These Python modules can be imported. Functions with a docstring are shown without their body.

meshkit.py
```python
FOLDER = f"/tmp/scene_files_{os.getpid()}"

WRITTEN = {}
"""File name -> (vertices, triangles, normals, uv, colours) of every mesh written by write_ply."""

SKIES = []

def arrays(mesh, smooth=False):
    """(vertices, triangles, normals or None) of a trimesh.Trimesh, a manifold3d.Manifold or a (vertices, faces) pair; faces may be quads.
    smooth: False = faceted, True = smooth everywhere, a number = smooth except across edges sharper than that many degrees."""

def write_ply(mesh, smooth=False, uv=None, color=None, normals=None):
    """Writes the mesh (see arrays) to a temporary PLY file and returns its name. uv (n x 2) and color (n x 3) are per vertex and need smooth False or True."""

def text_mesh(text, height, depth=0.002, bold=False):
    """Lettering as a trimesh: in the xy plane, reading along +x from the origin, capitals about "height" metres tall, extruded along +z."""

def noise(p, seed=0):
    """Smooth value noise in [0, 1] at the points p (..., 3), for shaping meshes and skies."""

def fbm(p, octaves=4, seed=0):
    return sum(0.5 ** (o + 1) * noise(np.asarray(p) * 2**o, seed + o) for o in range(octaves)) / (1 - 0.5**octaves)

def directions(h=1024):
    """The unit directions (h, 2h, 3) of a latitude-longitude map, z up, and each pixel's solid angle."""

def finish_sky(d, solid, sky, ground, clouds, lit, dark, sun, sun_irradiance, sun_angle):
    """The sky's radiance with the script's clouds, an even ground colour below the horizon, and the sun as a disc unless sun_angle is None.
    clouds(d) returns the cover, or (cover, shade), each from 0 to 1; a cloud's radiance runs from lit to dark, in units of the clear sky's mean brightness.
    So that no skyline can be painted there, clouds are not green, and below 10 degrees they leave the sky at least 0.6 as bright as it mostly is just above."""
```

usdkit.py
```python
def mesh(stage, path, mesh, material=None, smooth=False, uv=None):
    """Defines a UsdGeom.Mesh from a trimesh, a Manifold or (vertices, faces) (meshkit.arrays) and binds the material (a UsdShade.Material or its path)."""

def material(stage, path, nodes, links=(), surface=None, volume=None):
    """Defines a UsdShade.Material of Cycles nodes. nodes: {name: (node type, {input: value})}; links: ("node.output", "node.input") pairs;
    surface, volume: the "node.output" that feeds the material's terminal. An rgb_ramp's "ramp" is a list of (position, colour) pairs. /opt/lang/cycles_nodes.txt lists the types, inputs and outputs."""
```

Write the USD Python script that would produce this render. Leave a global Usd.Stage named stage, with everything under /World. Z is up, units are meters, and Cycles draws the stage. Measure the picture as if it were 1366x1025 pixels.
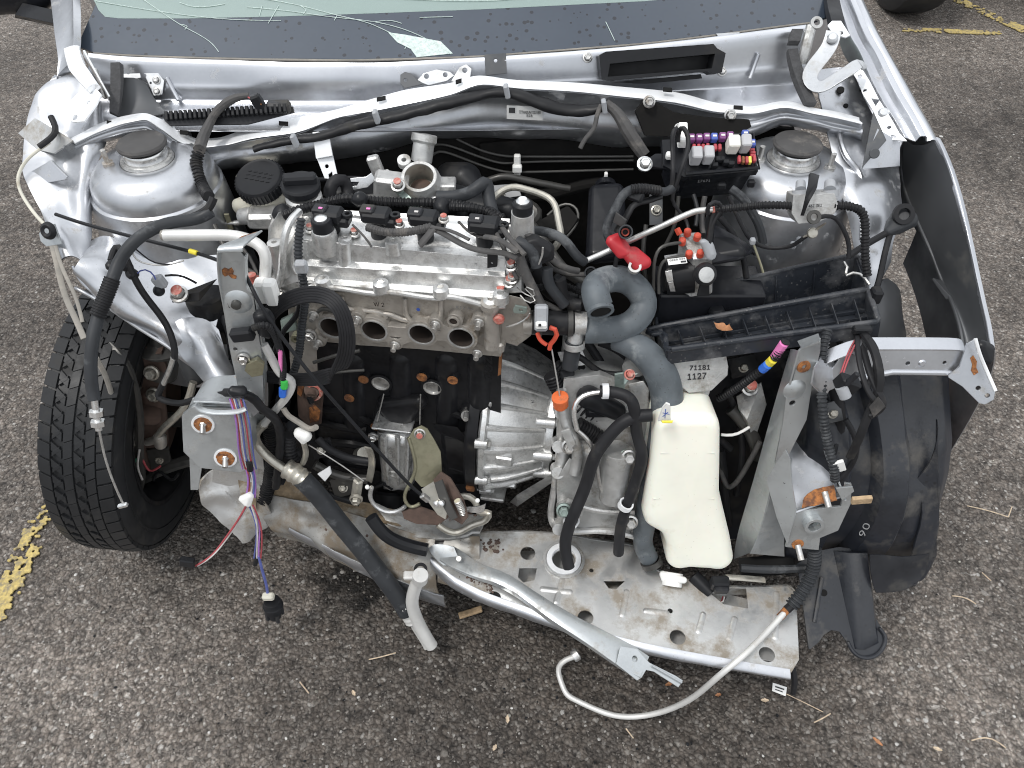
import math, random, re
import numpy as np, trimesh, usdkit, meshkit
import manifold3d as m3
from shapely.geometry import Polygon, Point, LineString, box as sbox
from shapely.ops import unary_union
from pxr import Usd, UsdGeom, UsdLux, UsdShade, Gf, Sdf, Vt

stage = Usd.Stage.CreateInMemory()
UsdGeom.SetStageUpAxis(stage, UsdGeom.Tokens.z)
UsdGeom.SetStageMetersPerUnit(stage, 1.0)
UsdGeom.Xform.Define(stage, '/World'); UsdGeom.Scope.Define(stage, '/World/Looks')

# ---------------------------------------------------------------- camera, sky, sun
H, TH, FPX = 1.48, math.radians(46.5), 1030.0
cam = UsdGeom.Camera.Define(stage, '/World/camera')
cam.AddTranslateOp().Set(Gf.Vec3d(0, 0, H)); cam.AddRotateXOp().Set(90 - math.degrees(TH))
cam.CreateHorizontalApertureAttr(36.0); cam.CreateVerticalApertureAttr(27.0)
cam.CreateFocalLengthAttr(36.0 * FPX / 1366); cam.CreateClippingRangeAttr(Gf.Vec2f(0.05, 500))
cam.CreateExposureAttr(0.25)
SUN = np.array([-0.35, -0.25, 0.9]); SUN /= np.linalg.norm(SUN)
usdkit.material(stage, '/World/Looks/sky_look', {
    'sky': ('sky_texture', {'sky_type': 'single_scattering', 'sun_disc': False, 'sun_elevation': float(math.asin(SUN[2])), 'sun_rotation': float(math.atan2(SUN[0], SUN[1]))}),
    'tc': ('texture_coordinate', {}), 'n': ('noise_texture', {'scale': 1.7, 'detail': 5.0, 'roughness': 0.55}),
    'r': ('rgb_ramp', {'ramp': [(0.25, (3.6, 3.75, 3.95)), (0.5, (7.6, 7.8, 8.0)), (0.75, (13.0, 13.1, 13.1))]}),
    'sx': ('separate_xyz', {}), 'gr': ('map_range', {'from_min': 0., 'from_max': 1., 'to_min': .42, 'to_max': 1.28, 'clamp': True}), 'gm': ('mix', {'mix_type': 'multiply', 'fac': 1.}), 'm': ('mix', {'mix_type': 'mix', 'fac': 0.88}), 'b': ('background_shader', {'strength': 0.15})},
    [('tc.generated', 'n.vector'), ('n.fac', 'r.fac'), ('sky.color', 'm.color1'), ('tc.generated', 'sx.vector'), ('sx.z', 'gr.value'), ('r.color', 'gm.color1'), ('gr.result', 'gm.color2'), ('gm.color', 'm.color2'), ('m.color', 'b.color')], surface='b.background')
dome = UsdLux.DomeLight.Define(stage, '/World/sky')
dome.GetPrim().SetCustomDataByKey('kind', 'structure')
dome.GetPrim().SetCustomDataByKey('label', 'bright overcast sky above the car park'); dome.GetPrim().SetCustomDataByKey('category', 'sky')
UsdShade.MaterialBindingAPI.Apply(dome.GetPrim()).Bind(UsdShade.Material.Get(stage, '/World/Looks/sky_look'))
sun = UsdLux.DistantLight.Define(stage, '/World/sun')
sun.CreateIntensityAttr(0.4); sun.CreateNormalizeAttr(True) if hasattr(sun, 'CreateNormalizeAttr') else None
sun.CreateAngleAttr(10.0); sun.CreateColorAttr(Gf.Vec3f(1.0, 0.97, 0.93))
_q = Gf.Rotation(Gf.Vec3d(0, 0, 1), Gf.Vec3d(*map(float, SUN)))
sun.AddOrientOp().Set(Gf.Quatf(_q.GetQuat()))

# ---------------------------------------------------------------- helpers
FW = np.array([0, math.cos(TH), -math.sin(TH)]); UP = np.array([0, math.sin(TH), math.cos(TH)]); CC = np.array([0, 0, H])
def ray(px, py): return FW + np.array([(px - 683) / FPX, 0, 0]) + UP * ((512.5 - py) / FPX)
def P(px, py, y):                      # the point at distance y in front, seen at that place of the photograph
    d = ray(px, py); return CC + d * (y / d[1])
def Z(px, py, z):
    d = ray(px, py); return CC + d * ((z - H) / d[2])
def D(p): return float(np.dot(np.asarray(p) - CC, FW))
def S(p, w): return w * D(p) / FPX     # metres that w pixels span at p
def unit(v): v = np.asarray(v, float); return v / max(np.linalg.norm(v), 1e-12)
def frame(n, up=(0, 0, 1)):
    n = unit(n); u = np.cross(up, n)
    if np.linalg.norm(u) < 1e-4: u = np.cross((0, 1, 0), n)
    u = unit(u); return u, np.cross(n, u), n
cat = trimesh.util.concatenate
def TM(v, f): return trimesh.Trimesh(np.asarray(v, float), np.asarray(f), process=False)
FRONT = (0, -1, 0)

def spline(pts, step=0.008, k=3):
    p = np.asarray(pts, float)
    if len(p) < 3 or k == 1:
        out = []
        for a, b in zip(p[:-1], p[1:]):
            n = max(1, int(np.linalg.norm(b - a) / step / 3))
            out += [a + (b - a) * i / n for i in range(n)]
        return np.array(out + [p[-1]])
    from scipy.interpolate import CubicSpline, PchipInterpolator
    d = np.concatenate([[0], np.cumsum(np.maximum(np.linalg.norm(np.diff(p[:, :3], axis=0), axis=1) ** 0.5, 1e-5))])
    L = np.linalg.norm(np.diff(p[:, :3], axis=0), axis=1).sum()
    cs = CubicSpline(d, p, bc_type='natural')
    return cs(np.linspace(0, d[-1], max(6, int(L / step))))
def sweep(pts, radius, n=10, cap=True, flat=1.0, prof=None, up=None):
    p = np.asarray(pts, float); m = len(p)
    r = np.broadcast_to(radius, m)
    t = np.gradient(p, axis=0); t /= np.maximum(np.linalg.norm(t, axis=1, keepdims=True), 1e-9)
    u = unit(np.cross(t[0], up if up is not None else ((0, 0, 1) if abs(t[0][2]) < 0.9 else (0, 1, 0))))
    if prof is None:
        a = np.linspace(0, 2 * np.pi, n, endpoint=False); prof = np.stack([np.cos(a), np.sin(a) * flat], 1)
    n = len(prof); V = []
    for i in range(m):
        u = unit(u - t[i] * np.dot(u, t[i])); w = np.cross(t[i], u)
        V.append(p[i] + r[i] * (prof[:, :1] * u + prof[:, 1:] * w))
    V = np.concatenate(V); F = []
    for i in range(m - 1):
        for j in range(n):
            a, b, c, d = i * n + j, i * n + (j + 1) % n, (i + 1) * n + j, (i + 1) * n + (j + 1) % n
            F += [(a, c, b), (b, c, d)]
    if cap:
        V = np.vstack([V, p[0], p[-1]]); k = len(V)
        for j in range(n):
            F.append((k - 2, j, (j + 1) % n)); F.append((k - 1, (m - 1) * n + (j + 1) % n, (m - 1) * n + j))
    t = TM(V, F); t.fix_normals() if False else None
    return TM(t.vertices, t.faces[:, ::-1])
def px3(pts): return np.array([P(*q) if len(q) == 3 else np.asarray(q[1]) for q in pts])
def tube(pts, w, n=10, k=3, step=0.008, rib=0, amp=0.12, taper=None, flat=1.0, world=False):
    """A hose or wire through points of the photograph with their distances, w pixels thick; rib > 0: corrugated, that many metres to a rib."""
    q = np.asarray(pts, float) if world else px3(pts)
    c = spline(q, min(step, rib / 4) if rib else step, k)
    r = (w if world else np.mean([S(x, w) for x in q])) / 2
    rr = np.full(len(c), r)
    if taper is not None: rr = rr * np.interp(np.linspace(0, 1, len(c)), np.linspace(0, 1, len(taper)), taper)
    if rib:
        s = np.concatenate([[0], np.cumsum(np.linalg.norm(np.diff(c, axis=0), axis=1))])
        rr = rr * (1 + amp * np.sign(np.sin(2 * np.pi * s / rib)))
    return sweep(c, rr, n, flat=flat)
def cyl(a, b, r, r2=None, n=20):
    a, b = np.asarray(a, float), np.asarray(b, float); return sweep([a, b], [r, r if r2 is None else r2], n)
def lathe(prof, base, axis=(0, 0, 1), n=36, a0=0, a1=2 * np.pi):
    """prof: (radius, height) pairs turned round the axis through base; closes itself where the radius is 0."""
    u, v, w = frame(axis); full = abs(a1 - a0 - 2 * np.pi) < 1e-6
    A = np.linspace(a0, a1, n, endpoint=not full); V = []
    for r, h in prof: V.append(np.asarray(base) + w * h + r * (np.cos(A)[:, None] * u + np.sin(A)[:, None] * v))
    V = np.concatenate(V); F = []
    for i in range(len(prof) - 1):
        for j in range(n if full else n - 1):
            a, b, c, d = i * n + j, i * n + (j + 1) % n, (i + 1) * n + j, (i + 1) * n + (j + 1) % n
            F += [(a, b, c), (b, d, c)]
    return TM(V, F)
def ring(c, axis, ro, ri, h, n=28): return lathe([(ri, 0), (ro, 0), (ro, h), (ri, h), (ri, 0)], c, axis, n)
def disc(c, axis, r, h, n=24, e=0.12): return lathe([(0, 0), (r, 0), (r, h * (1 - e * 2)), (r * (1 - e), h), (0, h)], c, axis, n)
def bolt(c, axis, r, h=None):
    h = h or r * 1.0; u, v, w = frame(axis)
    c = np.asarray(c, float)
    return cat([lathe([(0, -r * .3), (r * 1.45, -r * .3), (r * 1.45, r * .18), (r * 1.1, r * .3)], c, axis, 16),
                lathe([(r, r * .2), (r, h), (r * .82, h + r * .22), (r * .55, h + r * .22), (r * .5, h + r * .08), (0, h + r * .08)], c, axis, 6)])
def box(c, size, axes=None, ch=0.0):
    """Box about c; axes: rows are its x, y, z directions; ch: chamfer."""
    s = np.asarray(size, float) / 2; ch = min(ch, s.min() * .45)
    if ch > 0:
        P_ = []
        for sx in (-1, 1):
            for sy in (-1, 1):
                for sz in (-1, 1):
                    for k in range(3):
                        q = s - ch; q[k] = s[k]; P_.append(q * (sx, sy, sz))
        m = trimesh.convex.convex_hull(np.array(P_))
        v, f = np.array(m.vertices), np.array(m.faces)
    else:
        m = trimesh.creation.box(s * 2); v, f = np.array(m.vertices), np.array(m.faces)
    if axes is not None: v = v @ np.asarray(axes, float)
    return TM(v + np.asarray(c), f)
def bar(a, b, w, h, up=(0, 0, 1), ch=0.0):
    """A bar from a to b, w wide and h high."""
    a, b = np.asarray(a, float), np.asarray(b, float); x = unit(b - a); y = unit(np.cross(up, x)); z = np.cross(x, y)
    return box((a + b) / 2, (np.linalg.norm(b - a), w, h), np.array([x, y, z]), ch)
def hull(pts): return trimesh.convex.convex_hull(np.asarray(pts, float))
def blob(items, n=10):
    """Convex hull of spheres (point, radius): rounded bodies."""
    s = trimesh.creation.icosphere(2, 1.0).vertices
    return hull(np.vstack([np.asarray(p) + s * r for p, r in items]))
class PL:
    """A plane of the scene: point and normal (towards the viewer)."""
    def __init__(s, p, n=FRONT, up=(0, 0, 1)): s.p = np.asarray(p, float); s.u, s.v, s.n = frame(n, up)
    def at(s, px, py):
        d = ray(px, py); return CC + d * (np.dot(s.p - CC, s.n) / np.dot(d, s.n))
    def uv(s, px, py): q = s.at(px, py) - s.p; return (q @ s.u, q @ s.v)
    def xyz(s, uv, w=0): uv = np.asarray(uv); return s.p + uv[:, :1] * s.u + uv[:, 1:2] * s.v + w * s.n
def YP(y, px=683, py=512, n=FRONT): return PL(P(px, py, y), n)
def ZP(z): return PL((0, 1, z), (0, 0, 1))
def poly(pl, pts): return Polygon([pl.uv(*q) for q in pts]).buffer(0)
def extrude(pl, shape, th, lift=0.0, front=False):
    out = []
    for g in getattr(shape, 'geoms', [shape]):
        if g.is_empty or g.area < 1e-9: continue
        m = trimesh.creation.extrude_polygon(g, th, engine='earcut')
        v = pl.xyz(m.vertices[:, :2]) + np.outer(m.vertices[:, 2] - (0 if front else th) + lift, pl.n)
        f = np.array(m.faces)
        out.append(TM(v, f))
    return cat(out)
def plate(pl, pts, th=0.002, holes=(), rnd=0.0, lift=0.0, front=False):
    """A sheet cut along an outline in plane pl, th thick away from the viewer (front: towards); holes (px, py, radius px[, long px, angle])."""
    s = poly(pl, pts)
    if rnd: s = s.buffer(-rnd).buffer(2 * rnd).buffer(-rnd)
    for h in holes:
        if np.ndim(h[0]) == 0:
            c = pl.uv(h[0], h[1]); s = s.difference(Point(c).buffer(S(pl.at(h[0], h[1]), h[2]), 10))
        else: s = s.difference(poly(pl, h))
    return extrude(pl, s.simplify(0.0002), th, lift, front)
def sheet(rows, th=0.0015, nu=4, nv=4, dent=0.0, seed=0, k=3, freq=22.):
    """A pressed panel through a grid of points (px, py, y), with thickness; dent: its crumpling in metres."""
    G = np.array([[P(*q) if len(q) == 3 else q[0] for q in r] for r in rows], float)
    from scipy.interpolate import PchipInterpolator
    def dens(A, n, ax):
        m = A.shape[ax]; x = np.arange(m); xs = np.linspace(0, m - 1, (m - 1) * n + 1)
        if m < 3 or k == 1:
            from scipy.interpolate import interp1d; return interp1d(x, A, axis=ax)(xs)
        return PchipInterpolator(x, A, axis=ax)(xs)
    G = dens(dens(G, nv, 0), nu, 1); a, b = G.shape[:2]
    du, dv = np.gradient(G, axis=1), np.gradient(G, axis=0)
    N = np.cross(du, dv); N /= np.maximum(np.linalg.norm(N, axis=2, keepdims=True), 1e-9)
    if dent:
        f = np.abs(meshkit.noise(G * freq, seed) - .5) * 2 - .5 + .5 * (meshkit.noise(G * freq * 2.3, seed + 5) - .5)
        G = G + N * (f * dent)[..., None]
    V = np.concatenate([G.reshape(-1, 3) + N.reshape(-1, 3) * th / 2, G.reshape(-1, 3) - N.reshape(-1, 3) * th / 2]); o = a * b; F = []
    for i in range(a - 1):
        for j in range(b - 1):
            p, q, r, s = i * b + j, i * b + j + 1, (i + 1) * b + j, (i + 1) * b + j + 1
            F += [(p, q, s), (p, s, r), (o + p, o + s, o + q), (o + p, o + r, o + s)]
    E_ = [(0, j, 0, j + 1) for j in range(b - 1)] + [(a - 1, j + 1, a - 1, j) for j in range(b - 1)] + [(i + 1, 0, i, 0) for i in range(a - 1)] + [(i, b - 1, i + 1, b - 1) for i in range(a - 1)]
    for i, j, i2, j2 in E_:
        p, q = i * b + j, i2 * b + j2; F += [(p, o + p, q), (q, o + p, o + q)]
    return TM(V, F)
def loft(secs, cap=True):
    """Skin over sections that have the same number of points, closed at the ends."""
    S_ = [np.asarray(s, float) for s in secs]; n = len(S_[0]); V = np.concatenate(S_); F = []
    for i in range(len(S_) - 1):
        for j in range(n):
            a, b, c, d = i * n + j, i * n + (j + 1) % n, (i + 1) * n + j, (i + 1) * n + (j + 1) % n
            F += [(a, b, c), (b, d, c)]
    if cap:
        for o, sec, fl in ((0, S_[0], 0), ((len(S_) - 1) * n, S_[-1], 1)):
            nrm = unit(sum(np.cross(sec[i] - sec[0], sec[(i + 1) % n] - sec[0]) for i in range(n))); u, v, w = frame(nrm)
            pg = np.stack([(sec - sec[0]) @ u, (sec - sec[0]) @ v], 1)
            try:
                import mapbox_earcut as me
                t = me.triangulate_float64(pg, np.array([n], np.uint32)).reshape(-1, 3)
            except Exception: t = np.array([(0, i, i + 1) for i in range(1, n - 1)])
            F += [tuple(o + x) for x in t]
    m = TM(V, F); m.merge_vertices(); m.fix_normals(); return m
def pbox(x0, y0, x1, y1, y, depth, ch=0.003):
    """A box whose front face spans those pixels at distance y and which goes depth metres back."""
    a, b = P(x0, y0, y), P(x1, y1, y); c = (a + b) / 2; c[1] = y + depth / 2
    return box(c, (abs(b[0] - a[0]), depth, abs(a[2] - b[2])), None, ch)
def wrap(m, amp, freq=30., seed=1):
    v = np.array(m.vertices); d = np.stack([meshkit.fbm(v * freq, 3, seed + i) - .5 for i in range(3)], 1); return TM(v + d * 2 * amp, m.faces)

# ---------------------------------------------------------------- materials
M = {}
def mat(name, col, rough=.5, metal=0., var=.15, scale=30., bump=0., bscale=200., dirt=None, dscale=9., dlev=.55, drough=.75, coat=0., bev=.0012, rvar=.12, sub=0., trans=0., spec=.5, speck=None, spoff=-.12):
    """Painted, cast or moulded surface: colour with uneven tone, optional grime of its own colour in patches, fine relief, softened edges."""
    N = {'g': ('geometry', {}), 'n': ('noise_texture', {'scale': scale, 'detail': 5., 'roughness': .6}),
         'r': ('rgb_ramp', {'ramp': [(.3, tuple(c * (1 - var) for c in col)), (.7, tuple(min(1, c * (1 + var)) for c in col))]}),
         'rr': ('map_range', {'from_min': .3, 'from_max': .7, 'to_min': max(.03, rough - rvar), 'to_max': min(1, rough + rvar)}),
         'p': ('principled_bsdf', {'metallic': metal, 'coat_weight': coat, 'coat_roughness': .08, 'subsurface_weight': sub, 'subsurface_scale': .01, 'transmission_weight': trans, 'specular_ior_level': spec})}
    L = [('g.position', 'n.vector'), ('n.fac', 'r.fac'), ('n.fac', 'rr.value'), ('rr.result', 'p.roughness')]
    c = 'r.color'
    if dirt is not None:
        N['dn'] = ('noise_texture', {'scale': dscale, 'detail': 8., 'roughness': .68}); L.append(('g.position', 'dn.vector'))
        N['dr'] = ('rgb_ramp', {'ramp': [(dlev - .05, (0, 0, 0)), (dlev + .09, (1, 1, 1))]}); L.append(('dn.fac', 'dr.fac'))
        N['dm'] = ('mix', {'mix_type': 'mix', 'color2': dirt}); L += [('dr.color', 'dm.fac'), (c, 'dm.color1')]; c = 'dm.color'
        if metal:
            N['mm'] = ('map_range', {'to_min': metal, 'to_max': metal * .25}); L += [('dr.color', 'mm.value'), ('mm.result', 'p.metallic')]
        N['rm'] = ('mix_float', {'b': drough}); L = [x for x in L if x[1] != 'p.roughness'] + [('dr.color', 'rm.fac'), ('rr.result', 'rm.a'), ('rm.result', 'p.roughness')]
    if speck is not None:      # small spots: droplets, chips, grit
        sc, lev, scol = speck
        N['v'] = ('voronoi_texture', {'scale': sc}); L.append(('g.position', 'v.vector'))
        N['vn'] = ('noise_texture', {'scale': sc * .25, 'detail': 2.}); L.append(('g.position', 'vn.vector'))
        N['va'] = ('math', {'math_type': 'multiply_add', 'value2': .5, 'value3': spoff}); L.append(('vn.fac', 'va.value1'))
        N['vl'] = ('math', {'math_type': 'less_than'}); L += [('v.distance', 'vl.value1'), ('va.value', 'vl.value2')]
        N['vm'] = ('math', {'math_type': 'multiply', 'value2': lev}); L.append(('vl.value', 'vm.value1'))
        N['sm'] = ('mix', {'mix_type': 'mix', 'color2': scol}); L += [('vm.value', 'sm.fac'), (c, 'sm.color1')]; c = 'sm.color'
    L.append((c, 'p.base_color'))
    nrm = None
    if bev:
        N['bv'] = ('bevel', {'samples': 3, 'radius': bev}); nrm = 'bv.bevel'
    if bump:
        N['bn'] = ('noise_texture', {'scale': bscale, 'detail': 4., 'roughness': .6}); N['bp'] = ('bump', {'strength': min(1., bump), 'distance': .0015})
        L += [('g.position', 'bn.vector'), ('bn.fac', 'bp.height')]
        if nrm: L.append((nrm, 'bp.normal'))
        nrm = 'bp.normal'
    if nrm: L.append((nrm, 'p.normal'))
    M[name] = usdkit.material(stage, '/World/Looks/' + name, N, L, surface='p.BSDF'); return M[name]

GRIME = (.085, .07, .055)
mat('silver_paint', (.54, .55, .575), .28, .96, .04, 12, .04, 40, dirt=(.36, .35, .33), dscale=26, dlev=.68, coat=.2, rvar=.04)
mat('silver_dusty', (.48, .49, .51), .33, .95, .05, 14, .08, 60, dirt=(.33, .32, .30), dscale=30, dlev=.64, rvar=.05, speck=(150, .4, (.25, .235, .21)), spoff=-.17)
mat('silver_filthy', (.27, .265, .25), .5, .7, .18, 20, .25, 120, dirt=(.17, .14, .105), dscale=16, dlev=.50, speck=(180, .6, (.10, .07, .05)), spoff=-.13)
mat('silver_grimy', (.54, .54, .53), .42, .85, .10, 16, .15, 120, dirt=(.25, .22, .18), dscale=14, dlev=.53, speck=(260, .5, (.75, .75, .74)), spoff=-.17)
mat('grey_primer', (.46, .48, .485), .36, .78, .06, 14, .06, 70, dirt=(.25, .235, .21), dscale=13, dlev=.60, speck=(140, .4, (.22, .20, .17)), spoff=-.17)
mat('pale_lit_metal', (.80, .81, .82), .34, .3, .05, 15, dirt=(.5, .5, .49), dscale=12, dlev=.70)  # pale metal; on the flange it paints in skylight falling on silver
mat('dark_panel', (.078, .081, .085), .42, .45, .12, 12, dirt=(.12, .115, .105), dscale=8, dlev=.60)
mat('cast_aluminium', (.54, .535, .52), .40, .85, .12, 60, .35, 420, dirt=(.26, .24, .21), dscale=22, dlev=.60)
mat('bright_aluminium', (.63, .63, .62), .34, .9, .08, 60, .28, 420, dirt=(.33, .31, .28), dscale=26, dlev=.63)
mat('brown_aluminium', (.42, .395, .36), .44, .75, .12, 60, .35, 380, dirt=(.20, .17, .135), dscale=26, dlev=.58)
mat('dull_aluminium', (.46, .46, .45), .44, .75, .14, 50, .35, 380, dirt=(.20, .185, .16), dscale=22, dlev=.56)
mat('steel', (.55, .54, .52), .33, .95, .10, 50, dirt=(.25, .21, .17), dscale=25, dlev=.62)
mat('bright_steel', (.75, .75, .74), .25, .95, .06, 50)
mat('olive_zinc', (.30, .285, .20), .35, .85, .15, 30, dirt=(.20, .17, .12), dscale=14, dlev=.6)
mat('green_zinc', (.30, .36, .33), .38, .7, .10, 30, dirt=(.2, .2, .18), dscale=18, dlev=.6)
mat('black_paint', (.009, .009, .010), .30, 0, .3, 18, .15, 160, dirt=(.028, .025, .021), dscale=14, dlev=.62, spec=0.22)
mat('black_plastic', (.010, .0105, .012), .40, 0, .2, 25, .06, 400, dirt=(.030, .028, .026), dscale=8, dlev=.66, spec=0.25)
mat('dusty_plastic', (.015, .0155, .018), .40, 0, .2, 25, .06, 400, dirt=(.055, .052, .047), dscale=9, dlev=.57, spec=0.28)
mat('tray_plastic', (.017, .0195, .0245), .36, 0, .25, 18, .08, 400, dirt=(.085, .086, .09), dscale=14, dlev=.55, speck=(120, .45, (.16, .155, .15)), spec=.45)
mat('liner_plastic', (.011, .0125, .0165), .38, 0, .3, 14, .15, 200, dirt=(.070, .066, .061), dscale=9, dlev=.56, speck=(70, .7, (.003, .003, .004)), spec=.55)
mat('rubber', (.014, .014, .0155), .52, 0, .25, 30, .12, 300, dirt=(.042, .039, .036), dscale=18, dlev=.62, spec=0.25)
mat('grey_rubber', (.027, .029, .032), .52, 0, .25, 26, .15, 300, dirt=(.10, .105, .11), dscale=20, dlev=.60, spec=0.3)
mat('chalky_rubber', (.085, .098, .108), .55, 0, .25, 26, .15, 260, dirt=(.19, .205, .21), dscale=22, dlev=.57, speck=(160, .6, (.04, .04, .04)))
mat('wire_loom', (.011, .011, .012), .46, 0, .2, 60, dirt=(.035, .033, .03), dscale=18, dlev=.63, spec=0.25)
mat('grey_tape', (.060, .058, .057), .58, 0, .2, 60, .2, 300, dirt=(.13, .12, .11), dscale=24, dlev=.58, spec=0.3)
mat('tyre_rubber', (.013, .0135, .0145), .48, 0, .25, 18, .12, 260, dirt=(.034, .032, .029), dscale=9, dlev=.60, spec=0.3)
mat('foam', (.05, .05, .052), .9, 0, .35, 160, .9, 260)
mat('felt', (.010, .0095, .009), .95, 0, .3, 40, .3, 250, dirt=(.022, .019, .017), dscale=6, dlev=.60, spec=.2)
mat('white_pipe', (.60, .595, .575), .42, .3, .06, 25, .1, 200, dirt=(.40, .37, .33), dscale=16, dlev=.62)
mat('white_plastic', (.76, .755, .73), .42, 0, .05, 25, dirt=(.48, .45, .40), dscale=18, dlev=.64)
mat('tank_plastic', (.78, .765, .67), .38, 0, .05, 9, .06, 60, dirt=(.60, .55, .42), dscale=7, dlev=.60, drough=.5, sub=.15, coat=.1, bev=.002, speck=(150, .35, (.35, .30, .22)), spoff=-.19)
mat('aged_plastic', (.55, .53, .45), .42, 0, .08, 20, dirt=(.33, .29, .22), dscale=16, dlev=.57)
mat('rust', (.26, .105, .035), .85, 0, .5, 90, .8, 260, dirt=(.11, .045, .022), dscale=45, dlev=.52)
mat('orange_rust', (.33, .13, .04), .85, 0, .45, 110, .8, 260, dirt=(.11, .045, .022), dscale=75, dlev=.50)
mat('brown_rust', (.085, .055, .043), .8, 0, .3, 70, .6, 260)
mat('rusty_dirt', (.24, .18, .115), .9, 0, .4, 60, .8, 160, dirt=(.38, .35, .30), dscale=22, dlev=.53)
mat('red_plastic', (.40, .022, .030), .42, 0, .12, 30, dirt=(.34, .10, .09), dscale=26, dlev=.6)
mat('red_mark', (.40, .11, .085), .5, .1, .2, 120, dirt=(.46, .30, .25), dscale=110, dlev=.53)
mat('orange_plastic', (.62, .13, .035), .45, 0, .15, 60, dirt=(.35, .12, .05), dscale=60, dlev=.58)
mat('red_rubber', (.55, .075, .04), .5, 0, .1, 30)
mat('yellow_plastic', (.72, .60, .05), .5, 0, .1, 40)
mat('green_tape', (.05, .48, .08), .45, 0, .08, 40)
mat('blue_tape', (.03, .14, .58), .45, 0, .08, 40)
mat('pink_tape', (.72, .20, .46), .5, 0, .1, 40)
mat('grey_plastic', (.30, .31, .325), .45, 0, .08, 40, dirt=(.22, .21, .2), dscale=20, dlev=.63)
mat('relay_grey', (.40, .40, .41), .45, 0, .06, 40)
mat('relay_white', (.74, .72, .66), .45, 0, .06, 40)
mat('fuse_red', (.36, .05, .06), .4, 0, .2, 60); mat('fuse_blue', (.06, .10, .36), .35, 0, .1, 60)
mat('fuse_violet', (.17, .05, .17), .4, 0, .15, 60); mat('fuse_yellow', (.75, .65, .12), .35, 0, .1, 60)
mat('wire_red', (.33, .06, .07), .5, 0, .25, 90); mat('wire_white', (.55, .53, .51), .5, 0, .15, 90)
mat('wire_blue', (.09, .11, .30), .5, 0, .25, 90); mat('wire_violet', (.30, .14, .42), .45, 0, .1, 60); mat('wire_green', (.10, .40, .24), .45, 0, .1, 60)
mat('bare_cable', (.48, .47, .45), .4, .9, .1, 200)
mat('dull_tube', (.42, .40, .35), .36, .85, .1, 40, dirt=(.25, .22, .18), dscale=16, dlev=.58)
mat('dark_tube', (.07, .068, .064), .4, .5, .15, 40, spec=0.35)
mat('dusty_tube', (.24, .225, .20), .7, .1, .2, 40, dirt=(.33, .30, .26), dscale=18, dlev=.55)
mat('dark_cavity', (.020, .013, .0095), .9, 0, .4, 80)
mat('print_black', (.02, .02, .022), .6, 0, .1, 60, bev=0); mat('print_blue', (.03, .08, .35), .6, 0, .1, 60, bev=0); mat('label_white', (.72, .72, .70), .5, 0, .04, 60, bev=0); mat('label_silver', (.50, .50, .49), .45, .3, .06, 60, bev=0)
mat('print_pale', (.20, .20, .20), .6, 0, .1, 60, bev=0)
mat('dry_leaf', (.36, .17, .08), .75, 0, .3, 120, .3, 200); mat('pale_leaf', (.50, .40, .29), .8, 0, .3, 120, .3, 200); mat('wood', (.38, .27, .16), .8, 0, .25, 120, .5, 200)
mat('glass_band', (.034, .044, .060), .16, 0, .06, 5, bev=0, coat=.5, speck=(62, .9, (.005, .005, .007)), spoff=-.06)
mat('glass_crack', (.62, .72, .68), .3, 0, .2, 150, bev=0, trans=.25)
mat('yellow_line', (.45, .35, .13), .85, 0, .35, 130, .6, 260, dirt=(.22, .185, .12), dscale=80, dlev=.52)
mat('dashboard', (.62, .64, .60), .8, 0, .1, 8)
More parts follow.
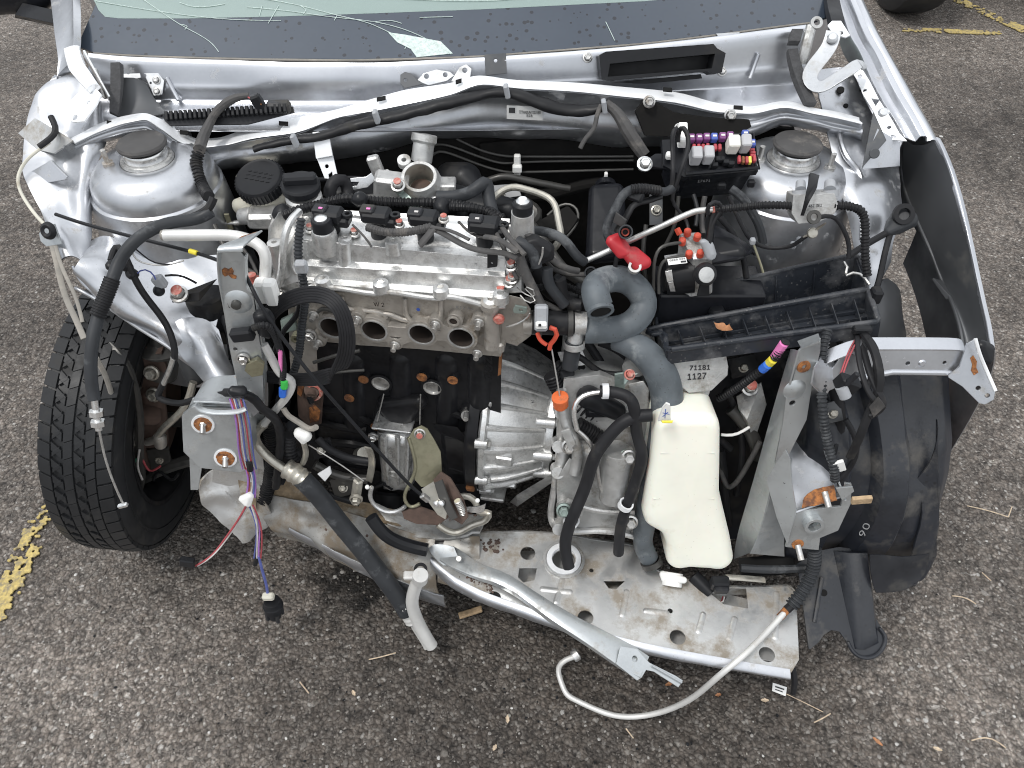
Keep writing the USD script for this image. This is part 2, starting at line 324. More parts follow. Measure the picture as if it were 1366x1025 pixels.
mat('hinge_steel', (.52, .53, .54), .36, .8, .08, 25, dirt=(.36, .35, .33), dscale=14, dlev=.6)
mat('drum_black', (.008, .0085, .0105), .28, 0, .2, 25, dirt=(.026, .025, .024), dscale=8, dlev=.64, spec=0.25)
mat('chassis_black', (.006, .006, .006), .75, 0, .3, 20, spec=.2)
M['windscreen_glass'] = usdkit.material(stage, '/World/Looks/windscreen_glass', {
    't': ('transparent_bsdf', {'color': (.74, .88, .83)}), 'gl': ('glossy_bsdf', {'color': (1, 1, 1), 'roughness': .03}),
    'd': ('diffuse_bsdf', {'color': (.34, .445, .41)}), 'f': ('fresnel', {'IOR': 1.75}), 'm0': ('mix_closure', {'fac': .52}), 'm': ('mix_closure', {})},
    [('t.BSDF', 'm0.closure1'), ('d.BSDF', 'm0.closure2'), ('f.fac', 'm.fac'), ('m0.closure', 'm.closure1'), ('gl.BSDF', 'm.closure2')], surface='m.closure')

# ---------------------------------------------------------------- naming
BASE = {}
SPLIT = {'housing_pad', 'relief_rib', 'flange_boss', 'harness_lump', 'block_rib', 'block_boss', 'housing_rib', 'side_casting', 'loom_knot', 'pressed_rib', 'mount_arm', 'filter_clip', 'head_tower', 'gearbox_cover', 'gearbox_flange', 'can_top', 'tape_run', 'taped_branch', 'hinge_bolt', 'intake_manifold', 'ball_joint', 'bottom_lug', 'rail_bracket', 'housing_rib', 'air_box_base'}
def _free(path):
    if not stage.GetPrimAtPath(path): return path
    i = 1
    while stage.GetPrimAtPath(f'{path}_{i:03d}'): i += 1
    return f'{path}_{i:03d}'
def tag(prim, label=None, category=None, group=None, kind=None):
    for k, v in (('label', label), ('category', category), ('group', group), ('kind', kind)):
        if v: prim.SetCustomDataByKey(k, v)
def thing(name, label, category, base, group=None):
    p = _free('/World/' + name); x = UsdGeom.Xform.Define(stage, p); x.AddTranslateOp().Set(Gf.Vec3d(*map(float, base)))
    tag(x.GetPrim(), label, category, group); BASE[p] = np.asarray(base, float); return p
def part(name, mesh, m, parent, label=None, smooth=35, kind=None):
    if isinstance(mesh, (list, tuple)):
        if name in SPLIT and len(mesh) > 1: return [part(name, q, m, parent, label, smooth, kind) for q in mesh][0]
        mesh = cat(mesh)
    top = '/'.join(parent.split('/')[:3]); p = _free(parent + '/' + name)
    mm = TM(np.array(mesh.vertices) - BASE[top], mesh.faces)
    usdkit.mesh(stage, p, mm, M[m], smooth=smooth); pr = stage.GetPrimAtPath(p); tag(pr, label, kind=kind); return p
def solo(name, mesh, m, label=None, category=None, group=None, kind=None, smooth=35):
    if isinstance(mesh, (list, tuple)): mesh = cat(mesh)
    v = np.array(mesh.vertices); b = np.array([(v[:, 0].min() + v[:, 0].max()) / 2, (v[:, 1].min() + v[:, 1].max()) / 2, v[:, 2].min()])
    p = _free('/World/' + name); g = usdkit.mesh(stage, p, TM(v - b, mesh.faces), M[m] if isinstance(m, str) else m, smooth=smooth)
    g.AddTranslateOp().Set(Gf.Vec3d(*map(float, b))); BASE[p] = b
    tag(g.GetPrim(), label, category, group, kind); return p
def letters(text, pl, x0, y0, x1, y1, hpx, m, parent, name='lettering', bold=False, lift=0.0006):
    """Lettering on plane pl, its baseline from (x0, y0) to (x1, y1), hpx pixels tall."""
    a, b = pl.at(x0, y0), pl.at(x1, y1); h = S(a, hpx); t = meshkit.text_mesh(text, h, .0004, bold); v = np.array(t.vertices)
    x = unit(b - a); y = np.cross(pl.n, x); s = np.linalg.norm(b - a) / max(v[:, 0].max(), 1e-6)
    v = a + np.outer(v[:, 0] * s, x) + np.outer(v[:, 1], y) + np.outer(v[:, 2] + lift, pl.n)
    return part(name, TM(v, t.faces), m, parent, smooth=False)
# ---------------------------------------------------------------- ground
def asphalt_look():
    N = {'g': ('geometry', {}), 'v': ('voronoi_texture', {'scale': 150., 'randomness': 1.}), 'v2': ('voronoi_texture', {'scale': 260., 'randomness': 1.}),
         'ds': ('noise_texture', {'scale': 60., 'detail': 2.}), 'dm': ('mix_vector', {'fac': .012}),
         'w': ('separate_color', {}), 'w2': ('separate_color', {}),
         'c': ('rgb_ramp', {'ramp': [(0, (.074, .062, .053)), (.45, (.128, .110, .095)), (.75, (.178, .156, .137)), (.92, (.205, .185, .165)), (.985, (.29, .275, .255)), (1, (.36, .345, .325))]}),
         'c2': ('rgb_ramp', {'ramp': [(0, (.050, .043, .038)), (.6, (.092, .081, .072)), (.92, (.14, .127, .114)), (1, (.29, .268, .245))]}),
         'big': ('noise_texture', {'scale': 1.3, 'detail': 8., 'roughness': .68}), 'bigr': ('map_range', {'from_min': .33, 'from_max': .67, 'to_min': .70, 'to_max': 2.5}),
         'mid': ('noise_texture', {'scale': 34., 'detail': 4., 'roughness': .6}), 'mr': ('rgb_ramp', {'ramp': [(.40, (0, 0, 0)), (.56, (1, 1, 1))]}),
         'mx': ('mix', {'mix_type': 'mix'}), 'gap': ('map_range', {'from_min': .25, 'from_max': .75, 'to_min': 1.0, 'to_max': .5}),
         'm1': ('mix', {'mix_type': 'multiply', 'fac': 1.}), 'm2': ('mix', {'mix_type': 'multiply', 'fac': 1.}),
         'h': ('math', {'math_type': 'multiply', 'value2': -1.}), 'h2': ('math', {'math_type': 'multiply', 'value2': -.4}), 'ha': ('math', {'math_type': 'add'}), 'hb': ('math', {'math_type': 'multiply_add', 'value2': .55}),
         'b': ('bump', {'strength': .85, 'distance': .005}), 'p': ('principled_bsdf', {'roughness': .8, 'specular_ior_level': .35}),
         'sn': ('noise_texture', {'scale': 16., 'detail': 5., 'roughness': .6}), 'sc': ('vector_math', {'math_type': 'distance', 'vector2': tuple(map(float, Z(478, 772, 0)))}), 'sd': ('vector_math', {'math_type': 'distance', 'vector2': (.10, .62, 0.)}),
         's1': ('math', {'math_type': 'multiply_add', 'value2': .22}), 's2': ('math', {'math_type': 'multiply_add', 'value2': .5}), 'sr': ('rgb_ramp', {'ramp': [(.16, (.16, .16, .16)), (.23, (1, 1, 1))]}), 'sr2': ('rgb_ramp', {'ramp': [(.42, (.42, .41, .40)), (.80, (.66, .65, .64)), (1.1, (1, 1, 1))]}),  # sr: oil stain; sr2: shade around the wreck painted into the ground colour
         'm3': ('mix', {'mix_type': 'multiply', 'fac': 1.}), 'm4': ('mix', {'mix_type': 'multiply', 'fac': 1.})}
    L = [('g.position', 'ds.vector'), ('g.position', 'dm.a'), ('ds.color', 'dm.b'), ('dm.result', 'v.vector'), ('dm.result', 'v2.vector'), ('g.position', 'big.vector'), ('g.position', 'mid.vector'),
         ('v.color', 'w.color'), ('v2.color', 'w2.color'), ('w.r', 'c.fac'), ('w2.r', 'c2.fac'), ('mid.fac', 'mr.fac'), ('mr.color', 'mx.fac'), ('c2.color', 'mx.color1'), ('c.color', 'mx.color2'),
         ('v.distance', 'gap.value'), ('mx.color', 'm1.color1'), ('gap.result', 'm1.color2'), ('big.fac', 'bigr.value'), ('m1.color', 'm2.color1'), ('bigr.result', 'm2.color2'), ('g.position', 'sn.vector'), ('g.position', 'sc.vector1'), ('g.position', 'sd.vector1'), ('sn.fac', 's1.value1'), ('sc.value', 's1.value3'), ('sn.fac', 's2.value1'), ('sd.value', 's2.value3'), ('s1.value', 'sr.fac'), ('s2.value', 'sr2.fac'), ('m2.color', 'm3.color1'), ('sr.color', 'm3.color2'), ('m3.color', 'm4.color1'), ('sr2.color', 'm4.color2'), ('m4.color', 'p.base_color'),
         ('v.distance', 'h.value1'), ('v2.distance', 'h2.value1'), ('h.value', 'ha.value1'), ('h2.value', 'ha.value2'), ('mid.fac', 'hb.value1'), ('ha.value', 'hb.value3'), ('hb.value', 'b.height'), ('b.normal', 'p.normal')]
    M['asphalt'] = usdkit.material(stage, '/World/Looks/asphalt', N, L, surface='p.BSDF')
asphalt_look()
def grid_ground():
    m = TM([(-150, -60, 0), (150, -60, 0), (150, 240, 0), (-150, 240, 0)], [(0, 1, 2), (0, 2, 3)]); return m
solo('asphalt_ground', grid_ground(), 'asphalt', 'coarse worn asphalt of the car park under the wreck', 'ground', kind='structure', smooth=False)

rng = np.random.default_rng(7)
# loose and raised stones of the asphalt where the camera sees them large
M['stone'] = usdkit.material(stage, '/World/Looks/stone', {
    'o': ('object_info', {}), 'r': ('rgb_ramp', {'ramp': [(0, (.058, .050, .044)), (.6, (.112, .100, .088)), (.88, (.165, .150, .134)), (.98, (.27, .26, .245)), (1, (.48, .47, .45))]}),
    'g': ('geometry', {}), 'n': ('noise_texture', {'scale': 300., 'detail': 3.}), 'm': ('mix', {'mix_type': 'overlay', 'fac': .5}), 'p': ('principled_bsdf', {'roughness': .75})},
    [('o.random', 'r.fac'), ('g.position', 'n.vector'), ('r.color', 'm.color1'), ('n.fac', 'm.color2'), ('m.color', 'p.base_color')], surface='p.BSDF')
def stones(n):
    inst = UsdGeom.PointInstancer.Define(stage, '/World/asphalt_grit'); pr = inst.GetPrim()
    tag(pr, 'small grey and pale stones standing proud of the worn asphalt', 'grit', kind='stuff')
    paths = []
    for k in range(4):
        s = trimesh.creation.icosphere(1, 1.0); v = np.array(s.vertices); v = v * (1 + .35 * (meshkit.noise(v * 1.7 + k * 9, k)[:, None] - .5) * 2); v[:, 2] *= .62
        p = f'/World/asphalt_grit/stone_{k + 1:03d}'; usdkit.mesh(stage, p, TM(v, s.faces), M['stone'], smooth=50); paths.append(p)
    inst.CreatePrototypesRel().SetTargets([Sdf.Path(p) for p in paths])
    pts, sc, q = [], [], []
    while len(pts) < n:
        px, py = rng.uniform(-60, 1430), rng.uniform(-20, 1060) ** 1.0
        p = Z(px, py, 0)
        if p[1] > 4.2: continue
        near = np.clip(1.5 / D(p), 0, 1)
        r = rng.gamma(5, .00050) * (0.9 + .5 * (1 - near)); r = min(r, .010)
        pts.append((p[0], p[1], -r * .12)); sc.append((r, r * rng.uniform(.7, 1.2), r * rng.uniform(.6, 1))); a = rng.uniform(0, 2 * np.pi); q.append((math.cos(a / 2), 0, 0, math.sin(a / 2)))
    inst.CreatePositionsAttr(Vt.Vec3fArray.FromNumpy(np.array(pts, np.float32))); inst.CreateScalesAttr(Vt.Vec3fArray.FromNumpy(np.array(sc, np.float32)))
    inst.CreateOrientationsAttr(Vt.QuathArray([Gf.Quath(float(a), float(b), float(c), float(d)) for a, b, c, d in q])); inst.CreateProtoIndicesAttr(Vt.IntArray.FromNumpy(rng.integers(0, 4, n).astype(np.int32)))
stones(20000)

# worn yellow paint: sheets of torn patches 4 mm above the asphalt
def worn_paint(name, quads, keep, label, seed, cell=.011):
    out = []
    for A, B, w in quads:
        A, B = np.array(A)[:2], np.array(B)[:2]; L_ = np.linalg.norm(B - A); x = (B - A) / L_; y = np.array([-x[1], x[0]])
        for i in range(int(L_ / cell)):
            for j in range(int(w / cell)):
                c = A + x * (i + .5) * cell + y * ((j + .5) * cell - w / 2)
                f = .65 * meshkit.fbm(np.array([c[0] * 14, c[1] * 14, seed]), 3, seed) + .35 * meshkit.noise(np.array([c[0] * 150, c[1] * 150, 1.]), seed) - .10 * abs((j + .5) * cell / w * 2 - 1) ** 3
                if f > keep:
                    k = 6; a = np.linspace(0, 2 * np.pi, k, endpoint=False) + rng.uniform(0, 1); r = cell * rng.uniform(.45, .85)
                    out.append(Polygon(np.stack([c[0] + r * np.cos(a), c[1] + r * np.sin(a)], 1)))
    u = unary_union(out).buffer(.003).buffer(-.003); pl = PL((0, 0, .002), (0, 0, 1), (0, 1, 0)); pl.u, pl.v = np.array([1., 0, 0]), np.array([0, 1., 0]); pl.p = np.array([0, 0, .006])
    solo(name, extrude(pl, u, .003), 'yellow_line', label, 'road marking', 'worn yellow lines on the asphalt', kind='structure', smooth=False)
worn_paint('painted_line', [(Z(-28, 868, 0), Z(84, 640, 0), .062)], .50, 'broken worn yellow paint line beside the dirty front tyre', 3, .0055)
worn_paint('painted_line', [(Z(1195, 40, 0), Z(1352, 46, 0), 0.05)], .46, 'thin yellow line running level towards the edge behind the silver wing', 11, .011)
worn_paint('painted_line', [(Z(1262, -6, 0), Z(1420, 66, 0), .07)], .46, 'yellow line slanting across the top corner of the car park', 5, .011)

# ---------------------------------------------------------------- the wrecked car
car = thing('wrecked_car', 'silver hatchback stripped at the front with its engine bay laid bare', 'car', (-.05, 1.6, 0))
def cp(name, mesh, m, label=None, parent=None, smooth=35): return part(name, mesh, m, parent or car, label, smooth)

def cp_s(name, mesh, m, label=None, parent=None): return part(name, mesh, m, parent or car, label, 35, 'stuff')

# windscreen
WS = PL((0, 1.345, .90), (0, -.47, .883), (0, .883, .47))
low = [(103, 62), (125, 70), (200, 74), (350, 78), (480, 79), (560, 77), (640, 74), (760, 65), (860, 57), (960, 45), (1050, 33), (1085, 29), (1106, 22)]
inner = [(930, -4), (860, 2), (760, 7), (640, 13), (560, 16), (450, 20), (350, 23), (250, 25), (160, 25), (140, 23), (131, 14), (126, 3), (120, -6)]
ur, ul = (.44, .62), (-.50, .62)
def wpoly(pts, extra=()): return Polygon([WS.uv(*p) for p in pts] + list(extra))
tr, tl = WS.uv(1106, 22), WS.uv(103, 62)
g_poly = wpoly(inner[::-1], [(.40, .78), (-.49, .78)]).buffer(0)
full = wpoly(low, [(.50, .82), (-.58, .82)]).buffer(0)
ws = cp('windscreen', extrude(WS, g_poly.buffer(-.0005), .005), 'windscreen_glass', 'cracked pale green windscreen', smooth=False)
cp('glass_border', extrude(WS, full.difference(g_poly), .0052), 'glass_band', 'black printed border with droplets', ws, False)
cp('sealant_bead', [tube([(x, y + 1.5, WS.at(x, y)[1]) for x, y in low[1:-1]], 3.2, 6)], 'dusty_tube', None, ws)
cracks = [[(186, -4), (240, 33), (262, 45), (282, 58), (292, 70)], [(128, 2), (200, 14), (300, 26), (375, 28)], [(345, -2), (400, 8), (450, 21), (490, 31), (520, 44), (545, 58), (556, 76)],
          [(330, 10), (390, 16), (440, 23), (500, 30), (545, 42), (575, 56), (602, 73)], [(240, 33), (250, 36), (247, 40)], [(350, 8), (346, 22)], [(372, 8), (358, 32)], [(522, 45), (560, 72), (566, 76)], [(400, 8), (408, 14), (404, 20)], [(450, 21), (446, 28)], [(500, 30), (520, 28), (536, 32)], [(545, 58), (540, 66)], [(240, 4), (262, 10), (300, 6)], [(470, -4), (640, 2), (700, -2)], [(808, 30), (820, 55)], [(560, 24), (604, 23)]]
for c in cracks: cp('crack', tube([tuple(['w', WS.at(*q) + WS.n * .0012]) for q in c], .0016, 5, world=False) if False else sweep(spline([WS.at(*q) + WS.n * .001 for q in c], .01), .0006, 5), 'glass_crack', None, ws)
cp('shattered_patch', plate(WS, [(518, 44), (540, 47), (567, 52), (588, 56), (604, 72), (556, 77), (548, 66), (530, 57)], .0008, lift=.0012), 'glass_crack', 'whitened flaking glass', ws, False)
# cabin behind the glass, roof, pillars, doors
cp('dashboard', hull([(x, y, z) for x in (-.62, .52) for y, z in ((1.44, .80), (1.44, .86), (1.95, .93), (2.0, .75), (1.95, .55))]), 'dashboard')
cp('roof', loft([[(-.55, y, z), (.46, y, z), (.44, y, z + .035), (-.05, y, z + .06), (-.53, y, z + .035)] for y, z in ((2.10, 1.36), (2.5, 1.42), (3.2, 1.42), (3.9, 1.33))]), 'silver_paint')
for s, nm in ((-1, 'left'), (1, 'right')):
    x0, x1 = (-.07 + s * .66, -.07 + s * .545)
    cp('windscreen_pillar', loft([[(x + s * a, y + b, z + c) for a, b, c in ((0, 0, 0), (.06, .02, -.01), (.05, .10, -.02), (-.02, .08, -.02))] for x, y, z in ((x0, 1.50, 1.0), (x0 * .97, 1.68, 1.12), (x1, 2.14, 1.38))]), 'silver_paint')
    X = -.10 + s * .70
    for y0, y1 in ((1.64, 2.55), (2.57, 3.5)):
        d = cp('door', loft([[(X + s * (.045 if a else 0), y, z) for a, y, z in ((0, y0, .25), (0, y1, .25), (0, y1, .95), (0, y0 + .02, .92))], [(X + s * .07, y, z) for y, z in ((y0 + .01, .27), (y1 - .01, .27), (y1 - .01, .92), (y0 + .03, .90))]]), 'silver_paint')
        cp('door_window', hull([(X - s * q, y, z) for q, y, z in ((0, y0 + .1, .94), (0, y1 - .03, .96), (.12, y1 - .1, 1.34), (.10, y0 + .45, 1.30), (.008, y0 + .1, .94), (.008, y1 - .03, .96))]), 'drum_black', None, d)
    cp('sill', box((X, 2.5, .22), (.10, 2.1, .12), None, .02), 'silver_paint')
cp('tailgate', loft([[(-.78, 4.0, .3), (.66, 4.0, .3), (.60, 3.95, 1.0), (.40, 3.85, 1.33), (-.52, 3.85, 1.33), (-.72, 3.95, 1.0)], [(-.70, 4.1, .35), (.58, 4.1, .35), (.55, 4.03, 1.0), (.38, 3.92, 1.3), (-.5, 3.92, 1.3), (-.66, 4.03, 1.0)]]), 'silver_paint')
cp('floor_pan', box((-.07, 2.6, .20), (1.35, 2.6, .04)), 'chassis_black')
mir = cp('door_mirror', blob([(P(-60, -40, 1.60), .05), (P(40, -30, 1.55), .05), (P(40, -14, 1.52), .04), (P(-60, -12, 1.55), .045)]), 'drum_black', 'black mirror housing on the cracked side')
cp('mirror_arm', loft([[P(20, 20, 1.46), P(74, 32, 1.42), P(74, 14, 1.44), P(30, 4, 1.48)], [P(20, 24, 1.50), P(76, 36, 1.5), P(76, 14, 1.5), P(30, 4, 1.52)]]), 'black_plastic', None, mir)
# scuttle (deep silver trough under the glass)
def row(y, pts): return [(a, b, y + (c if len(q) > 2 else 0)) for q in pts for a, b, c in [(q + (0,))[:3]]]
xs = [118, 170, 220, 300, 400, 500, 600, 700, 800, 900, 1000, 1075]
lowy = np.interp(xs, [p[0] for p in low], [p[1] for p in low])
sc_rows = [[(x, y + 4, 1.337) for x, y in zip(xs, lowy)], [(x, y + 10, 1.331) for x, y in zip(xs, lowy)], [(x, 110 + (y - 74) * .62 - (6 if x in (400, 500) else 0), 1.320) for x, y in zip(xs, lowy)],
           [(x, 116 + (y - 74) * .6, 1.317) for x, y in zip(xs, lowy)], [(x, 133 + (y - 74) * .5, 1.313) for x, y in zip(xs, lowy)], [(x, 139 + (y - 74) * .5, 1.302) for x, y in zip(xs, lowy)], [(x, 150 + (y - 74) * .35, 1.268) for x, y in zip(xs, lowy)], [(x, 175 + (y - 74) * .2, 1.225) for x, y in zip(xs, lowy)]]
cowl = cp('scuttle_panel', sheet(sc_rows, .002, 6, 5, .0012, 3, freq=9), 'silver_paint')
for x0, y0, x1, y1 in ((222, 104, 238, 134), (1012, 72, 1000, 105)): cp('pressed_rib', sweep(spline([P(x0, y0, 1.318), P((x0 + x1) / 2, (y0 + y1) / 2, 1.312), P(x1, y1, 1.302)]), .004, 8), 'silver_paint', None, cowl)
cp('shaded_pocket', sheet([[(160, 104, 1.300), (178, 104, 1.303), (196, 112, 1.305)], [(158, 130, 1.278), (184, 128, 1.285), (206, 132, 1.292)], [(156, 156, 1.25), (186, 156, 1.25), (224, 152, 1.252)]], .002, 4, 4), 'dark_panel', None, cowl)  # dark sheet added to paint shade into the silver scuttle corner
WL = YP(1.318, 640, 95)
pl2 = PL(P(205, 105, 1.318), (0, -.8, .6))
cp('hinge_plate', plate(pl2, [(186, 78), (192, 98), (205, 128), (216, 126), (219, 108), (209, 95), (199, 90), (196, 78)], .002, [(193, 101, 2.2), (201, 111, 1.6)]), 'hinge_steel', None, cowl)
cp('hinge_plate', plate(pl2, [(160, 79), (186, 79), (187, 104), (166, 108)], .0025, [(170, 82, 3), (171, 97, 2.5)]), 'pale_lit_metal', None, cowl)
for q in ((209, 107), (210, 122)): cp('bolt', bolt(pl2.at(*q), pl2.n, .005), 'steel', None, cowl)
pl3 = PL(P(590, 100, 1.30), (0, -.75, .66))
cp('wiper_bracket', plate(pl3, [(534, 100), (540, 96), (550, 99), (556, 106), (566, 112), (540, 118), (534, 112)], .002, [(541, 107, 2.4)]), 'dark_panel', None, cowl)
cp('wiper_bracket', plate(pl3, [(556, 108), (565, 98), (582, 93), (600, 96), (606, 101), (596, 108), (572, 114)], .003, [(569, 102, 3.4), (594, 100, 3.2)]), 'hinge_steel', None, cowl)
cp('wiper_bracket', plate(pl3, [(602, 108), (608, 98), (613, 90), (622, 86), (629, 92), (627, 104), (608, 112)], .003, [(620, 94, 3.4)]), 'hinge_steel', None, cowl)
cp('centre_patch', plate(PL(P(660, 88, 1.325), (0, -.8, .6)), [(646, 73), (675, 71), (676, 98), (648, 101)], .002, [(661, 81, 2.4)]), 'dark_panel', None, cowl)
for x, y in ((269, 84), (975, 51)): cp('glass_stop', plate(PL(P(x, y, 1.345), (0, -.8, .6)), [(x - 20, y - 6), (x + 12, y - 8), (x + 4, y + 5), (x - 5, y + 8), (x - 12, y + 4)], .004), 'hinge_steel', None, cowl)
# air intake duct
DV = PL(P(880, 90, 1.290), (0, -.90, .43))
du = poly(DV, [(797, 75), (806, 70), (946, 60), (951, 66), (962, 72), (957, 97), (946, 100), (940, 96), (815, 108), (800, 106)])
di = poly(DV, [(811, 86), (948, 73), (944, 92), (808, 103)])
duct = cp('air_intake_duct', [extrude(DV, du.difference(di), .05, lift=.030), extrude(DV, du, .004, lift=-.012)], 'black_plastic', 'black open air intake mouth', cowl)
cp('duct_tongue', plate(DV, [(818, 110), (934, 99), (936, 105), (860, 112)], .003, lift=.004), 'black_plastic', None, cowl)
for q in ((784, 77), (963, 95)): cp('bolt', bolt(P(*q, 1.318), (0, -.8, .6), .006), 'steel', None, cowl)
# flange across the bay, its colour whitened to paint in the sky-lit top
back = [(92, 186), (130, 167), (165, 156), (190, 152), (215, 160), (245, 178), (265, 186), (290, 185), (340, 169), (400, 157), (450, 147), (500, 132), (545, 120), (600, 112), (640, 102), (690, 108), (760, 111), (830, 117), (900, 124), (960, 139), (1000, 143), (1050, 136), (1085, 145), (1110, 149), (1146, 158)]
frt = [(100, 191), (138, 173), (170, 163), (192, 159), (214, 171), (243, 190), (272, 196), (300, 193), (338, 184), (395, 176), (455, 155), (500, 147), (540, 139), (600, 126), (645, 112), (690, 117), (760, 121), (830, 128), (900, 136), (960, 149), (1000, 151), (1050, 143), (1085, 151), (1112, 156), (1150, 165)]
yb = np.interp([p[0] for p in back], [90, 300, 640, 1000, 1150], [1.205, 1.245, 1.262, 1.24, 1.195])
fl = cp('bulkhead_flange', sheet([[(a, b, y) for (a, b), y in zip(back, yb)], [(a, b + (d - b) * .55, y - .018) for (a, b), (c, d), y in zip(back, frt, yb)], [(c, d, y - .030) for (a, b), (c, d), y in zip(back, frt, yb)], [(c, d + 1.2, y - .031) for (a, b), (c, d), y in zip(back, frt, yb)]], .0025, 5, 1), 'pale_lit_metal', 'bright wavy pressed flange')
for x, y, w in ((147, 166, 6), (247, 179, 11), (379, 167, 12), (509, 134, 12), (612, 111, 8), (890, 122, 12), (984, 146, 12)):
    yy = np.interp(x, [p[0] for p in back], yb) - .016; pl = PL(P(x, y, yy), (0, -.35, .94)); e = .6 if 400 < x < 620 else -.2
    cp('slot', extrude(pl, Polygon([pl.uv(x - w / 2, y - 2.5 + e * 2), pl.uv(x + w / 2, y - 2.5 - e * 2), pl.uv(x + w / 2, y + 2.5 - e * 2), pl.uv(x - w / 2, y + 2.5 + e * 2)]), .002, lift=.0045), 'chassis_black', None, fl)
bot = [(100, 200), (140, 186), (175, 178), (192, 176), (214, 190), (243, 206), (285, 226), (325, 220), (345, 219), (400, 213), (455, 208), (500, 199), (540, 190), (600, 180), (650, 178), (690, 180), (760, 184), (830, 192), (900, 190), (960, 186), (1000, 180), (1050, 165), (1085, 170), (1112, 178), (1150, 184)]
bh = cp('bulkhead', sheet([[(c, d + 1, y - .028) for (c, d), y in zip(frt, yb)], [(c, (d * .65 + f * .35), y - .020) for (c, d), (e, f), y in zip(frt, bot, yb)], [(c, (d * .3 + f * .7), y - .026) for (c, d), (e, f), y in zip(frt, bot, yb)], [(e, f, y - .012) for (e, f), y in zip(bot, yb)], [(e, f + 2, y + .012) for (e, f), y in zip(bot, yb)]], .002, 5, 5, .005, 8, freq=13), 'silver_dusty')
lp = PL(P(702, 149, 1.215), (0, -.97, .22))
cp('paint_label', plate(lp, [(676, 140), (723, 142), (724, 160), (676, 158)], .001, lift=.004), 'label_silver', 'small silver paint colour label', bh)
letters('TITANIUM SILVER', lp, 692, 150.5, 721, 151.5, 3.6, 'print_black', bh, lift=.0046); letters('S28', lp, 702, 155, 710, 155.3, 3.2, 'print_black', bh, lift=.0046)
cp('emblem', plate(lp, [(679, 143), (687, 143.3), (687, 150), (679, 149.8)], .0006, lift=.0048), 'print_black', None, bh)
cp('bulkhead_insulation', sheet([[(x, -1, 0)] for x in ()] or [[(np.array((x, 1.285 + .015 * math.sin(x * 9), z)),) for x in np.linspace(-.58, .50, 14)] for z in (.80, .62, .45, .32)], .01, 2, 3, .02, 4, freq=6), 'felt')
cp('floor_tunnel', box((-.05, 1.55, .30), (1.1, .5, .06)), 'chassis_black')
# strut towers
def tower(cx, cy, cw, name_label, seed):
    t = lathe([(.040, .798), (.044, .806), (.060, .810), (.080, .804), (.093, .793), (.100, .780), (.103, .768), (.1035, .760), (.108, .757), (.111, .74), (.119, .67), (.124, .58), (.130, .48), (.140, .40)], (cx, cy, 0), (0, 0, 1), 96)
    v = np.array(t.vertices); h = v[:, 2]; a = np.arctan2(v[:, 1] - cy, v[:, 0] - cx); f = meshkit.noise(v * 12, seed) - .5 + .5 * (meshkit.noise(v * 30, seed + 2) - .5)
    rad = np.stack([np.cos(a), np.sin(a), 0 * a], 1); v = v + rad * (f * .004 * np.clip((.79 - h) / .05, 0, 1))[:, None]
    tw = cp('strut_tower', TM(v, t.faces), 'silver_dusty', name_label)
    cp('mount_ring', lathe([(.034, 0), (.0355, .002), (.0355, .016), (.033, .020), (.024, .020)], (cx, cy, .805)), 'bright_steel', None, tw)
    cp('mount_cup', lathe([(.043, .001), (.041, .006), (.036, .006)], (cx, cy, .805)), 'steel', None, tw)
    cp('rubber_cap', lathe([(.026, 0), (.039, .002), (.040, .006), (.037, .0095), (.020, .0120), (0, .0125)], (cx, cy, .829)), 'grey_tape', None, tw)
    for ang in cw:
        x, y = cx + .060 * math.cos(ang), cy + .060 * math.sin(ang)
        s = cp('stud', [cyl((x, y, .80), (x, y, .835), .0042), lathe([(0, 0), (.010, 0), (.010, .005), (0, .005)], (x, y, .808), n=6)], 'steel', None, tw)
    return tw
LT, RT = P(188, 190, 1.155), P(1066, 186, 1.155)
twl = tower(LT[0], LT[1], (3.5,), 'dented silver strut tower on the crumpled side', 2)
twr = tower(RT[0], RT[1], (3.3, 5.7), 'silver strut tower beside the fuse box', 6)
# ---- crumpled side: rail, wheel house
rail = cp('upper_rail', sheet([[(74, 100, 1.30), (92, 104, 1.30), (112, 108, 1.285), (132, 132, 1.262), (138, 176, 1.23)],
                        [(52, 128, 1.27), (70, 118, 1.28), (100, 124, 1.268), (124, 152, 1.235), (134, 196, 1.195)],
                        [(36, 168, 1.22), (60, 160, 1.23), (92, 168, 1.225), (116, 190, 1.19), (126, 235, 1.15)],
                        [(30, 215, 1.16), (56, 206, 1.17), (86, 212, 1.172), (110, 232, 1.14), (120, 270, 1.11)],
                        [(46, 262, 1.10), (66, 258, 1.105), (88, 262, 1.106), (108, 278, 1.085), (118, 306, 1.06)],
                        [(66, 305, 1.045), (78, 302, 1.046), (92, 306, 1.046), (106, 318, 1.036), (116, 336, 1.02)],
                        [(86, 348, .995), (94, 344, .995), (102, 346, .995), (110, 352, .99), (120, 362, .982)]], .003, 7, 7, .012, 12, freq=12), 'silver_dusty', 'crumpled silver inner wing rail')
cp('torn_bracket', plate(PL(P(110, 135, 1.215), (-.25, -.45, .86)), [(76, 153), (108, 120), (122, 112), (135, 126), (128, 140), (112, 162), (98, 163), (84, 158)], .003, [(118, 137, 3), (100, 157, 4)]), 'pale_lit_metal', 'bright torn bracket', rail)
cp('torn_bracket', plate(PL(P(60, 180, 1.185), (-.35, -.70, .62)), [(24, 178), (46, 158), (78, 176), (97, 188), (72, 205), (50, 200)], .003, [(86, 198, 4)]), 'silver_grimy', 'bent dull bracket', rail)
cp('torn_bracket', plate(PL(P(70, 225, 1.13), (-.25, -.75, .6)), [(40, 230), (68, 214), (90, 236), (86, 240), (52, 246)], .003), 'silver_dusty', None, rail)
